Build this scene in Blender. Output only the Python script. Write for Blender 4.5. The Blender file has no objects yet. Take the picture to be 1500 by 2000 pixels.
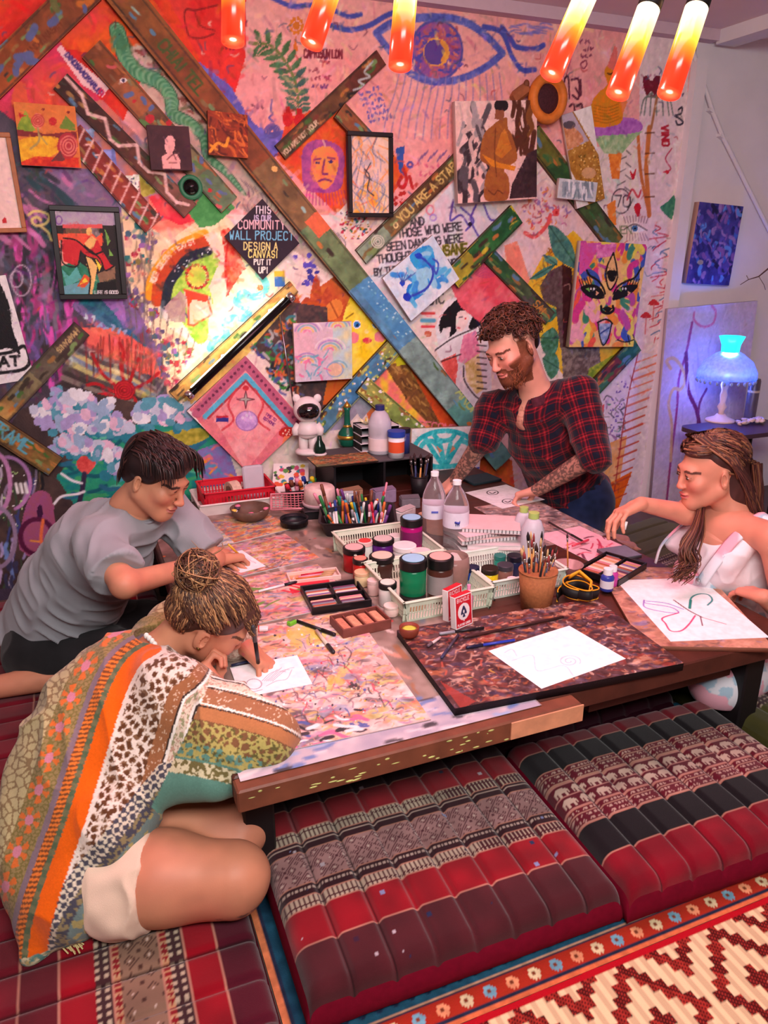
import bpy,bmesh,math,random
import numpy as np
from mathutils import Vector,Matrix,Euler
random.seed(7);RNG=np.random.default_rng(7)
scene=bpy.context.scene
COL=scene.collection
# ---------------------------------------------------------------- camera
FPX,HZ,CAMH,YAW=1470.0,490.0,1.40,math.radians(22.3)
PITCH=math.atan((1000-HZ)/FPX)
cam_d=bpy.data.cameras.new('camera');cam=bpy.data.objects.new('camera',cam_d);COL.objects.link(cam)
cam_d.sensor_fit='VERTICAL';cam_d.sensor_height=24.0;cam_d.lens=FPX/2000*24.0
cam_d.clip_start=0.05
cam.location=(0,0,CAMH);cam.rotation_euler=(math.pi/2-PITCH,0,-YAW)
scene.camera=cam
scene.view_settings.view_transform='Standard';scene.view_settings.look='None'
scene.view_settings.gamma=1.0;scene.view_settings.use_curve_mapping=False
scene.view_settings.exposure=0.0
# ---------------------------------------------------------------- world and the room's larger lights
world=bpy.data.worlds.new('world');scene.world=world;world.use_nodes=True
bg=world.node_tree.nodes['Background'];bg.inputs[0].default_value=(.97,.93,1.0,1);bg.inputs[1].default_value=0.50
def light(name,kind,loc,rot,power,color,size=None,size_y=None,**kw):
 d=bpy.data.lights.new(name,kind);d.energy=power;d.color=color
 if kind=='AREA':
  d.shape='RECTANGLE';d.size=size;d.size_y=size_y or size
 elif size is not None and kind in('POINT','SPOT'):d.shadow_soft_size=size
 for k,v in kw.items():setattr(d,k,v)
 o=bpy.data.objects.new(name,d);COL.objects.link(o);o.location=loc;o.rotation_euler=rot
 return o
 # unseen fill light added behind the viewer, and the pink lamps over the table
light('room_fill_light','AREA',(0.3,-0.3,2.25),(math.radians(64),0,math.radians(-16)),84,(1.0,.98,.96),1.5,0.7)
light('table_ceiling_light','AREA',(1.05,1.75,2.27),(0,0,0),27,(1.0,.42,.60),1.2,0.9)
# ---------------------------------------------------------------- pixel <-> place (used once, to measure positions)
FWD=np.array([math.sin(YAW)*math.cos(PITCH),math.cos(YAW)*math.cos(PITCH),-math.sin(PITCH)])
RGT=np.array([math.cos(YAW),-math.sin(YAW),0.0]);UPV=np.cross(RGT,FWD);CAM=np.array([0,0,CAMH])
def ray(x,y):return FWD+RGT*(x-750)/FPX+UPV*(1000-y)/FPX
def atz(x,y,z):d=ray(x,y);return CAM+d*(z-CAMH)/d[2]
def aty(x,y,Y):d=ray(x,y);return CAM+d*Y/d[1]
def atx(x,y,X):d=ray(x,y);return CAM+d*X/d[0]
def atd(x,y,d):return CAM+ray(x,y)*d
def dep(P):return float((np.asarray(P)-CAM)@FWD)
def mpp(P):return dep(P)/FPX
Z3=np.array([0,0,1.]);TOW=np.array([-math.sin(YAW),-math.cos(YAW),0])
YW=3.29
TZ=0.38
ZC=2.40
# ---------------------------------------------------------------- materials
def lin(c):
 c=np.asarray(c,float)/255.0
 return np.where(c<=0.04045,c/12.92,((c+0.055)/1.055)**2.4)
def rgba(c):return(*[float(v)for v in lin(c)],1.0)
MATS={}
def mat(name,col=(200,200,200),rough=.6,metal=0.,var=.12,vscale=30.,bump=.0,bscale=80.,trans=0.,emit=None,estr=0.,spec=.4,ior=1.45,alpha=1.,coat=0.,sss=0.,sheen=0.):
 if name in MATS:return MATS[name]
 m=bpy.data.materials.new(name);m.use_nodes=True;MATS[name]=m
 nt=m.node_tree;N=nt.nodes;L=nt.links;b=N['Principled BSDF']
 b.inputs['Base Color'].default_value=rgba(col);b.inputs['Roughness'].default_value=rough;b.inputs['Metallic'].default_value=metal
 b.inputs['Transmission Weight'].default_value=trans;b.inputs['IOR'].default_value=ior;b.inputs['Specular IOR Level'].default_value=spec
 b.inputs['Alpha'].default_value=alpha;b.inputs['Coat Weight'].default_value=coat;b.inputs['Sheen Weight'].default_value=sheen
 if sss:b.inputs['Subsurface Weight'].default_value=sss;b.inputs['Subsurface Radius'].default_value=(.012,.005,.003)
 if emit is not None:b.inputs['Emission Color'].default_value=rgba(emit);b.inputs['Emission Strength'].default_value=estr
 tc=N.new('ShaderNodeTexCoord')
 if var>0:
  n=N.new('ShaderNodeTexNoise');n.inputs['Scale'].default_value=vscale;n.inputs['Detail'].default_value=4
  L.new(tc.outputs['Object'],n.inputs['Vector'])
  mx=N.new('ShaderNodeMix');mx.data_type='RGBA'
  c=np.asarray(col,float)
  mx.inputs['A'].default_value=rgba(np.clip(c*(1-var),0,255));mx.inputs['B'].default_value=rgba(np.clip(c*(1+var)+4*var,0,255))
  L.new(n.outputs['Fac'],mx.inputs['Factor']);L.new(mx.outputs['Result'],b.inputs['Base Color'])
 if bump>0:
  n2=N.new('ShaderNodeTexNoise');n2.inputs['Scale'].default_value=bscale;n2.inputs['Detail'].default_value=3
  L.new(tc.outputs['Object'],n2.inputs['Vector'])
  bp=N.new('ShaderNodeBump');bp.inputs['Strength'].default_value=bump;bp.inputs['Distance'].default_value=.004
  L.new(n2.outputs['Fac'],bp.inputs['Height']);L.new(bp.outputs['Normal'],b.inputs['Normal'])
 return m
def colmat(name,rough=.55,bump=.25,bscale=120.,spec=.3,sss=0.,sheen=0.,coat=0.):
 """material that takes its colour from the mesh's own 'Col' attribute, with fine grain on top"""
 if name in MATS:return MATS[name]
 m=mat(name,var=0,rough=rough,bump=bump,bscale=bscale,spec=spec,sss=sss,sheen=sheen,coat=coat)
 nt=m.node_tree;a=nt.nodes.new('ShaderNodeAttribute');a.attribute_name='Col'
 nt.links.new(a.outputs['Color'],nt.nodes['Principled BSDF'].inputs['Base Color'])
 return m
 # ---------------------------------------------------------------- mesh building
class MB:
 def __init__(s):s.v=[];s.f=[];s.n=0
 def add(s,v,f):
  v=np.asarray(v,float).reshape(-1,3);s.v.append(v)
  s.f+=[tuple(int(i)+s.n for i in q)for q in f];s.n+=len(v);return s
 def box(s,c,d,rz=0.,R=None):
  h=np.asarray(d,float)/2
  v=np.array([[x,y,z]for x in(-1,1)for y in(-1,1)for z in(-1,1)])*h
  if R is None:R=rotz(rz)
  return s.add(v@np.asarray(R).T+np.asarray(c),[(0,1,3,2),(4,6,7,5),(0,4,5,1),(2,3,7,6),(0,2,6,4),(1,5,7,3)])
 def rbox(s,c,d,r=.004,rz=0.,R=None):
  """box with chamfered edges"""
  d=np.asarray(d,float);r=min(r,d.min()*.45);h=d/2
  prof=[(-1,-1)]
  pts=[]
  for z,inset in((-h[2],r),(-h[2]+r,0),(h[2]-r,0),(h[2],r)):
   x,y=h[0]-inset,h[1]-inset
   q=r*.8
   pts+=[(-x+q,-y,z),(x-q,-y,z),(x,-y+q,z),(x,y-q,z),(x-q,y,z),(-x+q,y,z),(-x,y-q,z),(-x,-y+q,z)]
  f=[tuple(range(7,-1,-1)),tuple(range(24,32))]
  for k in range(3):
   for i in range(8):j=(i+1)%8;f.append((k*8+i,k*8+j,k*8+8+j,k*8+8+i))
  if R is None:R=rotz(rz)
  return s.add(np.array(pts)@np.asarray(R).T+np.asarray(c),f)
 def cyl(s,p0,p1,r0,r1=None,n=16,caps=True):
  return s.tube([p0,p1],[r0,r0 if r1 is None else r1],n,caps)
 def tube(s,path,r,n=8,caps=True,flat=1.,up=None):
  path=np.asarray(path,float);m=len(path)
  r=np.full(m,r,float)if np.isscalar(r)else np.asarray(r,float)
  t=np.gradient(path,axis=0);t/=np.linalg.norm(t,axis=1)[:,None]+1e-12
  u=np.array(up if up is not None else([0,0,1.]if abs(t[0][2])<.9 else[1.,0,0]),float)
  a=np.linspace(0,2*np.pi,n,endpoint=False);V=[]
  for i in range(m):
   u=u-t[i]*(u@t[i]);u/=np.linalg.norm(u)+1e-12
   w=np.cross(t[i],u)
   V.append(path[i]+r[i]*(np.cos(a)[:,None]*w+flat*np.sin(a)[:,None]*u))
  f=[]
  for i in range(m-1):
   for j in range(n):k=(j+1)%n;f.append((i*n+j,i*n+k,i*n+n+k,i*n+n+j))
  if caps:f+=[tuple(range(n-1,-1,-1)),tuple((m-1)*n+j for j in range(n))]
  return s.add(np.concatenate(V),f)
 def lathe(s,prof,n=20,c=(0,0,0),R=None,sx=1.,sy=1.,wob=0.):
  a=np.linspace(0,2*np.pi,n,endpoint=False);V=[]
  for r,z in prof:
   rr=r*(1+wob*np.sin(a*6))
   V.append(np.stack([rr*np.cos(a)*sx,rr*np.sin(a)*sy,np.full(n,z)],1))
  V=np.concatenate(V);m=len(prof);f=[]
  for i in range(m-1):
   for j in range(n):k=(j+1)%n;f.append((i*n+j,i*n+k,i*n+n+k,i*n+n+j))
  if prof[0][0]>1e-6:f.append(tuple(range(n-1,-1,-1)))
  if prof[-1][0]>1e-6:f.append(tuple((m-1)*n+j for j in range(n)))
  if R is not None:V=V@np.asarray(R).T
  return s.add(V+np.asarray(c),f)
 def ball(s,c,r,n=10,m=7,R=None):
  r=np.full(3,r,float)if np.isscalar(r)else np.asarray(r,float)
  V=[];f=[]
  for i in range(m+1):
   th=math.pi*i/m
   for j in range(n):ph=2*math.pi*j/n;V.append((math.sin(th)*math.cos(ph)*r[0],math.sin(th)*math.sin(ph)*r[1],math.cos(th)*r[2]))
  for i in range(m):
   for j in range(n):k=(j+1)%n;f.append((i*n+j,i*n+n+j,i*n+n+k,i*n+k))
  V=np.array(V)
  if R is not None:V=V@np.asarray(R).T
  return s.add(V+np.asarray(c),f)
 def prism(s,poly,z0,z1,c=(0,0,0),R=None):
  p=np.asarray(poly,float);n=len(p)
  V=np.concatenate([np.c_[p,np.full(n,z0)],np.c_[p,np.full(n,z1)]])
  if R is not None:V=V@np.asarray(R).T
  f=[tuple(range(n-1,-1,-1)),tuple(range(n,2*n))]+[(i,(i+1)%n,n+(i+1)%n,n+i)for i in range(n)]
  return s.add(V+np.asarray(c),f)
 def quad(s,a,b,c,d):return s.add([a,b,c,d],[(0,1,2,3)])
 def arr(s):return np.concatenate(s.v),s.f
def rotz(a):c,n=math.cos(a),math.sin(a);return np.array([[c,-n,0],[n,c,0],[0,0,1.]])
def rotx(a):c,n=math.cos(a),math.sin(a);return np.array([[1.,0,0],[0,c,-n],[0,n,c]])
def roty(a):c,n=math.cos(a),math.sin(a);return np.array([[c,0,n],[0,1.,0],[-n,0,c]])
def align(d,up=(0,0,1)):
 """rotation whose z axis points along d"""
 z=np.asarray(d,float);z=z/np.linalg.norm(z);u=np.asarray(up,float)
 if abs(u@z)>.95:u=np.array([1.,0,0])if abs(z[0])<.9 else np.array([0,1.,0])
 x=np.cross(u,z);x/=np.linalg.norm(x);return np.stack([x,np.cross(z,x),z],1)
def clean(o):return o
def mk(name,V,F,m,parent=None,smooth=False,cols=None,loc=None,uv=None,kind=None,label=None):
 V=np.asarray(V,np.float32)
 me=bpy.data.meshes.new(name)
 if isinstance(F,np.ndarray):
  k=F.shape[1];me.vertices.add(len(V));me.vertices.foreach_set('co',V.ravel())
  me.loops.add(F.size);me.loops.foreach_set('vertex_index',F.astype(np.int32).ravel())
  me.polygons.add(len(F));me.polygons.foreach_set('loop_start',np.arange(0,F.size,k,dtype=np.int32))
  me.update(calc_edges=True);me.validate()
 else:
  me.from_pydata(V.tolist(),[],F);me.update()
 if smooth:me.polygons.foreach_set('use_smooth',np.ones(len(me.polygons),bool))
 if cols is not None:
  a=me.color_attributes.new('Col','FLOAT_COLOR','POINT');c=np.ones((len(V),4),np.float32);c[:,:3]=cols
  a.data.foreach_set('color',c.ravel())
 if uv is not None:
  l=me.uv_layers.new(name='UVMap');l.data.foreach_set('uv',np.asarray(uv,np.float32).ravel())
 for x in(m if isinstance(m,(list,tuple))else[m]):me.materials.append(x)
 o=bpy.data.objects.new(name,me);COL.objects.link(o)
 if parent is not None:o.parent=parent
 if loc is not None:o.location=[float(v)for v in loc]
 if kind:o['kind']=kind
 if label:o['label']=label
 return o
def mb(name,b,m,parent=None,smooth=False,**k):return mk(name,*b.arr(),m,parent,smooth,**k)
def autosmooth(o,ang=40):
 me=o.data;me.polygons.foreach_set('use_smooth',np.ones(len(me.polygons),bool))
 try:me.set_sharp_from_angle(angle=math.radians(ang))
 except Exception:pass
 return o
def tag(o,label,cat,group=None):
 o['label']=label;o['category']=cat
 if group:o['group']=group
 return o
def thing(name,label,cat,loc=(0,0,0),rz=0.,group=None,R=None):
 o=bpy.data.objects.new(name,None);COL.objects.link(o);o.location=[float(v)for v in loc]
 o.empty_display_size=.05
 if R is not None:o.rotation_euler=Matrix(np.asarray(R).tolist()).to_euler()
 else:o.rotation_euler=(0,0,rz)
 return tag(o,label,cat,group)
def dup(root,label=None,loc=None,rz=None):
 r=root.copy();COL.objects.link(r)
 if label:r['label']=label
 if loc is not None:r.location=[float(v)for v in loc]
 if rz is not None:r.rotation_euler=(0,0,rz)
 for ch in list(root.children):
  c=ch.copy();COL.objects.link(c);c.parent=r
  for g in list(ch.children):
   d=g.copy();COL.objects.link(d);d.parent=c
 return r
def catmull(P,n=8,closed=False):
 P=np.asarray(P,float)
 if len(P)<3:return P
 Q=np.concatenate([P[-1:],P,P[:2]])if closed else np.concatenate([2*P[:1]-P[1:2],P,2*P[-1:]-P[-2:-1]])
 t=np.linspace(0,1,n,endpoint=False)[:,None];out=[]
 for i in range(1,len(Q)-2):
  a,b,c,d=Q[i-1],Q[i],Q[i+1],Q[i+2]
  out.append(.5*(2*b+(c-a)*t+(2*a-5*b+4*c-d)*t**2+(3*b-a-3*c+d)*t**3))
 out=np.concatenate(out)
 return out if closed else np.concatenate([out,P[-1:]])
 # ---------------------------------------------------------------- painting engine: colours on a fine grid of the real surface
def vnoise(ny,nx,cy,cx,rng):
 gy,gx=int(ny/cy)+3,int(nx/cx)+3
 g=rng.random((gy,gx)).astype(np.float32)
 y=np.arange(ny)/cy;x=np.arange(nx)/cx
 iy,ix=y.astype(int),x.astype(int);fy,fx=(y-iy),(x-ix)
 fy=(fy*fy*(3-2*fy))[:,None].astype(np.float32);fx=(fx*fx*(3-2*fx))[None].astype(np.float32)
 a=g[iy][:,ix];b=g[iy][:,ix+1];c=g[iy+1][:,ix];d=g[iy+1][:,ix+1]
 return(a*(1-fx)+b*fx)*(1-fy)+(c*(1-fx)+d*fx)*fy
FONT={'A':'002640 1232','B':'000636453303 33423000','C':'4536160501103041','D':'00062644422000','E':'46060040 0333','F':'460600 0333','G':'45361605011030414323','H':'0006 4046 0343','I':'2026','J':'4641301001','K':'0006 460340','L':'060040','M':'0006234640','N':'00064046','O':'100105163645413010','P':'000636453403','Q':'100105163645413010 2240','R':'000636453403 2340','S':'45361605133342301001','T':'0646 2026','U':'060110304146','V':'062046','W':'0610233046','X':'0046 0640','Y':'0623 4623 2320','Z':'06460040',"'":'2625','!':'2622 2120','.':'2021','*':'2125 0323 4323','1':'152620','2':'051636450040','3':'051636453342301001','0':'100105163645413010','7':'064620','&':'401425361201103041','-':'1333',':':'2122 2425'}
def glyph(ch):
 out=[]
 for st in FONT.get(ch,'').split():
  p=[(int(st[i])/4,int(st[i+1])/6)for i in range(0,len(st)-1,2)]
  if len(p)>1:out.append(np.array(p))
 return out
class Paint:
 def __init__(s,x0,x1,y0,y1,res,bg=(255,255,255),seed=1,fn=None):
  s.nx=max(2,int(round((x1-x0)/res))+1);s.ny=max(2,int(round((y1-y0)/res))+1)
  s.x=np.linspace(x0,x1,s.nx,dtype=np.float32);s.y=np.linspace(y0,y1,s.ny,dtype=np.float32)
  s.res=res;s.c=np.empty((s.ny,s.nx,3),np.float32);s.c[:]=np.asarray(bg)/255.;s.fn=fn;s.rng=np.random.default_rng(seed)
  s.nz=[];s.sc=1.0
  for cell in(.16,.05,.016):
   k=max(1.5,cell/res);s.nz.append(.65*vnoise(s.ny,s.nx,k,k,s.rng)+.35*vnoise(s.ny,s.nx,max(1.2,k/2.7),max(1.2,k/2.7),s.rng))
 def m(s,P):
  P=np.asarray(P,float).reshape(-1,2)
  return P if s.fn is None else s.fn(P)
 def box(s,P,pad):
  x0,y0=P.min(0)-pad;x1,y1=P.max(0)+pad
  return slice(*np.searchsorted(s.y,(y0,y1))),slice(*np.searchsorted(s.x,(x0,x1)))
 def put(s,sl,mask,col,col2=None,nz=1,hard=1.5):
  if mask.size==0:return
  c=np.asarray(col,np.float32)/255.
  if col2 is not None:
   t=np.clip((s.nz[nz][sl]-.5)*hard+.5,0,1)[...,None];c=c+(np.asarray(col2,np.float32)/255.-c)*t
  s.c[sl]=s.c[sl]*(1-mask[...,None])+c*mask[...,None]
 def poly(s,P,col,col2=None,nz=1,a=1.,smooth=False,hard=1.5):
  P=s.m(catmull(P,6,True)if smooth else P)
  sl=s.box(P,s.res);X=s.x[sl[1]][None,:];Y=s.y[sl[0]][:,None]
  if X.size==0 or Y.size==0:return s
  ins=np.zeros((Y.size,X.size),bool);n=len(P)
  for i in range(n):
   (xa,ya),(xb,yb)=P[i],P[(i+1)%n]
   if ya==yb:continue
   ins^=((ya>Y)!=(yb>Y))&(X<(xb-xa)*(Y-ya)/(yb-ya)+xa)
  s.put(sl,ins.astype(np.float32)*a,col,col2,nz,hard);return s
 def line(s,P,w,col,a=1.,smooth=True,col2=None,closed=False,nz=2):
  P=np.asarray(P,float)
  if closed:P=np.concatenate([P,P[:1]])
  P=s.m(catmull(P,6)if smooth and len(P)>2 else P);w=w*s.sc/2
  for(xa,ya),(xb,yb)in zip(P[:-1],P[1:]):
   sl=s.box(np.array([[xa,ya],[xb,yb]]),w+s.res);X=s.x[sl[1]][None,:];Y=s.y[sl[0]][:,None]
   if X.size==0 or Y.size==0:continue
   dx,dy=xb-xa,yb-ya;L2=dx*dx+dy*dy+1e-12
   t=np.clip(((X-xa)*dx+(Y-ya)*dy)/L2,0,1)
   d=np.hypot(X-xa-t*dx,Y-ya-t*dy)
   s.put(sl,np.clip((w-d)/s.res+.6,0,1)*a,col,col2,nz)
  return s
 def ell(s,c,rx,ry,col,col2=None,ang=0.,a=1.,nz=1,hard=1.5):
  t=np.linspace(0,2*np.pi,26,endpoint=False);ca,sa=math.cos(ang),math.sin(ang)
  x,y=rx*np.cos(t),ry*np.sin(t)
  return s.poly(np.c_[c[0]+x*ca-y*sa,c[1]+x*sa+y*ca],col,col2,nz,a,hard=hard)
 def ring(s,c,rx,ry,w,col,ang=0.,a=1.,t0=0.,t1=6.2832):
  t=np.linspace(t0,t1,26);ca,sa=math.cos(ang),math.sin(ang);x,y=rx*np.cos(t),ry*np.sin(t)
  return s.line(np.c_[c[0]+x*ca-y*sa,c[1]+x*sa+y*ca],w,col,a,smooth=False)
 def text(s,st,p,h,col,w=None,ang=0.,asp=.62,gap=.28,flip=1.,a=1.,center=False):
  """p: start of the base line; y runs downward when flip = 1 (pixel frame)"""
  w=w or h*.13;ca,sa=math.cos(ang),math.sin(ang);adv=h*asp*(1+gap);x=-adv*len(st)/2 if center else 0.
  for ch in st:
   xo=x-(adv*.22 if ch in "'!I." else 0)
   for g in glyph(ch):
    q=np.c_[xo+g[:,0]*h*asp,-flip*g[:,1]*h]
    s.line(np.c_[p[0]+q[:,0]*ca-q[:,1]*sa,p[1]+q[:,0]*sa+q[:,1]*ca],w,col,a,smooth=False)
   x+=adv*(.55 if ch in " .'!I1" else 1)
  return s
 def dots(s,P,n,r,cols,seed=0,inside=True,asp=(.7,1.3),a=1.):
  """n random blots inside polygon P"""
  P=np.asarray(P,float);rng=np.random.default_rng(seed);lo,hi=P.min(0),P.max(0);k=0;tries=0
  while k<n and tries<n*12:
   tries+=1;q=lo+rng.random(2)*(hi-lo)
   ins=False
   for i in range(len(P)):
    (xa,ya),(xb,yb)=P[i],P[(i+1)%len(P)]
    if(ya>q[1])!=(yb>q[1])and q[0]<(xb-xa)*(q[1]-ya)/(yb-ya)+xa:ins=not ins
   if not ins:continue
   k+=1;rr=(r[0]+(r[1]-r[0])*rng.random())if isinstance(r,tuple)else r
   s.ell(q,rr*rng.uniform(*asp),rr,cols[rng.integers(len(cols))],ang=rng.random()*3,a=a)
  return s
 def strokes(s,P,n,ln,w,cols,seed=0,ang=(0,3.14),a=.8,bend=.3):
  P=np.asarray(P,float);rng=np.random.default_rng(seed);lo,hi=P.min(0),P.max(0);k=0;tries=0
  while k<n and tries<n*12:
   tries+=1;q=lo+rng.random(2)*(hi-lo);ins=False
   for i in range(len(P)):
    (xa,ya),(xb,yb)=P[i],P[(i+1)%len(P)]
    if(ya>q[1])!=(yb>q[1])and q[0]<(xb-xa)*(q[1]-ya)/(yb-ya)+xa:ins=not ins
   if not ins:continue
   k+=1;t=rng.uniform(*ang);l=ln*rng.uniform(.5,1.3);d=np.array([math.cos(t),math.sin(t)]);nn=np.array([-d[1],d[0]])
   s.line([q-d*l/2,q+nn*l*bend*rng.uniform(-.5,.5),q+d*l/2],w*rng.uniform(.5,1.5),cols[rng.integers(len(cols))],a)
  return s
 def brush(s,n,ln,w,amt=.10,seed=1,a=.55):
  """short strokes in the local colour: visible brushwork"""
  r=np.random.default_rng(seed);fn,sc=s.fn,s.sc;s.fn=None;s.sc=1.
  for k in range(n):
   i,j=r.integers(s.ny),r.integers(s.nx);c=np.clip(s.c[i,j]*(1+amt*r.normal())+amt*.5*r.normal(size=3),0,1)*255;t=r.random()*3.14;d=np.array([math.cos(t),math.sin(t)])*ln*r.uniform(.4,1.2);q=np.array([s.x[j],s.y[i]])
   s.line([q-d/2,q+d[::-1]*r.uniform(-.2,.2),q+d/2],w*r.uniform(.4,1.3),c,a,smooth=False)
  s.fn,s.sc=fn,sc;return s
 def grain(s,amt=.06,nz=2):
  s.c*=(1+amt*2*(s.nz[nz]-.5))[...,None];np.clip(s.c,0,1,out=s.c);return s
 def lin(s):return np.where(s.c<=.04045,s.c/12.92,((s.c+.055)/1.055)**2.4).reshape(-1,3)
 def grid(s,to3):
  X,Y=np.meshgrid(s.x,s.y);V=to3(X.ravel(),Y.ravel())
  i=np.arange(s.nx*s.ny).reshape(s.ny,s.nx)
  F=np.stack([i[:-1,:-1],i[:-1,1:],i[1:,1:],i[1:,:-1]],-1).reshape(-1,4)
  return V,F,s.lin()
  # ================================================================ the room
def struct(name,b,m,**k):o=mb(name,b,m,**k);o['kind']='structure';return o
XL,XR,YB=-2.6,4.6,-2.6
white_wall=mat('white_wall_paint',(226,218,222),.8,var=.04,vscale=6,bump=.06,bscale=60)
ceil_m=mat('ceiling_paint',(232,210,205),.85,var=.03,vscale=4)
struct('floor',MB().box(((XL+XR)/2,(YB+YW)/2,-.03),(XR-XL,YW-YB+.4,.06)),mat('floor_dark_tile',(92,74,66),.5,var=.15,vscale=8))
struct('ceiling',MB().box(((XL+XR)/2,(YB+YW)/2,ZC+.03),(XR-XL,YW-YB+.4,.06)),ceil_m)
struct('wall_left',MB().box((XL-.05,(YB+YW)/2,ZC/2),(.1,YW-YB,ZC)),white_wall)
struct('wall_front',MB().box(((XL+XR)/2,YB-.05,ZC/2),(XR-XL,.1,ZC)),white_wall)
struct('wall_side',MB().box((XR+.05,(YB+YW)/2,ZC/2),(.1,YW-YB,ZC)),white_wall)
XC=float(aty(1318,400,YW)[0])
struct('wall_right',MB().box(((XC+XR)/2,YW+.05,ZC/2),(XR-XC,.1,ZC)),white_wall)
# cornice strip over the mural and a ceiling beam at its end
zt=float(aty(1345,80,YW)[2])
struct('trim_1',MB().box(((XL+XC+.1)/2,YW-.03,zt+.032),(XC+.1-XL,.06,.064)),mat('cornice_paint',(205,178,190),.8,var=.03))
struct('trim_2',MB().box((XC+.16,1.9,ZC-.03),(.12,2.7,.06)),white_wall)
struct('trim_3',MB().box((XC+.035,YW-.02,ZC/2-.06),(.07,.04,ZC-.13)),white_wall)
# ---------------------------------------------------------------- the mural painted on wall_back
def wallpx(P):
 """photo measurements -> metres on the mural wall (x, z)"""
 P=np.asarray(P,float);d=FWD[None]+RGT[None]*((P[:,:1]-750)/FPX)+UPV[None]*((1000-P[:,1:])/FPX)
 t=YW/d[:,1:2];return(CAM[None]+d*t)[:,[0,2]]
M=Paint(-.75,XC+.02,0.0,zt,.0046,(236,220,210),3,wallpx);M.sc=.0022
def R4(x0,y0,x1,y1):return[(x0,y0),(x1,y0),(x1,y1),(x0,y1)]
# broad fields
M.poly([(-400,-300),(1350,-300),(1350,240),(1000,330),(700,420),(-400,420)],(244,180,174),(242,158,154),0)  # pink lamp glow on the white upper wall put into the colour
M.poly([(-300,-200),(240,-100),(480,-100),(478,60),(470,140),(440,200),(520,260),(420,200),(370,110),(300,100),(200,330),(-300,330)],(222,34,30),(238,70,30),0,hard=2.5)
M.poly([(300,-60),(480,-60),(480,110),(455,195),(400,140)],(226,34,32),(236,62,52),0)
M.poly([(150,0),(300,0),(400,150),(440,330),(250,120),(110,90)],(236,92,24),(232,70,60),0,hard=2.5)
M.poly([(-200,140),(110,70),(200,200),(150,330),(-200,330)],(216,52,92),(226,80,60),0,hard=2)
M.poly([(385,118),(450,168),(478,215),(505,240),(522,262),(560,252),(548,300),(530,310),(480,250),(420,170)],(96,96,190),(120,110,205),2)
M.poly([(468,150),(520,150),(530,230),(510,250),(480,215)],(246,168,168),smooth=True)
M.poly([(240,90),(300,90),(440,250),(500,320),(640,440),(560,460),(420,380),(330,280)],(212,186,166),(196,160,148),1)
M.poly([(430,330),(520,330),(700,520),(740,600),(620,520),(560,480),(520,400)],(206,192,168),(190,170,160),1)
M.poly([(560,230),(660,200),(800,330),(700,480),(640,400),(540,310)],(232,108,40),(226,70,40),1,hard=2)
M.poly([(655,420),(720,350),(800,420),(705,520)],(240,222,208),(236,205,196),1)
M.poly([(140,205),(200,195),(420,420),(300,460),(130,330)],(212,120,100),(150,130,160),1,hard=2.5)
# dark left side and its purple streaks
M.poly([(-300,215),(0,215),(150,330),(260,420),(250,560),(330,740),(330,1200),(-300,1200)],(64,58,70),(96,84,100),0)
M.poly([(20,310),(110,360),(320,480),(330,530),(150,400)],(40,66,84),(60,100,104),2)
M.poly([(70,325),(200,330),(300,440),(260,470),(140,400)],(150,116,150),(110,96,130),2)
M.poly([(30,350),(110,400),(330,500),(240,480)],(176,70,78),(120,60,80),2)
M.strokes(R4(30,480,150,740),90,60,6,[(190,60,140),(150,40,110),(226,90,190),(90,80,120),(120,100,170),(50,44,56)],5,(1.3,1.7),.75)
M.strokes(R4(0,420,110,640),60,50,5,[(70,74,90),(44,42,52),(120,110,130),(160,60,120)],6,(1.2,1.8),.7)
M.strokes(R4(-60,330,150,480),45,60,6,[(110,70,120),(50,50,64),(40,70,80),(200,120,170)],7,(.5,.9),.7)
# flowing purple / grey cape beside the framed woman
M.poly([(225,400),(250,400),(262,540),(320,640),(380,720),(372,800),(250,690),(140,600),(160,560),(230,580)],(96,82,116),(140,110,170),1,hard=2.2)
M.poly([(145,580),(235,575),(250,640),(300,690),(220,650)],(36,84,120),(60,110,140),2)
M.poly([(190,575),(238,575),(250,640),(230,620)],(176,120,200),(140,100,180),2)
for k,c in enumerate([(60,56,62),(120,112,110),(84,78,88),(150,140,140),(66,60,66),(110,96,106)]):
 o=k*6;M.line([(232+o,420),(240+o,520),(262+o,590),(308+o*.9,650),(318+o*.8,720),(290+o,770)],6,c,.85)
 # red and rainbow swoop
M.poly([(160,640),(230,640),(300,690),(318,740),(250,720),(170,680)],(232,92,84),(240,120,100),1)
for k,c in enumerate([(150,140,140),(88,84,84),(206,190,130),(120,140,160),(200,190,120),(84,76,72),(60,52,50),(130,120,110),(56,48,46)]):
 M.line([(145-k*3,668+k*10),(190,695+k*10),(250,720+k*9),(300,760+k*5)],10,c,.9)
rr=random.Random(4)
for k in range(26):x=rr.uniform(165,300);y=rr.uniform(650,700);M.line([(x,y),(x+rr.uniform(-3,3),y+rr.uniform(30,95))],rr.uniform(1.2,2.6),rr.choice([(130,30,36),(70,30,36),(160,40,40)]),.8)
for P in([(242,745),(236,715),(242,690),(234,670)],[(225,752),(200,730),(184,700),(180,690)],[(252,750),(262,722),(270,700)],[(262,760),(290,745),(310,728)],[(232,780),(205,770),(170,775),(140,790)],[(222,765),(190,750),(170,752)],[(262,775),(270,800),(276,830)]):M.line(P,5,(178,26,34))
M.ell((243,763),22,20,(196,24,36),(228,52,60),nz=2)
for k in range(4):M.ring((243,763),5+k*5,4+k*5,1.6,(140,14,26))
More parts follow.
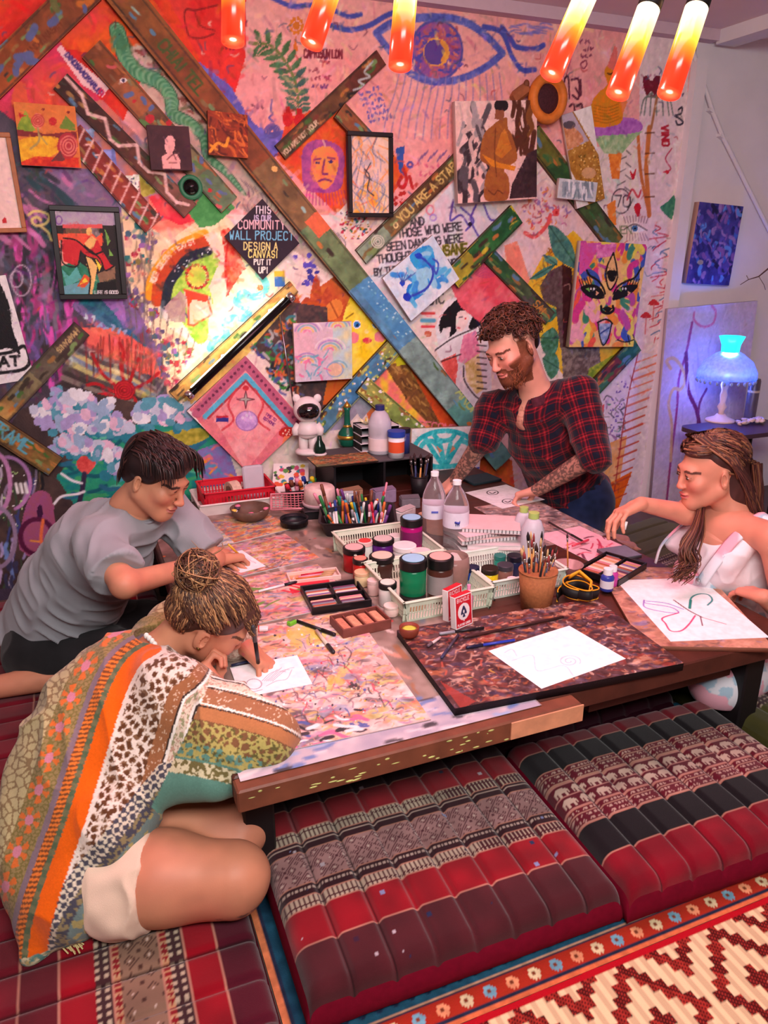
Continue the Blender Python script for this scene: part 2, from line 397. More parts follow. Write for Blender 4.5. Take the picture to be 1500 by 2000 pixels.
# peach strip of bubbles
M.poly([(236,395),(300,400),(420,400),(400,440),(330,480),(290,560),(330,640),(420,700),(390,780),(330,790),(318,700),(262,590),(246,520)],(240,200,158),(246,224,184),1)
BUB=[(110,84,140),(60,96,120),(170,40,60),(130,120,60),(80,70,110),(40,120,120),(190,60,90),(150,100,170)]
M.dots([(238,400),(290,410),(310,460),(285,560),(330,650),(400,690),(375,790),(330,790),(312,690),(258,590),(246,500)],130,(3,7),BUB,8,a=.95)
for k in range(12):x=250+k*12;M.line([(x-4+k*2,560+k*9),(x+2,600+k*10),(x+8,660+k*9),(x,720+k*6)],1.5,(110,90,80),.7)
M.strokes([(262,460),(300,460),(300,640),(262,600)],25,40,2.2,[(160,140,110),(120,100,100)],9,(1.3,1.8),.7)
M.poly([(290,390),(360,395),(400,420),(330,470),(290,440)],(238,120,100),(248,196,160),1,hard=2.5)
M.poly([(290,385),(330,370),(385,430),(350,440),(310,420)],(226,40,60),(240,90,90),1,hard=2)
# lit cream panel with teal serpent, green field, rainbow arc
M.poly([(330,480),(440,420),(520,500),(580,560),(360,785),(340,760),(400,640),(330,640)],(250,246,214),(250,236,180),1)
M.poly([(318,560),(340,520),(400,480),(425,490),(440,520),(410,610),(405,660),(385,670),(350,620),(330,590)],(140,200,60),(190,222,90),2,hard=2,smooth=True)
for w,r,c in((14,0,(240,160,30)),(20,16,(196,70,30)),(16,34,(28,36,52))):
 M.line([(292+r*.9,580+r*.5),(296+r,545+r*.35),(318+r*.9,510+r*.5),(352+r*.5,478+r*.75),(400+r*.2,456+r)],w,c)
for k,ch in enumerate("ROSS DOESN'T EXIST"):
 t=k/17;a=np.array([(303,553),(312,530),(330,505),(352,487),(380,476)]);q=catmull(a,8);i=int(t*(len(q)-2));d=q[i+1]-q[i]
 M.text(ch,q[i],10,(250,226,200),1.6,math.atan2(d[1],d[0]))
M.dots([(330,560),(345,520),(415,478),(420,484),(350,530)],16,1.6,[(220,230,240)],3)
M.ell((385,540),22,24,(238,222,140));M.ell((385,540),17,20,(160,206,70),(230,210,90))
for k in range(22):t=k*.2856;M.ell((385+21*math.cos(t),540+23*math.sin(t)),3.4,3.4,(214,66,46)if k%2 else(150,40,40))
M.poly([(358,565),(375,568),(412,580),(416,615),(378,636),(366,630),(364,595)],(246,226,190),(240,190,160),2)
M.line([(360,566),(368,575),(368,634),(378,636),(414,614),(404,578),(360,566)],3,(222,80,50),smooth=False)
M.poly([(360,566),(408,580),(402,590),(376,585),(368,600)],(224,70,44))
M.poly([(320,600),(352,568),(364,580),(362,630),(335,628)],(196,166,152),(170,140,140),2,hard=3)
M.poly([(398,460),(418,450),(445,500),(440,560),(420,600),(408,560),(430,510)],(246,236,210),(244,200,170),2)
for P in([(430,450),(448,445),(470,492),(474,530),(442,580),(440,500)],[(440,500),(470,500),(480,525),(448,552)]):M.poly(P,(224,44,34),(246,130,100),2,hard=2.5)
M.line([(446,470),(440,520),(446,575)],3,(212,30,30))
M.line([(505,535),(520,555),(512,575),(490,580),(475,572),(462,590),(484,605),(478,620),(450,622),(440,635),(442,655),(420,665),(410,680)],14,(80,200,196),.95,col2=(140,222,214))
for k in range(60):
 q=catmull([(505,535),(512,575),(462,590),(478,620),(442,655),(410,680)],12)[k];t=rr.uniform(0,6.28);M.line([q+10*np.array([math.cos(t),math.sin(t)]),q+22*np.array([math.cos(t),math.sin(t)])],1,(236,190,170),.8)
M.poly([(355,775),(570,565),(590,580),(380,800)],(246,206,120),(226,180,100),1)
M.ell((508,562),6,6,(240,120,70))
# plum swirl region below the snake, right of it
for k in range(22):
 x=470+k*9;M.line([(x,350+k*5),(x+16,372+k*5),(x+4,398+k*5),(x+24,424+k*5)],1.5,rr.choice([(150,130,110),(120,110,120),(200,150,170)]),.8)
M.dots([(570,490),(600,490),(640,570),(590,560)],14,(3,6),[(60,60,160),(90,80,190)],4)
M.dots([(560,400),(590,420),(580,430)],5,(4,6),[(230,110,150),(240,80,120)],4)
M.poly(R4(536,540,556,560),(60,120,190));M.poly(R4(536,530,556,541),(230,200,60))
# the snake
sn=[(229,60),(238,90),(245,112),(268,140),(310,160),(334,190),(338,222),(370,240),(398,268),(406,305),(440,335),(462,360),(478,380)]
q=catmull(sn,8);n=len(q)
for k in range(n-1):
 w=20*(1-(k/n)**2.5)+2;M.line(q[k:k+2],w+3,(40,84,60),smooth=False)
for k in range(n-1):
 w=20*(1-(k/n)**2.5)+2;M.line(q[k:k+2],w,(70,140,96)if k%2 else(120,180,136),smooth=False)
M.poly([(229,54),(239,66),(248,84),(246,100),(238,106),(228,96),(224,78)],(76,150,104),(60,120,84),2,smooth=True)
M.ell((232,68),1.6,1.6,(20,30,20));M.line([(225,56),(226,40)],1,(90,30,30))
M.poly([(220,12),(226,18),(232,13),(230,24),(225,30),(218,20)],(196,20,30),smooth=True)
M.strokes([(270,100),(330,100),(420,220),(390,250),(340,180)],60,14,3,[(120,70,60),(70,56,56),(170,130,110),(150,80,70)],11,(.2,1.2),.7)
M.brush(2200,.06,.014,.12,3,.45)
# foot sketch, fern, sun, boxing gloves, writing at the top
M.line([(425,10),(400,16),(380,20),(365,18),(360,30),(364,55),(372,72),(395,74),(418,66)],1.6,(120,20,24),.8);M.line([(380,22),(392,50),(420,60)],1.4,(120,20,24),.7)
st=catmull([(488,84),(530,90),(560,125),(578,165),(582,205),(580,222)],8);M.line(st,5,(120,130,70),smooth=False)
for k in range(4,40,3):
 a=st[k];d=st[min(k+1,len(st)-1)]-st[k-1];d/=np.linalg.norm(d)+1e-9;nn=np.array([-d[1],d[0]])
 for sgn in(-1,1):
  L=30*math.sin(min(1,k/40+.3)*2.4)+6;e=a+(nn*sgn*.9-d*.45)*L;mid=(a+e)/2;w2=np.array([-(e-a)[1],(e-a)[0]])/L*5.5
  M.poly([a,mid+w2*1.5,e,mid-w2*1.5],(206,160,140),smooth=True)
  M.poly([a,mid+w2,e,mid-w2],(64,106,60)if k<22 else(60,100,104),(90,130,90),2,smooth=True)
for k in range(10):t=k*.628;M.ell((579+12*math.cos(t),50+14*math.sin(t)),3.5,4.5,(226,130,40))
M.ell((579,50),7,9,(214,120,36));M.poly([(575,80),(578,70),(582,100),(572,96)],(226,120,40))
for c in((562,232),(585,235)):M.ell(c,11,15,(206,22,30),(226,50,50),nz=2);M.poly(R4(c[0]-5,c[1]-24,c[0]+5,c[1]-12),(190,20,26))
M.line([(531,195),(529,215),(533,222),(526,230),(534,238)],2,(90,90,170))
for k in range(4):M.ring((532,256),4+k*3.5,4+k*3,1.8,(90,84,160))
M.text('CAPRISUN LDN',(594,112),15,(120,30,50),1.8,.02,asp=.36,gap=.25)
INK=(150,60,80)
def scrib(P,h,n,col=INK,w=1.5,ang=0.,seed=1):
 """a line of small hand-written marks"""
 r=random.Random(seed);ca,sa=math.cos(ang),math.sin(ang);x=0
 for k in range(n):
  g=[(x+r.uniform(0,.7)*h,-r.uniform(0,1)*h)for _ in range(r.choice((3,3,4)))]
  M.line([(P[0]+a*ca-b*sa,P[1]+a*sa+b*ca)for a,b in g],w,col,.85);x+=h*.85
scrib((625,124),8,3,seed=2);scrib((600,142),10,3,seed=3);scrib((606,158),10,5,seed=4);scrib((608,174),10,4,(100,50,120),seed=5)
scrib((430,98),9,4,(140,30,40),seed=6);scrib((492,212),9,3,(140,80,100),seed=7)
for k in range(6):scrib((700+k*5,190+k*11),9,6,(110,100,180),1.5,-.35,20+k)
# the large blue eye
EB=(74,84,178)
M.poly([(730,66),(760,45),(830,34),(900,42),(950,70),(980,105),(940,140),(880,158),(820,158),(770,130)],(248,176,170),smooth=True)
M.ell((853,98),50,58,(150,90,170),(180,96,130),nz=2,hard=3)
M.strokes([(815,60),(890,60),(900,140),(810,140)],130,12,3,[(110,80,180),(196,100,110),(80,80,180),(220,130,110)],13,(0,3.1),.8)
M.ring((853,98),50,58,4,(90,84,170));M.ell((852,102),26,28,(240,170,80));M.ell((850,102),22,25,(110,76,160),(90,70,150),nz=2);M.line([(862,82),(872,100),(864,118)],6,(236,160,70))
M.line([(735,65),(765,46),(810,36),(860,34),(905,42),(945,66),(982,104)],13,EB,.95,col2=(110,120,200));M.line([(735,65),(762,100),(800,142),(850,160),(905,152),(950,130),(982,104)],12,EB,.95,col2=(110,120,200))
M.line([(530,-5),(570,12),(610,10),(650,20),(680,32),(705,28)],7,EB,.95);M.line([(640,48),(680,58),(720,50),(760,28),(800,20)],8,EB,.95);M.line([(980,52),(1000,80),(1010,92),(1045,96),(1062,88)],9,EB,.95);M.line([(945,52),(980,64),(1000,110),(1020,136),(1045,136)],9,EB,.95)
for k in range(16):
 x=780+k*13;M.line([(x,150-abs(k-8)),(x-10+k,185),(x-24+k*2,225),(x-34+k*3,270)],2.2,(150,130,180),.7)
M.strokes(R4(985,46,1075,66),14,30,2,[(120,120,200)],15,(-.1,.2),.6)
# phrase panel
M.brush(2500,.05,.012,.11,4,.4)
M.poly([(720,540),(890,350),(960,400),(1000,440),(880,560),(800,640),(740,590)],(214,232,236),(232,214,222),1)
def phrases():
 for st_,p,h in(('AND',(802,442),15),('THOSE WHO WERE',(778,464),15),('SEEN DANCING WERE',(756,490),15),('THOUGHT TO BE',(738,514),15),('BY THOSE WHO COULD NOT',(732,538),13),('MUSIC',(812,598),20)):M.text(st_,p,h,(44,44,52),2.4,-.12,asp=.5,gap=.3)
 M.text('INSANE',(852,500),18,(150,150,40),5,-.1,asp=.5);M.text('INSANE',(852,500),18,(60,66,30),1.6,-.1,asp=.5)
 M.text('CAPRISUN LDN',(594,112),15,(120,30,50),1.8,.02,asp=.36,gap=.25)
 M.text('VINO',(1292,246),13,(190,30,50),3.4,1.52,asp=.7)
for y,c in((612,(222,70,70)),(626,(90,170,200)),(638,(222,70,80))):M.line([(824,y),(848,y)],8 if y==626 else 5,c,smooth=False)
M.ell((836,652),7,6,(206,110,80))
for P in([(885,395),(880,430),(900,420),(915,440)],[(930,400),(920,430),(940,470),(950,480)],[(900,405),(925,430),(910,450)],[(945,400),(960,430),(990,420)]):M.line(P,3.5,(96,84,180))
M.ring((840,410),7,9,2,(230,130,150));M.ring((846,425),6,6,2,(170,150,220));M.ell((918,438),4,5,(40,30,60))
# woman illustration
M.poly([(868,590),(960,540),(960,800),(920,810),(860,700),(850,640)],(226,240,240),(236,226,226),1)
for P in([(880,596),(905,580),(930,578),(946,592),(948,625),(930,640),(915,640),(925,610),(905,612),(890,650),(872,680),(880,640),(862,640)],[(860,650),(858,630),(870,606),(888,592),(876,615),(866,640)]):M.poly(P,(24,22,28),smooth=True)
for k in range(5):M.line([(905+k*6,590+k*2),(925+k*5,592+k*6),(944,606+k*7)],1.6,(240,236,230))
M.poly([(895,610),(912,608),(915,625),(905,645),(893,645),(890,630)],(244,224,216),smooth=True);M.ell((909,622),2.2,2.2,(220,60,60));M.line([(894,640),(898,641)],2.4,(200,40,60));M.line([(897,620),(903,619)],1.6,(30,30,60))
M.poly([(850,680),(890,650),(930,640),(945,660),(900,690),(860,705)],(236,240,240));M.poly([(905,655),(930,645),(938,690),(915,715),(895,705)],(236,130,170),(244,170,190),2);M.poly([(860,705),(890,690),(895,715),(888,760),(872,730)],(232,90,80),(240,120,110),2)
M.line([(850,684),(885,660),(930,640)],2,(30,26,30));M.line([(862,706),(900,692)],2,(30,26,30));M.line([(905,715),(908,745),(930,775),(945,780)],2.4,(30,26,30));M.poly([(908,710),(935,690),(945,760),(930,770),(912,745)],(222,206,110),(240,230,190),2)
for k in range(10):M.line([(932,650+k*12),(950,652+k*12)],2.4,(40,36,40),smooth=False)
# sun face, flames
M.poly([(625,560),(680,520),(760,600),(800,650),(700,760),(640,760),(580,640)],(214,120,50),(190,80,40),1,hard=2)
for cx,h in((600,50),(618,95),(640,70),(575,60)):M.poly([(cx-14,630),(cx-16,600),(cx,630-h),(cx+14,600),(cx+12,630)],(176,66,40),(206,100,50),2,smooth=True)
for k in range(9):M.line([(650+k*5,545+k*5),(690+k*4,580+k*2)],3,(110,60,40),.8)
M.poly([(690,575),(715,582),(760,640),(765,660),(720,720),(690,735),(676,700),(668,640),(676,600)],(248,214,20),(252,236,90),1,smooth=True)
for c in((697,634),(735,634)):M.ell(c,8,8,(250,250,250));M.ell(c,6.5,6.5,(40,130,200));M.ell((c[0]+1,c[1]+1),3,3,(20,40,80))
for c in((742,658),(690,660)):M.ell(c,11,11,(246,140,150))
M.ell((717,665),9,6,(226,60,90));M.ell((716,648),4,4,(252,240,160));M.line([(676,622),(690,612)],2,(120,90,20));M.line([(738,622),(752,628)],2,(60,50,40))
M.ring((612,612),30,20,5,(200,90,30));M.ell((612,612),9,8,(206,120,50));M.ell((590,618),12,16,(226,140,60),ang=.6);M.ell((652,605),16,22,(226,140,60),ang=.5);M.line([(645,590),(660,620)],2,(130,50,20))
# dark paint-drip strip behind the rainbow canvas
M.poly([(490,680),(570,590),(640,600),(640,700),(660,800),(600,800),(540,720)],(66,56,60),(96,70,66),2)
M.strokes([(490,680),(570,610),(600,800),(560,770)],110,16,3.5,[(60,130,140),(200,70,50),(60,140,60),(40,40,46),(180,180,180),(210,120,60),(80,90,150)],17,(0,3),.9,1.0)
M.poly([(640,740),(700,735),(660,790),(630,790)],(216,110,36),(190,90,30),2);M.poly([(660,800),(720,740),(740,760),(670,840),(640,840)],(150,150,160),(170,160,190),1)
# lower middle: yellow / brown rock strip / red corner
M.poly([(700,760),(770,680),(860,790),(1000,900),(1010,1000),(830,1000),(800,900),(720,820)],(236,140,70),(226,90,60),1,hard=2)
M.poly([(715,745),(760,690),(775,700),(880,860),(850,880),(800,830)],(246,208,60),(246,130,120),1,hard=2.4)
M.poly([(752,715),(790,705),(815,720),(900,850),(870,862),(800,790)],(150,106,48),(110,74,40),2,hard=2)
M.strokes([(752,715),(790,705),(880,850),(860,862),(800,790)],60,16,2,[(90,60,34),(190,150,80),(120,84,44)],18,(.4,1.3),.8)
M.poly([(790,700),(850,760),(930,850),(1000,930),(990,1000),(900,900)],(206,70,30),(226,100,40),1)
M.poly([(880,900),(1000,900),(1010,1010),(850,1010)],(232,84,60),(240,130,50),1)
M.text('BECOME THE',(818,836),14,(240,130,150),2.2,.12,asp=.7);M.poly([(770,695),(792,690),(800,710),(775,715)],(220,220,40))
M.poly([(690,790),(730,750),(750,770),(705,820)],(170,180,190),(150,150,170),1)
# red and lilac field, plant and trunk on the right half
M.poly([(880,560),(960,480),(1050,590),(1040,640),(950,640),(900,600)],(222,74,90),(236,120,130),1,hard=2)
for k in range(7):M.ring((948,520),4+k*4,4+k*3,1.6,(190,70,120),a=.7)
M.poly([(960,470),(1010,400),(1060,350),(1200,470),(1250,480),(1250,640),(1180,760),(1040,640)],(238,204,196),(226,206,212),1)
M.strokes([(1020,400),(1060,360),(1130,430),(1040,460)],60,10,2,[(210,90,90),(150,120,180),(230,150,90),(190,100,150)],19,(0,3),.8,1.2)
M.poly([(985,480),(1010,470),(1020,500),(1040,560),(1010,560),(990,530)],(238,130,110),(240,160,130),1)
M.line([(1025,455),(1045,462),(1068,440),(1075,420)],8,(226,90,90));M.ell((1086,415),7,8,(236,90,90));M.ell((1087,415),3,3,(200,30,40))
M.poly([(1028,560),(1060,500),(1120,450),(1140,470),(1250,680),(1250,760),(1130,780),(1040,640)],(234,180,34),(226,196,60),1,hard=2)
M.strokes([(1028,560),(1060,500),(1110,460),(1060,560)],30,12,2,[(160,100,40),(200,140,40)],21,(0,3),.7)
for P,c in(([(1072,440),(1095,450),(1118,480),(1126,520),(1110,520),(1084,500),(1074,470)],(60,116,112)),([(1062,498),(1085,505),(1088,518),(1070,514)],(80,140,130)),([(1035,545),(1060,525),(1086,516),(1060,540)],(60,120,110)),([(1056,660),(1080,640),(1092,660),(1084,690),(1064,690)],(50,110,70)),([(1060,700),(1085,690),(1092,720),(1075,740)],(60,120,80)),([(1050,610),(1075,600),(1090,612),(1070,630)],(60,120,90))):M.poly(P,c,(90,150,130),2,smooth=True);M.line([P[0],P[len(P)//2]],1.5,(30,70,60))
M.poly([(1054,560),(1072,530),(1100,516),(1118,530),(1120,680),(1094,680),(1086,600),(1062,590)],(84,64,66),(110,92,92),2,smooth=False)
M.poly([(1098,516),(1116,524),(1122,700),(1100,700)],(52,22,26),(70,34,34),2)
M.poly([(1096,678),(1170,670),(1175,730),(1150,770),(1100,740)],(96,80,74),(140,126,116),2,hard=2.5);M.poly([(1150,720),(1240,670),(1200,730),(1140,780)],(110,150,50),(190,190,60),2)
M.poly([(1150,770),(1250,690),(1300,640),(1260,990),(1160,1100)],(222,206,222),(236,220,224),1);M.poly([(1150,800),(1180,790),(1178,850),(1160,830)],(230,90,90))
M.dots([(1195,750),(1230,740),(1215,860),(1190,850)],40,1.8,[(130,100,170)],22);M.strokes([(1170,780),(1230,770),(1210,900),(1170,900)],40,14,2,[(90,80,90),(120,110,100),(150,100,150),(70,140,110)],23,(0,3),.8,1.4)
M.poly([(1180,870),(1225,850),(1200,1000),(1170,1000)],(240,190,130),(236,160,80),1);M.poly([(1160,960),(1235,920),(1190,1040),(1150,1040)],(240,120,20),(226,90,10),1)
for k in range(17):
 y=700+k*17;x=1243-k*3.4;M.line([(x,y+8),(x+44-k*.6,y-8)],3.2+(k%3),(196,70,44)if k>5 else(226,120,90),.9,smooth=False)
M.line([(1246,690),(1222,800),(1200,960)],3,(170,40,36))
# right doodle strip
M.poly([(1250,60),(1350,60),(1330,400),(1290,690),(1245,690)],(240,220,218),(236,206,212),1)
M.line([(1268,250),(1262,330),(1268,420)],12,(212,124,60),smooth=False);M.line([(1246,262),(1252,340),(1268,420)],8,(206,116,56))
for y in(260,300,340,385):M.line([(1260,y),(1278,y-1)],2,(90,40,20),smooth=False)
for k in range(7):t=-2.7+k*.37;M.line([(1283,190),(1283+26*math.cos(t),190+20*math.sin(t)+10),(1283+36*math.cos(t),225)],3,(110,120,110),.8)
M.line([(1283,190),(1272,250)],6,(180,120,80))
M.poly([(1255,155),(1262,148),(1272,158),(1282,148),(1290,152),(1280,185),(1272,178),(1262,185)],(120,30,50),smooth=True)
M.text('VINO',(1292,246),13,(190,30,50),3.4,1.52,asp=.7);
for P in([(1230,330),(1236,340),(1242,328),(1240,346),(1234,350)],[(1238,405),(1246,396),(1252,404),(1246,424)]):M.poly(P,(206,30,50),smooth=True)
M.ring((1213,393),18,24,2,(70,50,60));M.text('70',(1200,404),22,(50,40,50),2.4);M.line([(1225,390),(1235,370),(1246,385),(1252,372)],4,(210,70,80))
for k in range(8):M.line([(1224-k*.5,282+k*12),(1206+(k%2)*26,290+k*12)],1.6,(70,60,60))
M.poly([(1222,446),(1240,440),(1262,448),(1240,454)],(240,236,240),smooth=True);M.ell((1240,446),6,6,(70,120,170));M.ell((1240,446),2.5,2.5,(20,20,40));M.line([(1220,447),(1240,438),(1264,450)],1.6,(70,50,60))
for k in range(9):M.line([(1222+k*5,436-(4-abs(4-k))),(1218+k*6,424-(4-abs(4-k)))],1.2,(120,80,90))
for k in range(8):M.line([(1225+k*5,456),(1224+k*6,470)],1,(150,100,110))
M.text('JEN',(1202,456),14,(90,110,70),1.6)
M.poly([(1288,405),(1306,392),(1316,380),(1322,395),(1312,430),(1298,418)],(50,124,100),(80,150,110),2)
for k in range(30):M.line([(1284+rr.uniform(-8,24),440+k*7.5),(1284+rr.uniform(-14,22),446+k*7.5),(1276+rr.uniform(-8,24),452+k*7.5)],2,rr.choice([(214,70,80),(200,50,70),(90,120,160),(226,120,120)]),.9)
for c in((1277,595),(1262,620)):M.poly([(c[0]-11,c[1]),(c[0],c[1]-11),(c[0]+11,c[1])],(206,50,60),smooth=True);M.line([(c[0],c[1]),(c[0]-2,c[1]+32)],3,(220,110,110))
for k in range(4):scrib((1322,146+k*14),9,2,(60,50,90),1.8,0,40+k)
M.line([(1325,214),(1332,210),(1330,222),(1318,226),(1328,232),(1334,240),(1324,244),(1320,236)],3,(50,44,60));M.line([(1312,290),(1300,310),(1310,330),(1296,336)],2.4,(200,60,90));M.ell((1303,336),4,4,(214,40,60))
# seated ochre figure on a lilac cushion, hand-written names
M.poly([(1150,240),(1180,228),(1240,232),(1255,252),(1220,268),(1160,268)],(170,90,190),(190,120,200),2,smooth=True);M.poly([(1160,266),(1225,262),(1256,256),(1240,270),(1215,300),(1180,300)],(140,190,130),(190,206,160),2)
M.poly([(1152,246),(1156,200),(1170,180),(1186,165),(1180,140),(1190,126),(1202,132),(1202,160),(1212,190),(1212,240)],(226,150,36),(236,130,20),2,smooth=True)
M.poly([(1186,130),(1200,90),(1206,94),(1203,140)],(240,120,110));M.line([(1186,143),(1192,145),(1197,142)],1.4,(70,40,20))
for k in range(6):M.line([(1160,205+k*6),(1185,210+k*6),(1208,203+k*6)],1.2,(170,100,20),.8)
M.poly([(1215,150),(1225,200),(1216,225),(1210,190)],(240,130,60),a=.8)
M.poly([(1188,300),(1215,300),(1210,350),(1195,350)],(236,120,40),(240,150,60),2);M.poly([(1185,400),(1202,390),(1204,440),(1190,440)],(240,140,50))
for i_,(x,y)in enumerate(((1132,86),(1138,100),(1134,114))):scrib((x,y),9,3,(140,60,90),1.8,0,60+i_)
M.line([(1138,122),(1144,118),(1146,126),(1140,134),(1134,126),(1138,120)],1.5,(140,50,80))
for P in([(1102,160),(1104,152),(1110,152),(1112,192)],[(1116,156),(1130,156),(1130,192),(1118,186)],[(1134,156),(1134,186),(1124,172)],[(1112,208),(1120,204),(1124,228)],[(1126,208),(1136,204),(1138,226)]):M.line(P,3.4,(90,34,56))
M.line([(1114,75),(1120,84),(1110,95),(1108,120),(1100,150)],1.4,(200,70,100));M.line([(1118,75),(1112,90),(1116,110),(1106,146)],1.4,(200,70,100))
# face on orange diamond, dotted circle, red curls
M.poly([(592,292),(610,275),(640,275),(668,292),(672,330),(660,372),(600,372),(590,330)],(150,70,150),(190,90,150),2,smooth=True)
M.poly([(612,295),(640,285),(660,305),(656,345),(636,370),(618,355),(608,325)],(240,170,80),(236,120,80),2,smooth=True)
for P in([(614,312),(626,310)],[(640,308),(654,310)],[(634,312),(630,338),(640,340)],[(622,354),(634,350),(648,354)]):M.line(P,2.6,(120,40,110))
for c in((620,318),(646,316)):M.ell(c,5,3,(60,40,110))
for k in range(14):M.line([(600+k*6,372),(596+k*7,400)],2,(170,60,130),.8)
M.dots([(660,440),(670,400),(720,410),(724,450),(700,468),(670,464)],110,(1.6,3),[(60,50,60),(200,60,90),(80,120,170),(60,120,80),(220,160,60),(240,240,240)],25)
M.poly([(772,290),(790,285),(788,320),(792,345),(780,335)],(50,90,170));M.line([(784,345),(778,360),(788,366),(794,350),(788,330)],6,(186,40,40));M.line([(800,345),(806,366),(814,360)],6,(186,40,40));M.dots([(765,370),(800,370),(790,400),(765,400)],16,(2,4),[(186,44,40)],26)
for k in range(10):M.line([(818+k*6,315-(k%3)*6),(824+k*6,304-(k%3)*5)],2,(120,90,150))
M.ring((801,322),5,5,3,(80,80,170));scrib((815,330),14,4,(220,110,140),2,0,70);scrib((818,344),12,3,(220,110,140),2,0,71)
M.brush(3600,.045,.009,.12,5,.38)
# left column: pennants, dinosaur words, squiggles
M.poly([(110,95),(120,88),(128,100),(215,170),(200,190),(160,165)],(246,190,196),(250,210,210),1)
M.text('DINOSAAORARUS',(127,108),9,(60,40,120),1.6,.86,asp=.75,gap=.2);M.line([(194,180),(198,174),(202,180),(198,186),(193,178)],1.8,(200,30,90))
for P,c in(([(190,295),(225,290),(228,330)],(110,120,190)),([(238,345),(272,340),(270,385)],(214,220,200)),([(272,340),(306,375),(275,388)],(150,140,40)),([(160,255),(185,250),(180,290)],(120,140,180))):M.poly(P,c,tuple(min(255,v+40)for v in c),2,hard=2.5)
M.dots([(240,346),(272,342),(270,384)],14,1.6,[(60,120,90),(90,60,120)],28)
M.poly([(340,380),(385,330),(460,405),(420,440),(390,445)],(84,170,90),(60,140,70),2,hard=2)
M.ell((372,368),27,27,(60,130,90),(50,110,80),nz=2)
M.line([(55,420),(70,412),(95,420),(90,436),(70,440),(62,430),(72,424),(80,430)],3,(226,206,130));M.line([(78,440),(95,455),(100,468),(112,470)],3,(226,206,130));M.ring((42,548),19,30,1.4,(210,190,210),a=.8);M.ring((32,545),12,16,1.4,(210,190,210),a=.8)
M.poly([(30,165),(50,165),(55,195),(70,210),(25,210)],(226,90,60),smooth=True)
scrib((160,625),14,2,(200,220,230),2.4,.3,80);scrib((190,640),14,5,(150,170,210),2.4,.25,81)
# clouds, teal trees, night corner at the lower left
M.poly([(40,800),(150,760),(330,800),(420,780),(460,1000),(380,1100),(330,1200),(-350,1200),(-350,880),(0,860)],(58,46,48),(84,66,60),1)
M.poly([(180,830),(330,830),(420,810),(470,960),(360,1010),(160,1010),(110,930),(160,880)],(20,130,130),(40,160,120),1,hard=2.4)
M.strokes([(120,850),(400,830),(420,1000),(130,1000)],120,30,6,[(20,140,130),(40,110,140),(60,170,110),(16,96,110),(90,190,160),(30,150,90)],29,(-.4,.4),.85)
M.poly([(300,850),(380,835),(410,850),(370,870),(310,870)],(150,150,40),(190,180,70),2,smooth=True);M.poly([(385,880),(440,860),(470,950),(400,950)],(150,110,180),(120,130,190),2);M.strokes([(385,880),(440,860),(460,950),(400,950)],26,20,4,[(240,150,50),(90,150,190),(220,120,140)],30,(-.8,.8))
CL=[(196,206,226),(150,180,210),(226,190,214),(170,160,210),(230,234,240),(90,160,180)]
for P,n in(([(60,800),(100,768),(160,766),(240,800),(240,830),(150,842),(60,825)],90),([(262,800),(300,780),(370,785),(395,810),(340,828),(270,822)],55),([(170,830),(230,820),(280,834),(180,842)],22),([(90,868),(140,855),(210,866),(200,878),(100,882)],36),([(170,885),(235,880),(240,892),(180,894)],16),([(200,914),(240,912),(240,922)],10)):
 M.dots([(x,y+14)for x,y in P],n//2,(7,12),[(40,130,150),(70,150,170)],n);M.dots(P,n,(5,12),CL,n+1,asp=(.9,2.0))
M.poly([(150,900),(165,890),(178,900),(188,904),(170,926),(152,915)],(206,60,60),(226,100,90),2,smooth=True);M.line([(165,925),(160,960),(150,1000)],8,(50,40,70));M.line([(105,985),(120,970),(150,965),(165,960)],4,(240,240,246));M.line([(120,925),(140,938),(160,944)],4,(240,240,246))
M.strokes([(-200,900),(100,900),(110,1165),(-200,1165)],130,40,3,[(30,28,34),(150,130,160),(60,80,60),(200,190,210),(120,90,60),(60,70,130),(40,36,40)],31,(1.4,1.75),.8)
M.dots([(-20,900),(80,910),(90,1030),(-20,1040)],70,1.8,[(190,220,150),(150,190,120),(240,240,240)],32)
M.strokes([(-150,1060),(60,1050),(50,1160),(-150,1160)],60,22,5,[(160,150,200),(110,140,200),(190,170,210),(60,60,90)],33,(1.4,1.8),.8)
M.ring((-14,945),34,62,7,(200,140,190),a=.95);M.ring((14,945),45,52,6,(190,130,190),a=.9,t0=-1.6,t1=1.2);M.ring((-10,1050),40,60,7,(150,130,160),a=.9,t0=-1.6,t1=1.5)
for k in range(3):M.line([(31+k*9,945),(35+k*9,962)],5,(236,236,236),smooth=False)
M.poly([(36,1060),(52,985),(72,960),(96,965),(106,1000),(104,1060),(70,1090),(48,1080)],(170,90,120),(150,80,130),2,smooth=True);M.ell((78,1000),6,14,(60,20,60));M.ring((72,1048),32,34,8,(84,20,60));M.line([(84,1015),(80,1050),(84,1070)],5,(236,120,70));M.line([(60,1056),(76,1058)],3,(240,160,60))
M.poly([(-250,1150),(330,1150),(330,1260),(-250,1260)],(70,60,80))
M.strokes(R4(-60,-20,1330,700),260,14,1.6,[(120,60,90),(90,70,120),(240,200,180),(200,80,80),(70,90,120)],41,(0,3.1),.45,1.2)
phrases();M.grain(.07)
V,F,cc=M.grid(lambda x,z:np.c_[x,np.full_like(x,YW),z])
struct('wall_back_core',MB().box(((XL+XC)/2,YW+.055,ZC/2),(XC-XL,.1,ZC)),white_wall).name='wall_back'
wb=bpy.data.objects['wall_back']
mural=mk('mural',V,F,colmat('mural_paint',.62,.25,160),wb,cols=cc);mural['label']='colourful painted mural covering the wall'
del M
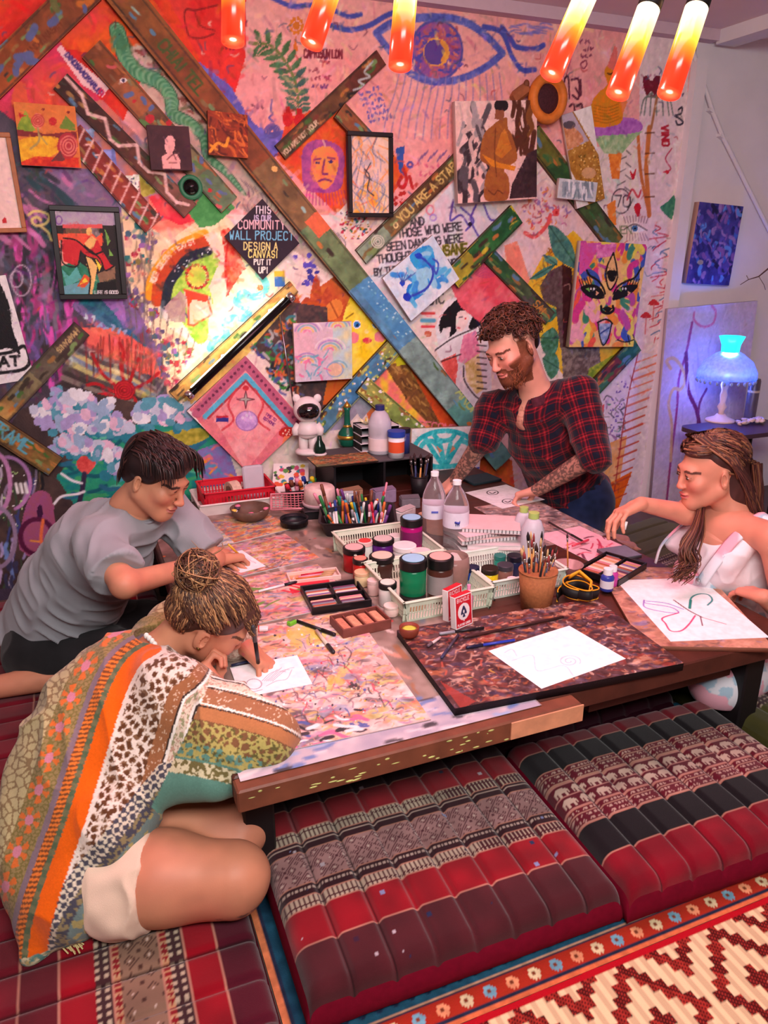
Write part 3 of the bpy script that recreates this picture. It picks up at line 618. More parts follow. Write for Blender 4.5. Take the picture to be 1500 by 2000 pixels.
# conduit pipe running slantwise down the white wall
pc=[aty(x,y,YW-.02)for x,y in((1352,96),(1392,218),(1412,268),(1500,445),(1560,560))]
cd=thing('conduit_pipe','white conduit pipe running slantwise down the lilac-lit wall','pipe',pc[1])
mb('pipe',MB().tube(np.array(pc)-pc[1],.011,8),white_wall,cd,True)
for k in(1,2):mb('clip',MB().box(pc[k]-pc[1]+[0,.006,0],(.05,.03,.016),R=roty(.4)),white_wall,cd)
# ================================================================ things hung on the mural wall
def planept(P,Y):
 P=np.asarray(P,float).reshape(-1,2);d=FWD[None]+RGT[None]*((P[:,:1]-750)/FPX)+UPV[None]*((1000-P[:,1:])/FPX)
 return(CAM[None]+d*(Y/d[:,1:2]))[:,[0,2]]
canvas_m=colmat('canvas_paint',.6,.22,220)
PAINTED=[]
def hung(name,label,cat,corners,back,thick,draw,res=.003,side=(226,214,200),bgc=(240,236,230),frame=None,seed=5,group=None,m=None):
 """panel on the wall: corners tl, tr, br, bl measured on its front face; back = gap behind it"""
 Yf=YW-back-thick;C4=planept(corners,Yf);c=C4.mean(0)
 ux=(C4[1]-C4[0])+(C4[2]-C4[3]);hw=np.linalg.norm(ux)/4;ux/=np.linalg.norm(ux)
 uz=np.array([-ux[1],ux[0]]);hh=(abs((C4[0]-C4[3])@uz)+abs((C4[1]-C4[2])@uz))/4
 A=np.stack([ux,uz],1)
 fn=lambda P:(planept(P,Yf)-c)@A
 p=Paint(-hw,hw,-hh,hh,res,bgc,seed,fn);p.sc=mpp((c[0],Yf,c[1]));draw(p);p.brush(0 if 'sign' in name else int(150*hw*hh/.01),.022,.005,.07,seed,.3);p.grain(.06)
 V,F,cc=p.grid(lambda x,z:np.c_[x,np.full_like(x,-thick),z])
 n=len(V);e=.0002
 bx=np.array([(-hw,-thick+e,-hh),(hw,-thick+e,-hh),(hw,-thick+e,hh),(-hw,-thick+e,hh),(-hw,0,-hh),(hw,0,-hh),(hw,0,hh),(-hw,0,hh)])
 Fb=np.array([(0,4,5,1),(1,5,6,2),(2,6,7,3),(3,7,4,0),(4,7,6,5)])+n
 V=np.concatenate([V,bx]);F=np.concatenate([F,Fb]);cc=np.concatenate([cc,np.tile(lin(side),(8,1))])
 ang=math.atan2(ux[1],ux[0]);loc=(c[0],YW-back,c[1])
 if frame is None:
  o=mk(name,V,F,m or canvas_m,cols=cc);o.location=loc;o.rotation_euler=(0,-ang,0);tag(o,label,cat,group);return o
 t=thing(name,label,cat,loc,group=group);t.rotation_euler=(0,-ang,0)
 mk('picture',V,F,m or canvas_m,t,cols=cc)
 fw,fd,fm=frame
 for nm,cx,cz,dx,dz in(('frame_rail',0,hh+fw/2,2*hw+2*fw,fw),('frame_rail',0,-hh-fw/2,2*hw+2*fw,fw),('frame_stile',-hw-fw/2,0,fw,2*hh),('frame_stile',hw+fw/2,0,fw,2*hh)):
  mb(nm,MB().rbox((cx,-fd/2,cz),(dx,fd,dz),.002),fm,t)
 return t
def strip(p0,p1,w):
 p0,p1=np.array(p0,float),np.array(p1,float);d=p1-p0;n=np.array([-d[1],d[0]])/np.linalg.norm(d)*w/2
 return[p0-n,p1-n,p1+n,p0+n]
def stroke_mix(cols,words=None,n=40,wcol=(40,40,40),wh=14,seed=1,wp=.2):
 def f(p,q=None):
  a,b,c,d=f.cor
  a,b,c,d=map(np.array,(a,b,c,d));L=np.linalg.norm(b-a);ang=math.atan2(*(b-a)[::-1])
  k=len(cols)
  for i in range(k):p.poly([a+(b-a)*i/k,a+(b-a)*(i+1)/k,d+(c-d)*(i+1)/k,d+(c-d)*i/k],cols[i],tuple(.75*v for v in cols[i]),1,hard=2)
  p.strokes([a,b,c,d],n,16,5,[(70,110,50),(90,130,160),(150,110,60),(60,50,40),(120,150,90),(190,120,60)]+list(cols),seed,(ang-.15,ang+.15),.6)
  p.line([a+(d-a)*.06,b+(c-b)*.06],2.2,(50,40,34),.5,smooth=False);p.line([a+(d-a)*.95,b+(c-b)*.95],2.6,(40,32,28),.6,smooth=False)
  if words:p.text(words,(a+(d-a)*.72)+(b-a)*wp,wh,wcol,wh*.15,ang,asp=.6)
 return f
PLANKS=[((-40,180),(175,-30),74,[(176,84,34),(150,78,40)],None,None,0,0,0,'wide orange-brown painted plank crossing the top corner of the mural'),((225,-30),(985,905),52,[(150,88,44),(156,84,46),(150,84,48),(140,110,70),(120,150,100),(100,165,205),(150,190,180),(110,190,176)],'CHIAI TEL',(70,90,40),22,.12,.021,'longest plank of the mural, brown at the top, blue and green lower down'),((745,112),(548,298),34,[(120,60,46),(120,80,50),(96,84,50)],None,None,0,0,0,'brown plank pointing up from the long plank toward the blue eye'),((664,215),(760,318),34,[(150,90,54),(110,96,54)],None,None,0,0,.0205,'short brown plank half hidden by the tall black frame'),((706,502),(912,300),34,[(150,180,150),(130,110,70),(110,80,50),(120,100,60)],"YOU ARE A STAR",(226,206,120),16,.36,0,'plank lettered you are a star, beside the tall black frame'),((884,546),(1010,418),40,[(200,190,60),(50,120,60),(40,110,60)],None,None,0,0,.021,'glossy green plank with a yellow lower end, left of the brown figure canvas foot'),((955,498),(1075,622),30,[(50,100,60),(80,100,70),(90,84,80)],'SAI',(206,140,60),14,.75,0,'dark green plank sloping down to the curly-haired man'),((1040,262),(1205,478),40,[(120,120,50),(60,110,60),(80,110,60),(90,110,70)],None,None,0,0,0,'worn green plank between the brown figure canvas and the three-eyed face'),((118,158),(372,412),38,[(66,30,28),(90,46,36),(110,60,46),(130,84,70)],None,None,0,0,0,'dark brown plank with a chalky white zigzag line'),((178,95),(448,400),46,[(150,80,40),(170,100,60),(130,90,60),(140,130,90),(120,150,110)],None,None,0,0,0,'brown plank running beside the green snake, small eye and red dots'),((140,258),(300,440),44,[(150,48,40),(160,60,46)],None,None,0,0,0,'brick-red plank with a white lattice of lines'),((160,642),(-20,832),40,[(84,64,60),(110,100,84),(150,140,100),(190,150,84)],'HMARANIS',(206,180,120),10,.03,0,'plank with small gold writing, sloping down from the red spiral'),((-20,828),(108,912),44,[(120,90,50),(150,110,60),(150,120,60)],'FRAME',(90,170,190),24,.02,.0205,'plank lettered in pale blue above the grey-shirted man'),((792,655),(622,836),36,[(190,200,110),(90,160,200),(80,150,200),(100,160,190)],None,None,0,0,0,'sky-blue plank speckled with yellow beside the sun face'),((708,752),(868,890),36,[(170,180,90),(150,180,90),(170,190,110)],None,None,0,0,.0205,'pale lime plank under the brown rock painting'),((1245,672),(1150,772),28,[(40,110,80),(150,60,50),(60,120,90)],None,None,0,0,0,'green and red plank below the three-eyed face canvas'),((340,775),(575,560),26,[(216,170,90),(226,190,110)],None,None,0,0,0,'pale straw-coloured plank under the black tube lamp'),]
for k,(p0,p1,w,cols,words,wc,wh,wp,back,lab)in enumerate(PLANKS):
 c4=strip(p0,p1,w);f=stroke_mix(cols,words,30,wc,wh,k,wp);f.cor=c4
 def draw(p,f=f,k=k,c4=c4):
  f(p)
  if k==8:
   zz=[(128,150),(160,185),(172,222),(205,232),(215,272),(232,285),(268,283),(272,318),(290,335),(322,340),(326,375),(345,395),(368,400)];p.line(zz,6,(236,196,190),.9,smooth=False)
  if k==9:
   for q in((240,157,6),(262,198,4),(293,232,9),(330,240,6),(410,372,4)):p.ell(q[:2],q[2],q[2],(190,40,50))
   p.ell((241,157),7,5,(240,230,226));p.ell((241,157),3.5,3.5,(60,50,90));p.strokes(c4,16,14,6,[(90,130,70),(90,110,160),(200,90,90)],3)
  if k==10:
   for t in np.linspace(.05,.95,9):a=np.array(c4[0])*(1-t)+np.array(c4[1])*t;b=np.array(c4[3])*(1-t-.08)+np.array(c4[2])*(t+.08);p.line([a,b],3,(240,196,190),.9,smooth=False);p.line([a+(4,30),b+(30,-14)],3,(240,196,190),.9,smooth=False)
  if k in(13,14):p.dots(c4,60,(1.5,3),[(236,226,120),(200,220,90),(240,240,240)],k)
  if k==1:
   p.poly(strip((610,420),(638,452),40),(222,110,70));p.ell((536,330),6,6,(236,190,110));p.text('AROMA',(890,768),20,(190,220,130),4,.88,asp=.6);p.poly(strip((715,545),(800,650),52),(90,156,196),(70,140,190),1);p.dots(strip((715,545),(800,650),44),40,2,[(170,220,230),(120,190,210)],3)
  if k==0:p.text('ANDY NASIH',(60,108),12,(110,50,20),1.6,-.77);p.strokes(c4,14,22,9,[(110,110,60),(90,100,150),(200,110,40)],5)
  if k==2:p.line([(728,120),(712,140),(722,150),(700,158),(712,168),(690,176)],3,(180,190,190));p.line([(700,180),(680,186),(690,200),(664,204),(672,214),(650,222)],4,(40,34,34));p.text('YOU ARE NOT YOUR',(556,304),8,(226,206,170),1.3,-.76)
  if k==4:p.ring((773,440),4,5,2,(240,220,150));[p.ring((738,472),r,r,1.3,(220,220,200))for r in(4,8,12)]
 hung('painted_plank',lab,'plank',c4,back,.02,draw,.0035,side=(88,60,40),bgc=cols[0],seed=20+k,group='planks criss-crossing the mural')
 # ---- canvases and frames
black_frame=mat('black_frame',(24,20,22),.45,var=.1)
oak_frame=mat('oak_frame',(168,104,62),.5,var=.15,vscale=40)
def d_spade(p):
 p.poly(R4(-40,240,40,470),(240,206,196),(244,214,204),1);p.poly([(4,432),(9,424),(14,432),(12,436),(6,436)],(200,40,50),smooth=True)
hung('framed_print','pale print in an oak frame cut off at the picture edge','picture',[(-70,268),(27,268),(27,446),(-70,446)],.02,.012,d_spade,frame=(.016,.02,oak_frame))
def d_land(p):
 p.poly(R4(20,190,160,335),(214,110,50),(222,130,60),1)
 p.poly([(34,245),(50,215),(62,240),(70,255),(34,262)],(110,150,40),(150,170,50),2);p.poly([(115,250),(128,226),(146,244),(148,256)],(120,150,50),(90,120,40),2)
 p.poly([(30,252),(90,262),(150,256),(150,272),(90,270),(32,266)],(130,40,40));p.poly([(35,275),(110,268),(110,300),(36,322)],(232,160,30),(240,190,40),2,smooth=True)
 p.ell((74,236),13,15,(226,110,90),(236,150,120),nz=2);[p.ring((74,236),r,r,1.4,(190,60,50))for r in(4,8,12)];p.line([(74,250),(76,275),(60,290)],3,(170,150,90));p.line([(76,262),(92,282)],2,(170,150,90))
 p.poly([(36,220),(52,226),(38,230)],(196,30,40));p.ell((103,237),8,8,(190,30,36));p.ell((84,214),3,3,(130,30,30));p.ell((133,219),3,3,(130,30,30));p.poly([(36,318),(70,305),(154,308),(156,330),(36,330)],(200,30,26),(224,70,30),2)
 p.ell((132,285),20,26,(190,40,50),(160,50,60),nz=2);[p.ring((134,285),r,r*1.2,1.5,(232,130,110))for r in(6,11,16)];p.poly([(100,315),(118,295),(128,314)],(110,50,50))
hung('canvas_painting','small canvas of a pink rose tree over yellow and red ground','painting',[(29,199),(149,208),(157,328),(39,322)],.022,.018,d_land)
def d_fig(p):
 p.poly(R4(280,235,380,340),(58,30,38),(76,44,50),1)
 p.poly([(322,272),(327,266),(337,266),(342,274),(341,290),(336,300),(346,302),(352,312),(352,330),(318,330),(316,306),(326,300),(322,290)],(240,176,170));p.line([(326,312),(338,302),(344,312)],1.5,(120,60,70));p.line([(330,318),(345,318)],1.3,(120,60,70))
hung('canvas_painting','small dark canvas with a pale hugging figure','painting',[(289,243),(371,248),(374,332),(293,332)],.042,.022,d_fig,side=(60,34,40))
def d_swirl(p):
 p.poly(R4(400,210,490,312),(120,46,26),(150,60,30),1);p.strokes(R4(408,216,484,306),60,40,2.6,[(206,100,40),(90,30,22),(226,120,50),(160,60,30)],6,(.5,1.2),.8,.8);p.line([(410,296),(425,280),(440,285),(446,270)],5,(240,160,50));p.line([(412,284),(424,292)],4,(240,160,50))
hung('canvas_painting','small rust-brown canvas scratched with orange lines','painting',[(407,215),(485,225),(483,309),(406,302)],.042,.022,d_swirl,side=(110,60,40))
def d_dancer(p):
 p.poly(R4(90,395,250,590),(40,36,36));p.poly([(106,412),(224,412),(226,440),(108,440)],(190,180,190),(160,140,170),2);p.ring((115,430),6,8,2,(130,90,160));p.poly(R4(122,438,200,446),(220,90,90));p.poly(R4(128,446,194,456),(110,84,60));p.poly([(112,456),(200,456),(200,480),(114,484)],(232,90,60));p.poly([(116,470),(150,475),(150,520),(120,525)],(240,170,150))
 p.poly([(118,520),(150,508),(195,540),(195,575),(122,575)],(30,120,84),(60,140,110),2);p.poly([(120,525),(135,540),(150,520),(160,545),(130,560)],(90,180,170));p.poly([(120,560),(180,545),(180,574),(122,574)],(110,170,180));p.poly([(150,560),(165,535),(180,545),(165,562)],(214,90,50));p.poly([(155,556),(166,542),(172,550)],(236,210,60))
 for P in([(120,470),(140,466),(165,480),(172,462),(190,468),(200,490),(215,515),(222,520),(205,528),(190,505),(170,500),(158,490),(150,520),(124,510)],):p.poly(P,(214,48,52),(190,34,44),2)
 p.poly([(165,475),(178,460),(188,468),(182,485),(172,488)],(236,190,110));p.ell((175,452),7,8,(236,190,110));p.poly([(178,446),(190,446),(196,458),(188,464),(180,456)],(60,50,50),(150,140,140),2)
 p.poly([(165,500),(178,505),(190,520),(186,545),(180,575),(174,575),(178,540),(170,522)],(238,196,120));p.poly([(186,505),(198,520),(194,530)],(240,220,70));p.poly([(190,535),(225,520),(225,545),(195,552)],(140,110,84));p.poly([(190,552),(226,548),(228,576),(188,576)],(24,22,24));p.poly([(204,446),(216,470),(210,480)],(120,180,80));p.poly([(212,485),(222,500),(214,500)],(120,180,80))
 for P in([(120,470),(122,512),(150,520),(158,490)],[(165,480),(195,505),(205,528),(222,520)],[(166,500),(176,540),(174,574)],[(124,465),(150,470),(180,495),(200,492)]):p.line(P,2.4,(20,16,18))
 p.text('LIFE IS GOOD',(185,574),6,(236,236,236),1.1,.0,asp=.6)
hung('framed_picture','black-framed print of a dancing figure in a red robe','picture',[(106,412),(225,414),(236,575),(127,574)],.022,.012,d_dancer,.0022,frame=(.019,.024,black_frame))
def d_sign(p):
 p.poly(R4(430,380,600,560),(36,26,40),(48,36,50),1)
 for s_,x,y,h,c in(('THIS',514,417,14,(240,230,236)),('IS OUR',514,431,10,(200,190,220)),('COMMUNITY',512,447,16,(246,200,206)),('WALL PROJECT',512,468,16,(120,200,230)),('DESIGN A',512,488,14,(236,224,140)),('CANVAS!',514,503,13,(236,226,130)),('PUT IT',514,517,10,(236,230,220)),('UP!',514,533,11,(236,230,220))):p.text(s_,(x+3,y),h,c,1.9,.015,asp=.46,gap=.5,center=True)
hung('diamond_sign','black diamond sign hand-lettered community wall project','sign',[(441,460),(514,388),(584,476),(512,548)],.022,.016,d_sign,.0021,side=(30,24,30))
def d_tall(p):
 p.poly(R4(680,255,770,425),(236,200,180),(240,216,190),0);p.poly([(690,390),(720,350),(755,360),(755,420),(690,420)],(236,170,60),(240,220,190),1,hard=2.5)
 p.strokes(R4(690,268,758,418),55,60,2,[(110,120,140),(220,120,90),(150,160,190),(240,160,80),(200,190,210)],8,(1.0,2.0),.6,1.0);p.ell((719,318),9,6,(200,190,190));p.line([(712,330),(722,345),(718,370),(730,382)],2,(60,60,70));p.line([(724,318),(714,340),(726,352)],1.6,(70,70,80))
hung('framed_picture','tall narrow black frame with a pale swirling drawing','picture',[(687,266),(761,268),(757,417),(685,415)],.042,.012,d_tall,frame=(.017,.026,black_frame))
def d_back(p):
 p.poly(R4(880,190,1060,400),(240,196,184),(246,214,204),1)
 p.strokes([(892,200),(950,200),(950,390),(900,390)],40,40,8,[(90,84,90),(170,160,160),(60,50,56),(220,190,180)],9,(1.2,2.0),.8,.8);p.strokes([(1000,200),(1040,200),(1040,300),(1000,300)],24,40,9,[(130,80,40),(90,50,34),(240,206,196)],10,(1.4,1.8),.9)
 p.poly([(1000,360),(1030,300),(1050,290),(1050,385),(995,388)],(52,34,40),(70,50,54),2)
 p.poly([(975,235),(990,230),(992,250),(1000,265),(1010,310),(985,330),(994,350),(990,390),(948,390),(948,345),(956,325),(938,310),(944,265),(962,245)],(180,110,50),(150,86,44),2,smooth=True)
 p.poly([(940,300),(975,318),(1008,325),(1004,334),(960,325)],(222,140,40));p.poly([(978,262),(986,250),(1000,290),(980,310),(966,300)],(214,140,50),(190,110,40),2)
 p.ell((979,206),14,13,(40,32,36));p.poly([(968,214),(985,216),(984,236),(966,232)],(150,90,60));p.line([(954,372),(965,380),(972,372),(982,378)],2,(110,60,34));p.line([(968,250),(966,300),(970,345)],2,(120,66,34))
hung('canvas_painting','large canvas of a brown figure seen from behind, pink and black','painting',[(887,198),(1046,195),(1051,388),(896,397)],.042,.03,d_back,.0026)
def d_face(p):
 p.poly(R4(1110,465,1262,685),(240,200,120),(236,180,130),1)
 p.strokes(R4(1118,475,1255,675),150,26,11,[(214,60,140),(240,150,60),(60,90,180),(236,220,90),(190,80,160),(60,140,110),(236,90,70),(240,170,190),(240,206,120)],12,(.8,2.3),.75,.6)
 p.poly([(1135,475),(1175,474),(1150,520),(1130,540)],(226,80,150),(200,90,180),2);p.poly([(1165,478),(1205,476),(1200,500),(1165,505)],(214,90,170),(230,150,200),2)
 K=(22,18,20)
 for sgn,cx in((-1,1158),(1,1220)):
  p.poly([(cx-24,562),(cx-12,556),(cx+4,556),(cx+18,566),(cx+22,582),(cx,583),(cx-14,576)]if sgn<0 else[(cx+26,558),(cx+10,556),(cx-6,560),(cx-18,570),(cx-24,586),(cx-4,582),(cx+14,572)],K,smooth=True)
  p.poly([(cx-14,564),(cx-8,562),(cx-6,570)],(120,190,90));p.poly([(cx+6,568),(cx+12,572),(cx+6,578)],(240,180,140));[p.ell((cx-4+6*i,564),1.8,2.4,(240,240,240))for i in(0,1)]
  for i in range(5):p.line([(cx-22+i*5,560-i*.6),(cx-27+i*5,546-i)]if sgn<0 else[(cx+24-i*5,558),(cx+29-i*5,545)],1.8,K)
 p.line([(1146,528),(1152,538),(1168,548),(1178,562),(1182,574)],3.6,K);p.line([(1252,524),(1240,542),(1222,550),(1206,560),(1198,574)],3.6,K)
 p.poly([(1198,494),(1204,520),(1205,545),(1192,566),(1184,545),(1186,520)],(236,190,130));p.line([(1198,494),(1204,520),(1205,545),(1192,566),(1184,545),(1186,520),(1198,494)],3,K);p.poly([(1186,530),(1204,530),(1200,548),(1190,548)],K,smooth=True)
 p.line([(1174,598),(1176,608),(1188,612),(1198,606),(1197,598)],5,K);p.poly([(1176,602),(1186,598),(1196,602),(1188,612)],K)
 p.line([(1167,630),(1180,624),(1190,626),(1196,632)],3,K);p.poly([(1170,632),(1194,632),(1186,668),(1178,674),(1170,650)],(110,140,200),(190,200,226),2);p.line([(1168,630),(1171,655),(1178,674),(1188,660),(1195,632)],2.6,K);p.line([(1172,652),(1190,640)],2.4,(40,60,140))
 p.line([(1206,664),(1222,668),(1240,663)],2,K);p.line([(1226,655),(1230,672)],2,K);p.line([(1236,654),(1242,668)],2,K)
hung('canvas_painting','bright canvas of a three-eyed face with its tongue out','painting',[(1133,471),(1257,476),(1244,678),(1113,677)],.024,.03,d_face,.0026)
def d_rain(p):
 p.poly(R4(565,620,700,755),(230,190,200),(206,200,214),0,hard=2);p.poly(R4(650,630,690,740),(220,220,170),(190,220,220),1,hard=2)
 for c,n in(((600,650),5),((645,685),5),((660,640),4),((600,710),4),((660,720),3)):
  for k in range(n):p.ring(c,6+k*6,5+k*5,2.6,[(226,130,170),(240,200,110),(130,190,200),(170,140,200),(240,230,230)][k%5],a=.7,t0=3.3,t1=6.1)
 p.ell((654,722),14,12,(226,190,160));p.ring((654,722),16,14,2,(150,170,200));p.strokes(R4(580,690,640,740),20,16,3,[(120,180,200),(226,130,170)],14)
hung('canvas_painting','square pastel canvas of rainbow arches beside the sun face','painting',[(573,631),(685,628),(690,739),(577,747)],.03,.022,d_rain)
def d_cat(p):
 p.poly(R4(735,450,910,630),(190,224,240),(226,238,244),1);p.poly([(800,500),(840,480),(850,530),(830,570),(800,590),(795,560),(820,540)],(50,170,230),(30,130,220),1,smooth=True);p.strokes([(770,540),(840,480),(880,530),(810,600)],24,26,10,[(90,190,236),(150,214,240),(60,150,226)],15)
 p.line([(812,498),(830,508),(846,530),(836,560),(812,575),(796,580)],4,(50,70,190));p.line([(845,505),(856,515),(852,535),(846,520)],3,(60,90,200));p.ell((795,580),8,8,(30,60,190));p.ell((786,553),5,6,(30,70,200));p.ell((818,500),7,6,(30,70,200))
 for k in range(5):p.line([(786,552),(776+k*9,532+(k%2)*4)],1.4,(60,80,170))
hung('canvas_painting','white diamond canvas with a blue watercolour cat','painting',[(744,550),(838,461),(904,543),(806,620)],.042,.016,d_cat)
def d_pink(p):
 p.poly([(370,800),(480,690),(600,830),(480,940)],(222,110,130),(236,140,140),1);p.poly([(400,790),(480,712),(570,810),(480,920)],(240,140,146),(246,180,180),1)
 for w,o,c in((20,0,(190,100,130)),(10,26,(90,190,220)),(4,36,(180,60,70))):p.line([(385+o*.6,806+o*.3),(480,708+o),(590-o*.6,838+o*.1)],w,c,smooth=False)
 for k in range(14):t=k/13;p.ell((388+92*t,800-92*t),3,3,(110,50,80));p.ell((480+100*t,708+116*t),3,3,(110,50,80))
 p.poly([(480,766),(483,777),(494,780),(483,783),(480,794),(477,783),(466,780),(477,777)],(170,170,160));p.line([(480,762),(483,777),(497,780),(483,783),(480,798),(477,783),(463,780),(477,777),(480,762)],1.4,(110,40,60),smooth=False);p.ell((480,758),6,5,(200,50,60))
 for sg in(-1,1):p.line([(480+sg*18,760),(480+sg*34,790),(480+sg*24,820),(480+sg*46,840)],4,(214,70,80),.8)
 p.ell((482,822),20,18,(190,150,220),(220,180,230),nz=2);p.ring((482,822),21,19,1.4,(150,110,190));[p.ell((474+8*i,816-(i%2)*5),3,3.4,(230,210,240))for i in range(3)]
 p.poly(R4(422,812,446,816),(200,40,60));p.poly(R4(422,816,446,824),(50,50,140));p.text('TIME TO',(518,810),5,(120,40,120),1,.6);p.text('GO HOME',(514,818),5,(120,40,120),1,.6)
 p.poly([(546,842),(556,834),(574,836),(578,848),(562,856),(546,850)],(196,40,36),smooth=True);p.dots([(548,840),(574,838),(572,850),(552,852)],12,1.6,[(246,200,180)],4);p.poly([(555,852),(566,852),(564,875),(548,875)],(240,130,90))
hung('canvas_painting','pink diamond canvas with a star and blue chevron above the red basket','painting',[(372,800),(480,692),(596,828),(482,930)],.02,.016,d_pink,.0026,side=(226,170,180))
def d_cats(p):
 p.poly(R4(-80,520,80,760),(236,236,236));p.poly([(-60,560),(-10,545),(16,590),(24,640),(36,676),(38,692),(14,680),(-60,690)],(24,24,28),smooth=True);p.line([(-50,698),(20,688),(46,676),(56,692),(56,712),(36,724),(-20,730)],6,(26,26,30));p.text('CAT',(-22,718),18,(26,26,30),5,-.08,asp=.95)
hung('poster','white poster with a black brush-drawn cat cut off at the picture edge','poster',[(-75,548),(16,536),(63,740),(-60,760)],.004,.003,d_cats)
# silver box light, gold glitter plank, mask, tube lamp
def d_silver(p):
 p.poly(R4(1080,340,1175,400),(196,206,208),(214,224,226),1);p.poly([(1098,354),(1160,358),(1158,388),(1098,384)],(170,190,196),(140,160,170),1);p.strokes(R4(1100,356,1158,386),22,24,3,[(236,244,246),(120,140,150)],16,(1.4,1.7))
hung('brushed_panel','small silver brushed panel below the gold glitter plank','panel',[(1092,348),(1167,356),(1163,395),(1089,386)],.045,.02,d_silver)
def d_glit(p):
 p.poly([(1050,210),(1110,200),(1220,390),(1150,400)],(190,140,60),(160,110,40),2,hard=3);p.dots([(1100,280),(1150,260),(1220,380),(1160,400)],160,1.6,[(240,206,120),(220,170,70),(120,90,30)],17)
 p.poly([(1060,220),(1110,205),(1150,275),(1098,300)],(190,176,190));p.poly([(1082,250),(1115,245),(1140,275),(1100,292)],(206,130,80),(226,170,130),2,smooth=True);p.ell((1112,244),12,8,(90,80,90));p.ell((1150,338),14,11,(214,170,120))
hung('glitter_plank','gold glitter board with a snapshot at its top','board',[(1062,232),(1122,222),(1212,372),(1160,400)],.02,.018,d_glit)
p0=aty(1066,194,YW-.05);ms=thing('ring_mask','round orange ring mask with a dark speckled centre','mask',p0,R=rotx(math.pi/2)@rotz(0))
mb('ring',MB().lathe([(.062,.0),(.095,.0),(.1,.015),(.092,.035),(.075,.042),(.06,.03),(.058,.008)],28,sy=1.05),mat('orange_mask',(206,116,40),.6,var=.2,bump=.3),ms,True)
mb('centre',MB().lathe([(.07,.0),(.066,.012),(.03,.018),(0.0001,.02)],28,sy=1.05),mat('dark_seed',(54,24,30),.8,var=.6,vscale=120),ms,True)
p0=aty(1016,182,YW-.03);q=thing('wood_knob','small brown carved wood piece above the brown figure canvas','carving',p0)
mb('body',MB().rbox((0,0,0),(.09,.05,.05),.012,R=roty(-.6)),mat('carved_wood',(150,90,56),.6,var=.3),q);mb('peg',MB().ball((.02,-.015,.035),(.014,.014,.018),8,6),mat('carved_wood2',(120,70,44),.6),q,True)
p0=aty(372,366,YW-.012);q=thing('wall_dome','black glossy dome with a green rim under the hugging figure canvas','dome',p0,R=rotx(math.pi/2))
mb('rim',MB().lathe([(.03,.0),(.046,.0),(.046,.012),(.034,.016),(.03,.01)],20),mat('green_rim',(50,120,84),.5),q,True);mb('dome',MB().lathe([(.032,.004),(.028,.02),(.016,.03),(.0001,.034)],20),mat('gloss_black',(16,14,16),.2,var=0),q,True)
# black tube lamp shining on the mural
a,b=aty(572,577,YW-.07),aty(366,775,YW-.07);ax=(b-a)/np.linalg.norm(b-a);L=np.linalg.norm(b-a)
tl=thing('tube_lamp','black tube lamp with chrome ends lying across the bright part of the mural','lamp',(a+b)/2)
mb('housing',MB().cyl(-ax*L*.46,ax*L*.46,.016,n=16),mat('black_tube',(12,12,14),.25,var=0),tl,True)
for s_ in(-1,1):mb('end_cap',MB().cyl(ax*s_*L*.46,ax*s_*L*.5,.021,n=16),mat('chrome',(220,220,224),.15,1.,var=0),tl,True)
nrm=np.cross(ax,(0,1.,0));nrm=nrm if nrm[2]>0 else-nrm
for s_ in(-.3,.15):mb('bracket',MB().box(ax*L*s_+np.array([0,.028,0]),(.02,.05,.012),R=align((0,1,0))),mat('chrome',(220,220,224),.15,1.,var=0),tl)
mb('light_strip',MB().box(nrm*.014+np.array([0,.008,0]),(L*.88,.008,.008),R=np.stack([ax,np.cross(nrm,ax),nrm],1)),mat('lamp_strip',(255,250,225),.5,var=0,emit=(255,244,205),estr=14),tl)
mid=(a+b)/2+nrm*.06-np.array([0,.03,0])
lo=light('tube_lamp_light','AREA',mid,(0,0,0),.65,(1.0,.94,.80),L*.85,.05)
zdir=-(nrm*.85+np.array([0,.45,0]));Rm=np.stack([ax,np.cross(zdir/np.linalg.norm(zdir),ax),zdir/np.linalg.norm(zdir)],1);lo.rotation_euler=Matrix(Rm.tolist()).to_euler()
# thin steel rod standing by the dark strip
a,b=aty(546,615,YW-.03),aty(575,800,YW-.05)
rd=mb('steel_rod',MB().tube([a-b,(0,0,0)],.004,8),mat('steel',(150,150,156),.3,1.,var=0),None,True);rd.location=b;tag(rd,'thin steel rod standing beside the square pastel canvas','rod')
# ---------------------------------------------------------------- hanging lamps with red-orange glass
def glow_mat():
 m=bpy.data.materials.new('glowing_glass');m.use_nodes=True;nt=m.node_tree;N=nt.nodes;b=N['Principled BSDF']
 tc=N.new('ShaderNodeTexCoord');sp=N.new('ShaderNodeSeparateXYZ');nt.links.new(tc.outputs['Generated'],sp.inputs[0])
 r=N.new('ShaderNodeValToRGB');nt.links.new(sp.outputs['Z'],r.inputs[0]);e=r.color_ramp.elements
 e[0].position=.0;e[0].color=(.95,.010,.004,1);e[1].position=1.;e[1].color=(1,.93,.6,1)
 for p_,c in((.30,(1.,.03,.005,1)),(.48,(1.,.30,.012,1)),(.62,(1.,.72,.05,1)),(.8,(1,.9,.35,1))):x=e.new(p_);x.color=c
 s=N.new('ShaderNodeMapRange');s.inputs['From Min'].default_value=.3;s.inputs['To Min'].default_value=.85;s.inputs['To Max'].default_value=2.6;nt.links.new(sp.outputs['Z'],s.inputs[0])
 nt.links.new(r.outputs[0],b.inputs['Emission Color']);nt.links.new(s.outputs[0],b.inputs['Emission Strength']);b.inputs['Base Color'].default_value=(.5,.03,.01,1);b.inputs['Roughness'].default_value=.2
 return m
GLOW=glow_mat();blackm=mat('lamp_black',(16,14,14),.4,var=0);bulbm=mat('lamp_bulb',(255,240,220),.4,var=0,emit=(255,236,205),estr=6)
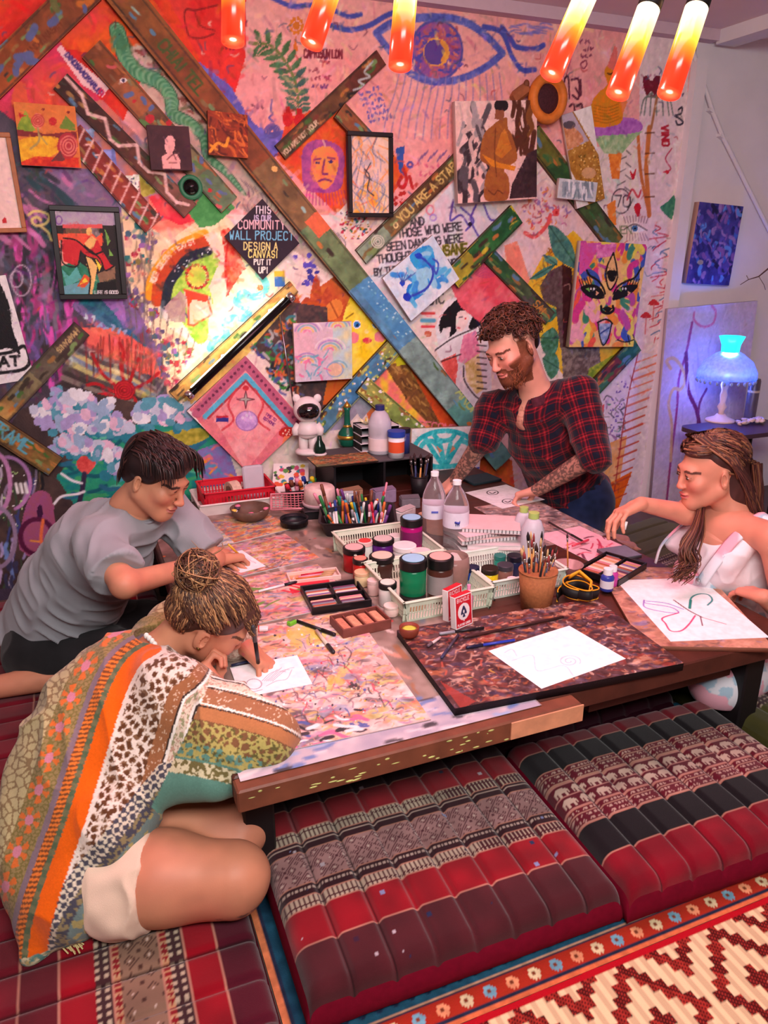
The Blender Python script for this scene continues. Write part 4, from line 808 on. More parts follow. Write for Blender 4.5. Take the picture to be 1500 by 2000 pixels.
LAMPS=[((455,82),(456,-110),'leftmost of the hanging lamps, above the foot sketch'),((608,86),(664,-80),'red glass lamp hanging beside the fern and small sun'),((781,130),(796,-50),'red glass lamp hanging in front of the blue eye'),((1076,146),(1150,-22),'tilted red glass lamp right of the blue eye'),((1206,184),(1268,14),'tilted yellow glass lamp over the ochre seated figure'),((1306,184),(1360,18),'rightmost hanging lamp, white on one side')]
for k,(pb,pt,lab)in enumerate(LAMPS):
 d=1.72;B=atd(*pb,d);T=atd(*pt,d);ax=(T-B)/np.linalg.norm(T-B);Ls=.205;T=B+ax*Ls
 lp=thing('hanging_lamp','hanging lamp: '+lab if k==0 else lab,'lamp',B,group='red glass lamps hanging from the ceiling',R=align(ax))
 lp['label']=lab
 mb('glass_shade',MB().lathe([(.0265,0),(.0265,Ls),(.0245,Ls),(.0245,.0)],24),GLOW,lp,True)
 mb('socket',MB().lathe([(.027,Ls),(.027,Ls+.05),(.012,Ls+.062),(.0001,Ls+.064)],18),blackm,lp,True)
 mb('bulb',MB().lathe([(.0001,.012),(.02,.014),(.022,.03),(.012,.1),(.008,Ls)],14),bulbm,lp,True)
 R=align(ax);top=np.array([0,0,Ls+.05]);up=R.T@np.array([0,0,1.]);h=(ZC-(T+ax*.05)[2])
 mb('rod',MB().tube([top,top+up*.03,top+up*h],.006,8),blackm,lp,True);mb('ceiling_cup',MB().lathe([(.0001,-.03),(.04,-.03),(.04,0)],16,c=top+up*h,R=R.T),blackm,lp,True)
 light('lamp_glow','POINT',B-ax*.03,(0,0,0),3.4,(1.0,.44,.40),.03)
 # ================================================================ floor: rugs, mattresses, cushions
paint_m=colmat('painted_surface',.55,.2,200);cloth_m=colmat('woven_cloth',.9,.35,900,spec=.1,sheen=.2);rug_m=colmat('rug_weave',.95,.4,500,spec=.05)
def band_pattern(kind,u,v,rng):
 """u, v in metres -> colour (0..255) of a woven band"""
 n=u.shape;c=np.zeros(n+(3,),np.float32)
 def pick(m,col):c[m]=col
 if kind=='ticks':
  c[:]=(80,18,32);pick((np.mod(u,.0105)<.0058)&(np.mod(v+.002*np.sign(np.sin(u*600)),.012)<.0105),(206,186,162))
 elif kind=='lines':
  c[:]=(56,10,24);pick(np.mod(v,.011)<.0016,(206,176,160));pick((np.abs(np.mod(v,.022)-.012)<.0022)&(np.mod(u,.0095)<.006),(206,180,166))
 elif kind in('diamond','diamond2'):
  P=.030 if kind=='diamond' else.038
  base=(186,138,136)if kind=='diamond' else(150,116,96);dk=(96,40,52)if kind=='diamond' else(84,52,44)
  a=np.abs(np.mod(u,P)-P/2)+np.abs(np.mod(v,P)-P/2);b=np.abs(np.mod(u+P/2,P)-P/2)+np.abs(np.mod(v+P/2,P)-P/2)
  c[:]=base;pick((a<P*.33)&(a>P*.23),dk);pick((b<P*.16)&(b>P*.08),dk);pick(a<P*.1,(226,200,186));pick((a>P*.46)&(a<P*.53),dk)
 elif kind=='check':
  c[:]=(70,40,44);pick((np.mod(u,.0168)<.0085)&(np.mod(v,.0168)<.0085),(206,186,160))
 elif kind=='redline':
  c[:]=(150,24,34);pick(np.mod(u,.012)<.003,(206,150,110));pick((np.abs(np.mod(u,.012)-.008)<.0015)&(np.mod(v,.01)<.006),(206,170,130))
 elif kind=='motif':
  c[:]=(110,16,38);t=np.mod(v,.016);pick(t<.0016,(200,150,130));k=np.mod(u,.02)
  pick((np.abs(t-.009)+np.abs(k-.005)<.0045)&(np.abs(t-.009)+np.abs(k-.005)>.002),(214,176,160));pick((np.abs(k-.013)<.0045)&(np.abs(t-.009)<.0035)&(np.abs(np.abs(k-.013)-.0025)>.0012),(214,176,160))
 return c
def paint_bands(nv,nu,W_,H_,bands,rng,along_u=True):
 """bands: (upto fraction, solid colour or pattern name). v = 0 at the far side"""
 v,u=np.meshgrid(np.linspace(0,H_,nv),np.linspace(0,W_,nu),indexing='ij');c=np.zeros((nv,nu,3),np.float32);f0=0.
 for f1,what in bands:
  m=(v/H_>=f0-1e-6)&(v/H_<=f1+1e-6)
  if isinstance(what,str):c[m]=band_pattern(what,u[m][None],(v[m]-f0*H_)[None],rng)[0]
  else:c[m]=what
  f0=f1
 for f1,what in bands[:-1]:c[np.abs(v/H_-f1)*H_<.0016]=(206,140,120)
 return c
def cushion(name,label,cat,loc,rz,W_,D_,h,bands,nch,seam_u=True,res=.0035,side=(112,10,36),swap=False,dome=.012,group=None,draw=None):
 """padded mat: W_ along x, D_ along y, bands run along x from the far side (or from the left when swap)"""
 rng=np.random.default_rng(int(W_*1000+D_*77));nu,nv=int(W_/res)+1,int(D_/res)+1
 if swap:c=paint_bands(nu,nv,D_,W_,bands,rng).transpose(1,0,2)
 else:c=paint_bands(nv,nu,W_,D_,bands,rng)
 if draw:draw(c,res)
 c*=(.84+.10*(vnoise(nv,nu,12,12,rng)-.5)*2)[...,None]
 v,u=np.meshgrid(np.linspace(0,1,nv),np.linspace(0,1,nu),indexing='ij')
 eu=np.minimum(u,1-u)*W_;ev=np.minimum(v,1-v)*D_;r=min(.03,h*.4)
 edge=lambda e:np.where(e<r,r-np.sqrt(np.maximum(r*r-(r-e)**2,0)),0)
 t=(u if seam_u else v)*nch;seam=np.abs(t-np.round(t))*(W_ if seam_u else D_)/nch
 inner=(t>.5)&(t<nch-.5)
 z=h-edge(eu)-edge(ev)+dome*(1-(2*u-1)**4)*(1-(2*v-1)**4)-np.where(inner,.010*np.exp(-(seam/.007)**2),0)+.004*(vnoise(nv,nu,60,60,rng)-.5)
 c[inner&(seam<.0013)]*=.55
 X=(u-.5)*W_;Y=(.5-v)*D_
 T_=thing(name,label,cat,loc,rz,group)
 V=np.stack([X,Y,z],-1).reshape(-1,3);i=np.arange(nu*nv).reshape(nv,nu)
 F=np.stack([i[1:,:-1],i[1:,1:],i[:-1,1:],i[:-1,:-1]],-1).reshape(-1,4)
 mk('cover',V,F,cloth_m,T_,True,cols=lin(np.clip(c,0,255)).reshape(-1,3))
 bd=np.concatenate([i[0,:],i[1:,-1],i[-1,-2::-1],i[-2:0:-1,0]]);P=V[bd];n=len(P)
 rows=[]
 for k,(zz,out)in enumerate(((1.,0),(.75,.006),(.45,.008),(.15,.004),(0.,-.006))):
  q=P.copy();q[:,2]=P[:,2]*zz;d=q[:,:2]/(np.linalg.norm(q[:,:2],axis=1)[:,None]);q[:,:2]+=d*out;rows.append(q)
 SV=np.concatenate(rows);SF=np.array([(k*n+j,k*n+(j+1)%n,k*n+n+(j+1)%n,k*n+n+j)for k in range(4)for j in range(n)])
 mk('side_band',SV,SF[:,::-1],mat('cushion_side_%d_%d_%d'%side,side,.9,var=.12,vscale=60,bump=.2,bscale=600,spec=.1),T_,True)
 return T_
MAR,CRI,BRN,BLK=(62,14,30),(158,10,30),(86,30,38),(22,14,20)
# maroon mattress along the left with its patterned stripe
x0,x1=-.95,.205
def fr(x):return(x-x0)/(x1-x0)
cushion('floor_mattress','long maroon floor mattress with a patterned stripe under the two people on the left','mattress',((x0+x1)/2,(.55+3.15)/2,0),0,x1-x0,2.6,.06,[(fr(-.245),(128,22,40)),(fr(-.174),(104,18,34)),(fr(-.108),CRI),(fr(-.078),'check'),(fr(-.062),'redline'),(fr(.015),'diamond2'),(fr(.031),'redline'),(fr(.061),'check'),(fr(.126),CRI),(1.,(88,16,36))],28,seam_u=False,res=.0042,swap=True,dome=.004,side=(70,12,26))  # leftmost band reddened: red light on the maroon put into its colour
b1=[(.13,MAR),(.27,CRI),(.33,'ticks'),(.385,'lines'),(.55,'diamond'),(.605,'lines'),(.665,'ticks'),(.81,CRI),(1.,BRN)]
def spots(c,res):
 r=np.random.default_rng(3)
 for k in range(26):
  y,x=int(r.random()*c.shape[0]),int(r.random()*c.shape[1]);s_=r.integers(1,4);c[y:y+s_,x:x+s_]=[(150,160,210),(40,50,90),(206,190,200),(60,30,60)][r.integers(4)]
cushion('floor_cushion','red striped floor cushion with a pale diamond-woven middle band','cushion',(.612,1.262,0.006),math.radians(-1.0),.70,.56,.10,b1,8,draw=spots)
def elephants(c,res):
 nv,nu=c.shape[:2]
 eg=["..######...",".#########.","###########","###########","#.#######.#","#.##...##.#","#.##...##..","..##...##.."]
 for row in(.40,.475):
  for k in range(14):
   x=int((.02+k*.07)*nu);y=int(row*nv);s_=max(1,int(.0032/res+.5))
   for j,line in enumerate(eg):
    for i_,ch in enumerate(line):
     if ch=='#':c[y+j*s_*1:y+(j+1)*s_,x+i_*s_:x+(i_+1)*s_]=(222,190,172)
 c[int(.385*nv):int(.39*nv)]=(206,140,130);c[int(.455*nv):int(.46*nv)]=(206,140,130);c[int(.535*nv):int(.54*nv)]=(206,140,130)
b2=[(.13,(128,8,30)),(.28,BLK),(.375,'motif'),(.54,(104,14,36)),(.635,'motif'),(.81,BLK),(1.,(140,8,32))]
cushion('floor_cushion','red and black floor cushion woven with rows of elephants','cushion',(1.318,1.225,0.006),math.radians(-1.5),.68,.54,.10,b2,8,draw=elephants)
cushion('floor_cushion','dark maroon floor cushion pushed back under the table','cushion',(1.28,1.80,0),.02,.66,.54,.10,[(.5,(50,12,26)),(1.,(58,14,30))],7,res=.006,side=(44,8,22))
cushion('floor_cushion','olive green floor cushion beside the table below the woman in white','cushion',(2.02,1.46,0),.12,.62,.66,.09,[(.42,(92,90,44)),(.58,'check'),(1.,(86,82,38))],8,res=.005,side=(66,62,30))
cushion('floor_cushion','olive green floor mat behind the bare feet, grey woven stripe','cushion',(2.45,2.45,0),.25,.9,.85,.06,[(.45,(96,92,56)),(.55,'check'),(1.,(92,86,50))],8,res=.006,side=(70,66,36),seam_u=False)
# persian rug under the cushions
pr=Paint(.215,2.3,.905,1.6,.004,(40,90,110),9)
pr.poly(R4(.2,.9,2.3,1.6),(40,92,116),(30,60,84),1);pr.poly(R4(.2,.9,2.3,.915),(206,110,70));pr.poly(R4(.2,.915,2.3,.922),(40,44,66));pr.poly(R4(.2,.922,2.3,.962),(176,54,34),(150,40,30),2);pr.poly(R4(.2,.962,2.3,.972),(40,44,66));pr.poly(R4(.2,.966,2.3,.969),(200,150,120))
for k in range(26):
 c_=(.25+k*.052,.942);q=[(206,190,150),(110,160,180),(226,150,110)][k%3]
 for j in range(6):t=j*1.047;pr.ell((c_[0]+.008*math.cos(t),c_[1]+.008*math.sin(t)),.0065,.0065,q)
 pr.ell(c_,.0045,.0045,(120,60,40))
pr.sc=1.
for k in range(40):x=.22+k*.035;pr.line([(x,.985),(x+.018,1.0),(x+.035,.985)],.004,(30,36,60));pr.ell((x+.018,1.012),.006,.006,[(190,80,60),(206,190,160)][k%2])
pr.poly(R4(.2,.9,.228,1.6),(206,120,80));pr.poly(R4(.228,.9,.236,1.6),(40,44,66));pr.grain(.15)
V,F,cc=pr.grid(lambda x,y:np.c_[x,y,np.full_like(x,.005)]);o=mk('persian_rug',V-[1.2,1.2,0],F,rug_m,cols=cc,loc=(1.2,1.2,0));tag(o,'patterned rug with a rust flower border showing below the cushions','rug')
# cream and red woven mat in the front corner
nx,ny=560,230;X,Y=np.meshgrid(np.linspace(.1,2.3,nx),np.linspace(.0,.902,ny));cell=.0175;P=14
uu=np.floor((X-.02)/cell);vv=np.floor((Y-.9)/cell*.8);tri=lambda a,p:np.abs(np.mod(a,p)-p/2)
s_=np.mod(tri(uu,P)+tri(vv,P),5);dark=s_<2
hat=np.mod((X+Y)/.0058,1)<.5;c=np.where(dark[...,None],np.where(hat[...,None],(64,22,24),(158,48,40)),(226,190,150)).astype(float)
c*=(1+.08*np.sign(np.sin(X/.0042)))[...,None];c[Y>.89]=(176,20,34);c[(X<.113)]=(176,20,34)
i=np.arange(nx*ny).reshape(ny,nx);F=np.stack([i[:-1,:-1],i[:-1,1:],i[1:,1:],i[1:,:-1]],-1).reshape(-1,4)
o=mk('woven_mat',np.stack([X-1.2,Y-.45,.008+.0012*np.where(dark,1,0)],-1).reshape(-1,3),F,rug_m,cols=lin(np.clip(c,0,255)).reshape(-1,3),loc=(1.2,.45,0));tag(o,'cream and red woven mat with stepped diamonds in the front corner','mat')
# ================================================================ the low table
wood=mat('dark_table_wood',(74,36,28),.45,var=.35,vscale=14,bump=.15,bscale=40);wood2=mat('brown_table_wood',(110,62,44),.5,var=.3,vscale=18,bump=.15,bscale=40);endw=mat('pale_end_wood',(206,140,106),.6,var=.2,vscale=24)
TX0,TX1,TY0,TY1=.197,1.80,1.30,3.2
tb=thing('low_table','large low wooden table spattered with paint, covered in art supplies','table',(1.0,2.2,0))
def tl_(x,y,z):return np.array([x-1.0,y-2.2,z])
npl=8
for k in range(npl):
 y0=TY0+(TY1-TY0)*k/npl;y1=TY0+(TY1-TY0)*(k+1)/npl-.003
 mb('tabletop_plank',MB().rbox(tl_((TX0+TX1)/2,(y0+y1)/2,.3525),(TX1-TX0,y1-y0,.055),.004),wood,tb)
def d_front(c4):pass
mb('front_plank',MB().rbox(tl_(.612,1.276,.352),(.83,.045,.054),.004),wood2,tb)
mb('front_plank_end',MB().rbox(tl_(.93,1.2525,.353),(.2,.004,.046),.001),endw,tb,label='pale bare wood patch at the plank end')
mb('apron',MB().box(tl_(.56,1.42,.275),(.62,.04,.10)),wood2,tb);mb('apron',MB().box(tl_(1.42,1.42,.275),(.5,.04,.10)),wood,tb);mb('apron',MB().box(tl_(.28,2.2,.275),(.04,1.4,.10)),wood,tb);mb('apron',MB().box(tl_(1.72,2.2,.275),(.04,1.4,.10)),wood,tb)
for x in(.26,1.73):
 for y in(1.40,3.1):mb('leg',MB().rbox(tl_(x,y,.1625),(.07,.07,.325),.006),mat('black_leg',(26,20,22),.5),tb)
spl=MB();r_=random.Random(3)
for k in range(46):
 x=r_.uniform(.21,1.0);z=r_.uniform(.332,.374);spl.ball(tl_(x,1.2535,z),(r_.uniform(.002,.012),.0012,r_.uniform(.0012,.003)),6,4)
mb('paint_splashes',spl,mat('splash_lime',(190,190,80),.5,var=.9,vscale=25),tb,True,kind='stuff')
def sheet(name,label,cat,corners,z,thick,draw,res=.003,bgc=(250,246,248),side=None,group=None,m=None,seed=3,rnd=0.):
 """flat panel lying at height z (its top at z + thick); corners far-left, far-right, near-right, near-left"""
 C4=np.array([atz(x,y,z+thick)[:2]for x,y in corners]);c=C4.mean(0);ux=(C4[1]-C4[0])+(C4[2]-C4[3]);hw=np.linalg.norm(ux)/4;ux/=np.linalg.norm(ux);uy=np.array([-ux[1],ux[0]])
 hh=(abs((C4[0]-C4[3])@uy)+abs((C4[1]-C4[2])@uy))/4;A=np.stack([ux,uy],1)
 def fn(P):
  P=np.asarray(P,float).reshape(-1,2);d=FWD[None]+RGT[None]*((P[:,:1]-750)/FPX)+UPV[None]*((1000-P[:,1:])/FPX);t=(z+thick-CAMH)/d[:,2:3];return((CAM[None]+d*t)[:,:2]-c)@A
 p=Paint(-hw,hw,-hh,hh,res,bgc,seed,fn);p.sc=mpp((c[0],c[1],z));draw(p);p.hw,p.hh=hw,hh;p.grain(.05)
 V,F,cc=p.grid(lambda x,y:np.c_[x,y,np.full_like(x,thick)]);n=len(V)
 bx=np.array([(-hw,-hh,thick-.0002),(hw,-hh,thick-.0002),(hw,hh,thick-.0002),(-hw,hh,thick-.0002),(-hw,-hh,0),(hw,-hh,0),(hw,hh,0),(-hw,hh,0)]);Fb=np.array([(0,4,5,1),(1,5,6,2),(2,6,7,3),(3,7,4,0),(4,7,6,5)])+n
 V=np.concatenate([V,bx]);F=np.concatenate([F,Fb]);cc=np.concatenate([cc,np.tile(lin(side or bgc),(8,1))])
 o=mk(name,V,F,m or paint_m,cols=cc,loc=(c[0],c[1],z));o.rotation_euler=(0,0,math.atan2(ux[1],ux[0]));tag(o,label,cat,group);return o
def splat(pal,n=160,ln=26,w=7,big=None,seed=1,drips=40,ang=(-.6,.5)):
 def f(p):
  B=[(p.x[0],p.y[0]),(p.x[-1],p.y[0]),(p.x[-1],p.y[-1]),(p.x[0],p.y[-1])];fn,sc=p.fn,p.sc;p.fn=None;k=sc
  p.sc=1.;p.strokes(B,n//2,ln*k*1.8,w*k*2.6,pal,seed,ang,.32,.8);p.strokes(B,n,ln*k,w*k*.7,pal,seed+5,ang,.42,.8);p.dots(B,drips,(1.*k,3.2*k),pal,seed+1,asp=(.6,2.2),a=.8);p.strokes(B,n,ln*k*.6,1.3*k,pal,seed+2,(0,3.1),.7,1.2)
  mu=p.c.mean((0,1));lt=float(mu.mean()>.45);p.c=p.c*(.78-.16*lt)+(.22+.16*lt)*(mu*(1-.5*lt)+.5*lt*np.array([.80,.74,.72],np.float32))*(1-.1*(1-lt));p.c+=((p.nz[2]-.5)*.16+(p.nz[1]-.5)*.10)[...,None];np.clip(p.c,0,1,out=p.c)
  p.fn,p.sc=fn,sc
 return f
 # grey spattered cover over the near-left half of the table
paperw=colmat('paper',.7,.05,300,spec=.2)
cov=Paint(-.3,.42,-.93,.93,.006,(160,138,128),6);cov.sc=1.
cov.poly(R4(-.4,-1,.5,1),(164,142,132),(124,104,94),1,hard=2);cov.strokes(R4(-.3,-.93,.42,.93),260,.06,.012,[(190,170,160),(110,90,84),(206,150,130),(90,80,80),(214,196,190),(160,110,80),(120,120,130)],5,(1.0,2.2),.5);cov.dots(R4(-.3,-.93,.42,.93),90,(.002,.007),[(214,190,60),(196,60,60),(40,36,40),(220,110,60)],6)
cov.poly(R4(-.3,-.93,.42,-.80),(206,190,196),(170,160,176),1,hard=2);cov.strokes(R4(-.3,-.93,.42,-.78),60,.05,.008,[(150,170,206),(226,210,214),(70,64,70),(110,130,180)],7,(-.3,.3),.6)
V,F,cc=cov.grid(lambda x,y:np.c_[x,y,np.full_like(x,.002)]);o=mk('table_cover',V,F,paint_m,cols=cc,loc=(.51,2.21,TZ));tag(o,'grey paint-smeared cover sheet spread over the table','table cover')
S1=TZ+.0025
PAL=[(236,150,140),(226,90,90),(240,200,190),(206,160,70),(120,140,180),(90,70,80),(240,226,220),(214,110,140),(190,190,90),(160,120,170),(60,54,60),(240,130,70)]
def sA(p):p.poly(R4(300,1150,900,1550),(236,206,200),(226,180,176),0);splat(PAL,260,26,6,seed=11,drips=140)(p);p.dots([(556,1232),(620,1222),(636,1252),(566,1264)],26,(3,9),[(226,206,90),(226,180,80),(214,190,120)],8,asp=(1.,2.4),a=.6);p.strokes([(520,1250),(640,1240),(780,1380),(560,1420)],60,26,1.6,[(60,54,60),(120,90,110),(206,60,90),(70,90,150)],21,(.2,1.4),.6,1.2);p.dots([(520,1240),(660,1210),(800,1390),(540,1440)],160,(.8,2.4),[(60,54,60),(206,70,80),(90,100,160),(240,236,236),(206,170,60)],22);p.strokes([(560,1410),(700,1385),(720,1430),(560,1470)],30,24,6,[(60,54,60),(226,110,150),(90,100,160),(240,226,226)],5,(-.4,.3));p.line([(555,1440),(600,1432)],9,(70,60,66));p.dots([(680,1330),(700,1335),(704,1362),(686,1364)],9,(2,6),[(70,62,66)],5,asp=(.4,.9),a=.8);p.dots([(640,1318),(668,1316),(672,1346),(646,1348)],14,(3,7),[(236,170,80),(240,190,110)],6,a=.6)
sheet('painting_board','white paint-spattered board nearest the woman in the patterned shawl','board',[(505,1222),(690,1192),(842,1405),(500,1478)],S1,.003,sA,.0026,bgc=(236,210,204),seed=31)
def sB(p):p.poly(R4(400,1050,800,1300),(220,140,130),(206,170,160),0);splat(PAL,150,24,7,seed=12,drips=70)(p);p.poly([(560,1140),(640,1124),(645,1140),(570,1160)],(206,40,60));p.strokes(R4(470,1140,600,1190),16,30,6,[(214,60,80),(110,150,70),(236,190,170)],3,(-.5,.3))
sheet('painting_board','pink and red paint-smeared board beside the black pastel box','board',[(455,1135),(628,1098),(690,1180),(470,1222)],S1,.003,sB,seed=32)
def sC(p):p.poly(R4(380,1000,700,1160),(226,160,140),(214,190,170),0);splat(PAL+[(240,120,50)],150,22,7,seed=13,drips=60)(p)
sheet('painting_board','peach paint-dabbed board in front of the black pen tray','board',[(425,1072),(560,1040),(622,1092),(440,1130)],S1,.0033,sC,seed=33)
def sD(p):p.poly(R4(380,950,700,1110),(206,150,110),(190,160,150),0);splat([(240,130,50),(110,100,110),(236,200,160),(90,110,170),(226,90,70),(206,180,90)],150,24,8,seed=14,drips=50)(p)
sheet('painting_board','orange and grey paint-dabbed board near the painted bowl','board',[(420,1018),(520,994),(566,1034),(428,1066)],S1,.0036,sD,seed=34)
def sE(p):p.poly(R4(270,960,480,1120),(190,186,180),(170,170,190),0);splat([(90,180,170),(236,200,90),(150,140,190),(240,230,220),(226,140,110),(110,110,140)],150,26,7,seed=15,drips=40)(p)
sheet('painting_board','pale board streaked teal and lilac beside the grey-shirted man','board',[(298,1002),(408,986),(424,1064),(330,1086)],S1,.0042,sE,seed=35)
# dark drawing board, tan board, papers
def sDark(p):
 p.poly(R4(700,1100,1400,1450),(66,42,46),(96,60,58),0);splat([(130,60,50),(190,110,70),(60,40,50),(226,190,170),(110,90,110),(160,70,60),(70,60,90),(206,150,120)],420,18,4,seed=16,drips=220)(p);p.poly([(860,1330),(930,1370),(900,1385)],(170,60,50),a=.7);p.strokes([(850,1280),(950,1270),(1000,1340),(900,1370)],26,12,2,[(206,160,140),(190,150,130),(190,90,70),(206,160,70)],6,(0,3.1),.5)
sheet('drawing_board','dark board crusted with paint lying at the front of the table','board',[(768,1232),(1182,1165),(1312,1300),(897,1382)],TZ,.022,sDark,.0028,bgc=(66,42,46),side=(34,22,28),seed=36)
def sDark2(p):p.poly(R4(880,1120,1260,1260),(74,44,44),(100,62,56),0);splat([(226,130,60),(110,60,56),(206,170,160),(60,40,46)],90,16,4,seed=18,drips=60)(p)
def sTan(p):p.poly(R4(1000,1000,1600,1400),(196,130,100),(176,112,88),0);splat([(150,80,70),(226,150,120),(120,110,170),(90,60,56),(214,130,110)],110,16,4,seed=17,drips=90)(p)
sheet('drawing_board','tan board under the large butterfly drawing','board',[(1120,1095),(1330,1120),(1560,1250),(1318,1280)],TZ,.013,sTan,.003,bgc=(196,130,100),side=(170,110,90),seed=37)
def sBut(p):
 p.line([(1258,1172),(1262,1178),(1310,1186),(1325,1197),(1296,1195),(1260,1186),(1258,1172)],2.2,(150,120,200));p.line([(1262,1174),(1300,1178),(1335,1190)],2.4,(130,130,210));p.line([(1325,1197),(1294,1207),(1300,1218),(1310,1232),(1330,1232),(1345,1220),(1358,1202)],2.4,(206,60,110));p.line([(1347,1188),(1350,1168),(1366,1160),(1384,1162),(1391,1172),(1382,1182)],3,(60,140,140));p.line([(1347,1188),(1349,1172)],5,(40,130,120))
 p.line([(1316,1172),(1345,1192),(1372,1206)],2.2,(90,40,50));p.line([(1372,1206),(1418,1219)],1.2,(150,60,90));p.line([(1368,1204),(1372,1222)],1.6,(90,40,60))
sheet('drawing_paper','large white sheet with a butterfly outline drawn in colour','paper',[(1196,1132),(1352,1130),(1520,1242),(1318,1255)],TZ+.013,.0006,sBut,.0022,m=paperw)
def sSpi(p):
 t=np.linspace(0,13,60);p.line(np.c_[1112+(3+t*1.5)*np.cos(t),1291+(2+t*.75)*np.sin(t)],1.1,(214,190,206),.9,smooth=False);p.line([(1000,1290),(1040,1280),(1050,1310),(1100,1300),(1120,1320)],1,(220,200,212));p.line([(985,1275),(1000,1268),(1010,1282)],1,(220,200,212))
sheet('drawing_paper','blank-looking white sheet with a faint spiral on the dark board','paper',[(948,1272),(1108,1224),(1226,1284),(1064,1344)],TZ+.022,.0006,sSpi,.0022,m=paperw)
def sMug(p):
 p.ring((496,1336),15,10,1.2,(150,130,150));p.line([(480,1340),(486,1352),(512,1347)],1.2,(150,130,150));[p.line([(512+k*4,1330),(524+k*7,1318-k*2),(534+k*8,1312-(k%3)*4)],.9,(170,150,170))for k in range(6)];p.line([(520,1340),(540,1330),(560,1326),(570,1308)],.9,(180,160,176))
sheet('drawing_paper','small sheet with a pencil mug and steam under the drawing hand','paper',[(442,1305),(578,1280),(613,1335),(478,1362)],S1+.003,.0006,sMug,.0018,m=paperw)
sheet('drawing_paper','pale sheet under the hands of the grey-shirted man','paper',[(425,1085),(470,1076),(522,1104),(470,1120)],S1+.0045,.0006,lambda p:p.line([(480,1090),(500,1100)],1,(200,180,190)),.004,m=paperw)
def sLogo(p):
 for c_ in((962,962),(992,979)):p.ring(c_,11,4.5,1.6,(40,36,44));p.line([(c_[0]-6,c_[1]),(c_[0],c_[1]+2),(c_[0]+6,c_[1]-1)],2,(50,40,50))
sheet('drawing_paper','white sheet with two small oval emblems under the tattooed hand','paper',[(917,958),(1000,946),(1052,976),(972,998)],TZ+.001,.0006,sLogo,.0026,m=paperw)
# ================================================================ things on the table
def gloss(name,c,r=.3,**k):return mat(name,c,r,**k)
def M_(c,r=.45,var=.06,**k):return mat('c_%d_%d_%d_%d'%(*c,int(r*100)),c,r,var=var,**k)
LIDB=(20,18,20)
def jar(label,px,zb,wpx,hpx,col,lid=LIDB,top=None,band=None,rough=.25,group='paint jars in the baskets',name='paint_jar',lidf=.22):
 """screw-top jar; px = middle of its foot, zb = height of what it stands on"""
 P=atz(*px,zb);s=mpp(P);r=wpx*s/2;h=hpx*s*1.03;t=thing(name,label,'jar',P,group=group);hl=h*lidf
 mb('body',MB().lathe([(r*.9,0),(r*.97,r*.08),(r*.97,h-hl-r*.2),(r*.86,h-hl)],22),M_(col,rough),t,True)
 ld=autosmooth(mb('lid',MB().lathe([(r,h-hl),(r,h-r*.05),(r*.94,h),(.0001,h)],22),M_(lid,.35),t))
 if top:autosmooth(mb('lid_label',MB().lathe([(r*.8,h),(r*.8,h+.0012),(.0001,h+.0014)],22),M_(top,.5),ld))
 if band:autosmooth(mb('label_band',MB().lathe([(r*.985,h*.2),(r*.985,h*.62)],22),M_(band,.5),t))
 return t
def bottle(label,px,zb,wpx,hpx,prof,col,cap,capf=.08,m=None,band=None,bandz=(.25,.5),group=None,name='bottle',extra=None):
 """prof: (radius fraction, height fraction)"""
 P=atz(*px,zb);s=mpp(P);r=wpx*s/2;h=hpx*s*1.03;t=thing(name,label,'bottle',P,group=group)
 mb('body',MB().lathe([(a*r,b*h)for a,b in prof],24),m or M_(col,.3),t,True)
 rc=prof[-1][0]*r*1.12
 autosmooth(mb('cap',MB().lathe([(rc,h*(prof[-1][1])),(rc,h*(prof[-1][1]+capf)),(.0001,h*(prof[-1][1]+capf+.002))],16),M_(cap,.4),t))
 if band:autosmooth(mb('label_band',MB().lathe([(r*1.01,h*bandz[0]),(r*1.01,h*bandz[1])],24),M_(band,.5),t))
 return t,r,h
clear=mat('clear_plastic',(240,236,238),.08,var=0,trans=.92,ior=1.25,spec=.5)
haze=mat('frosted_plastic',(226,224,234),.3,var=.04,trans=.35,ior=1.3)
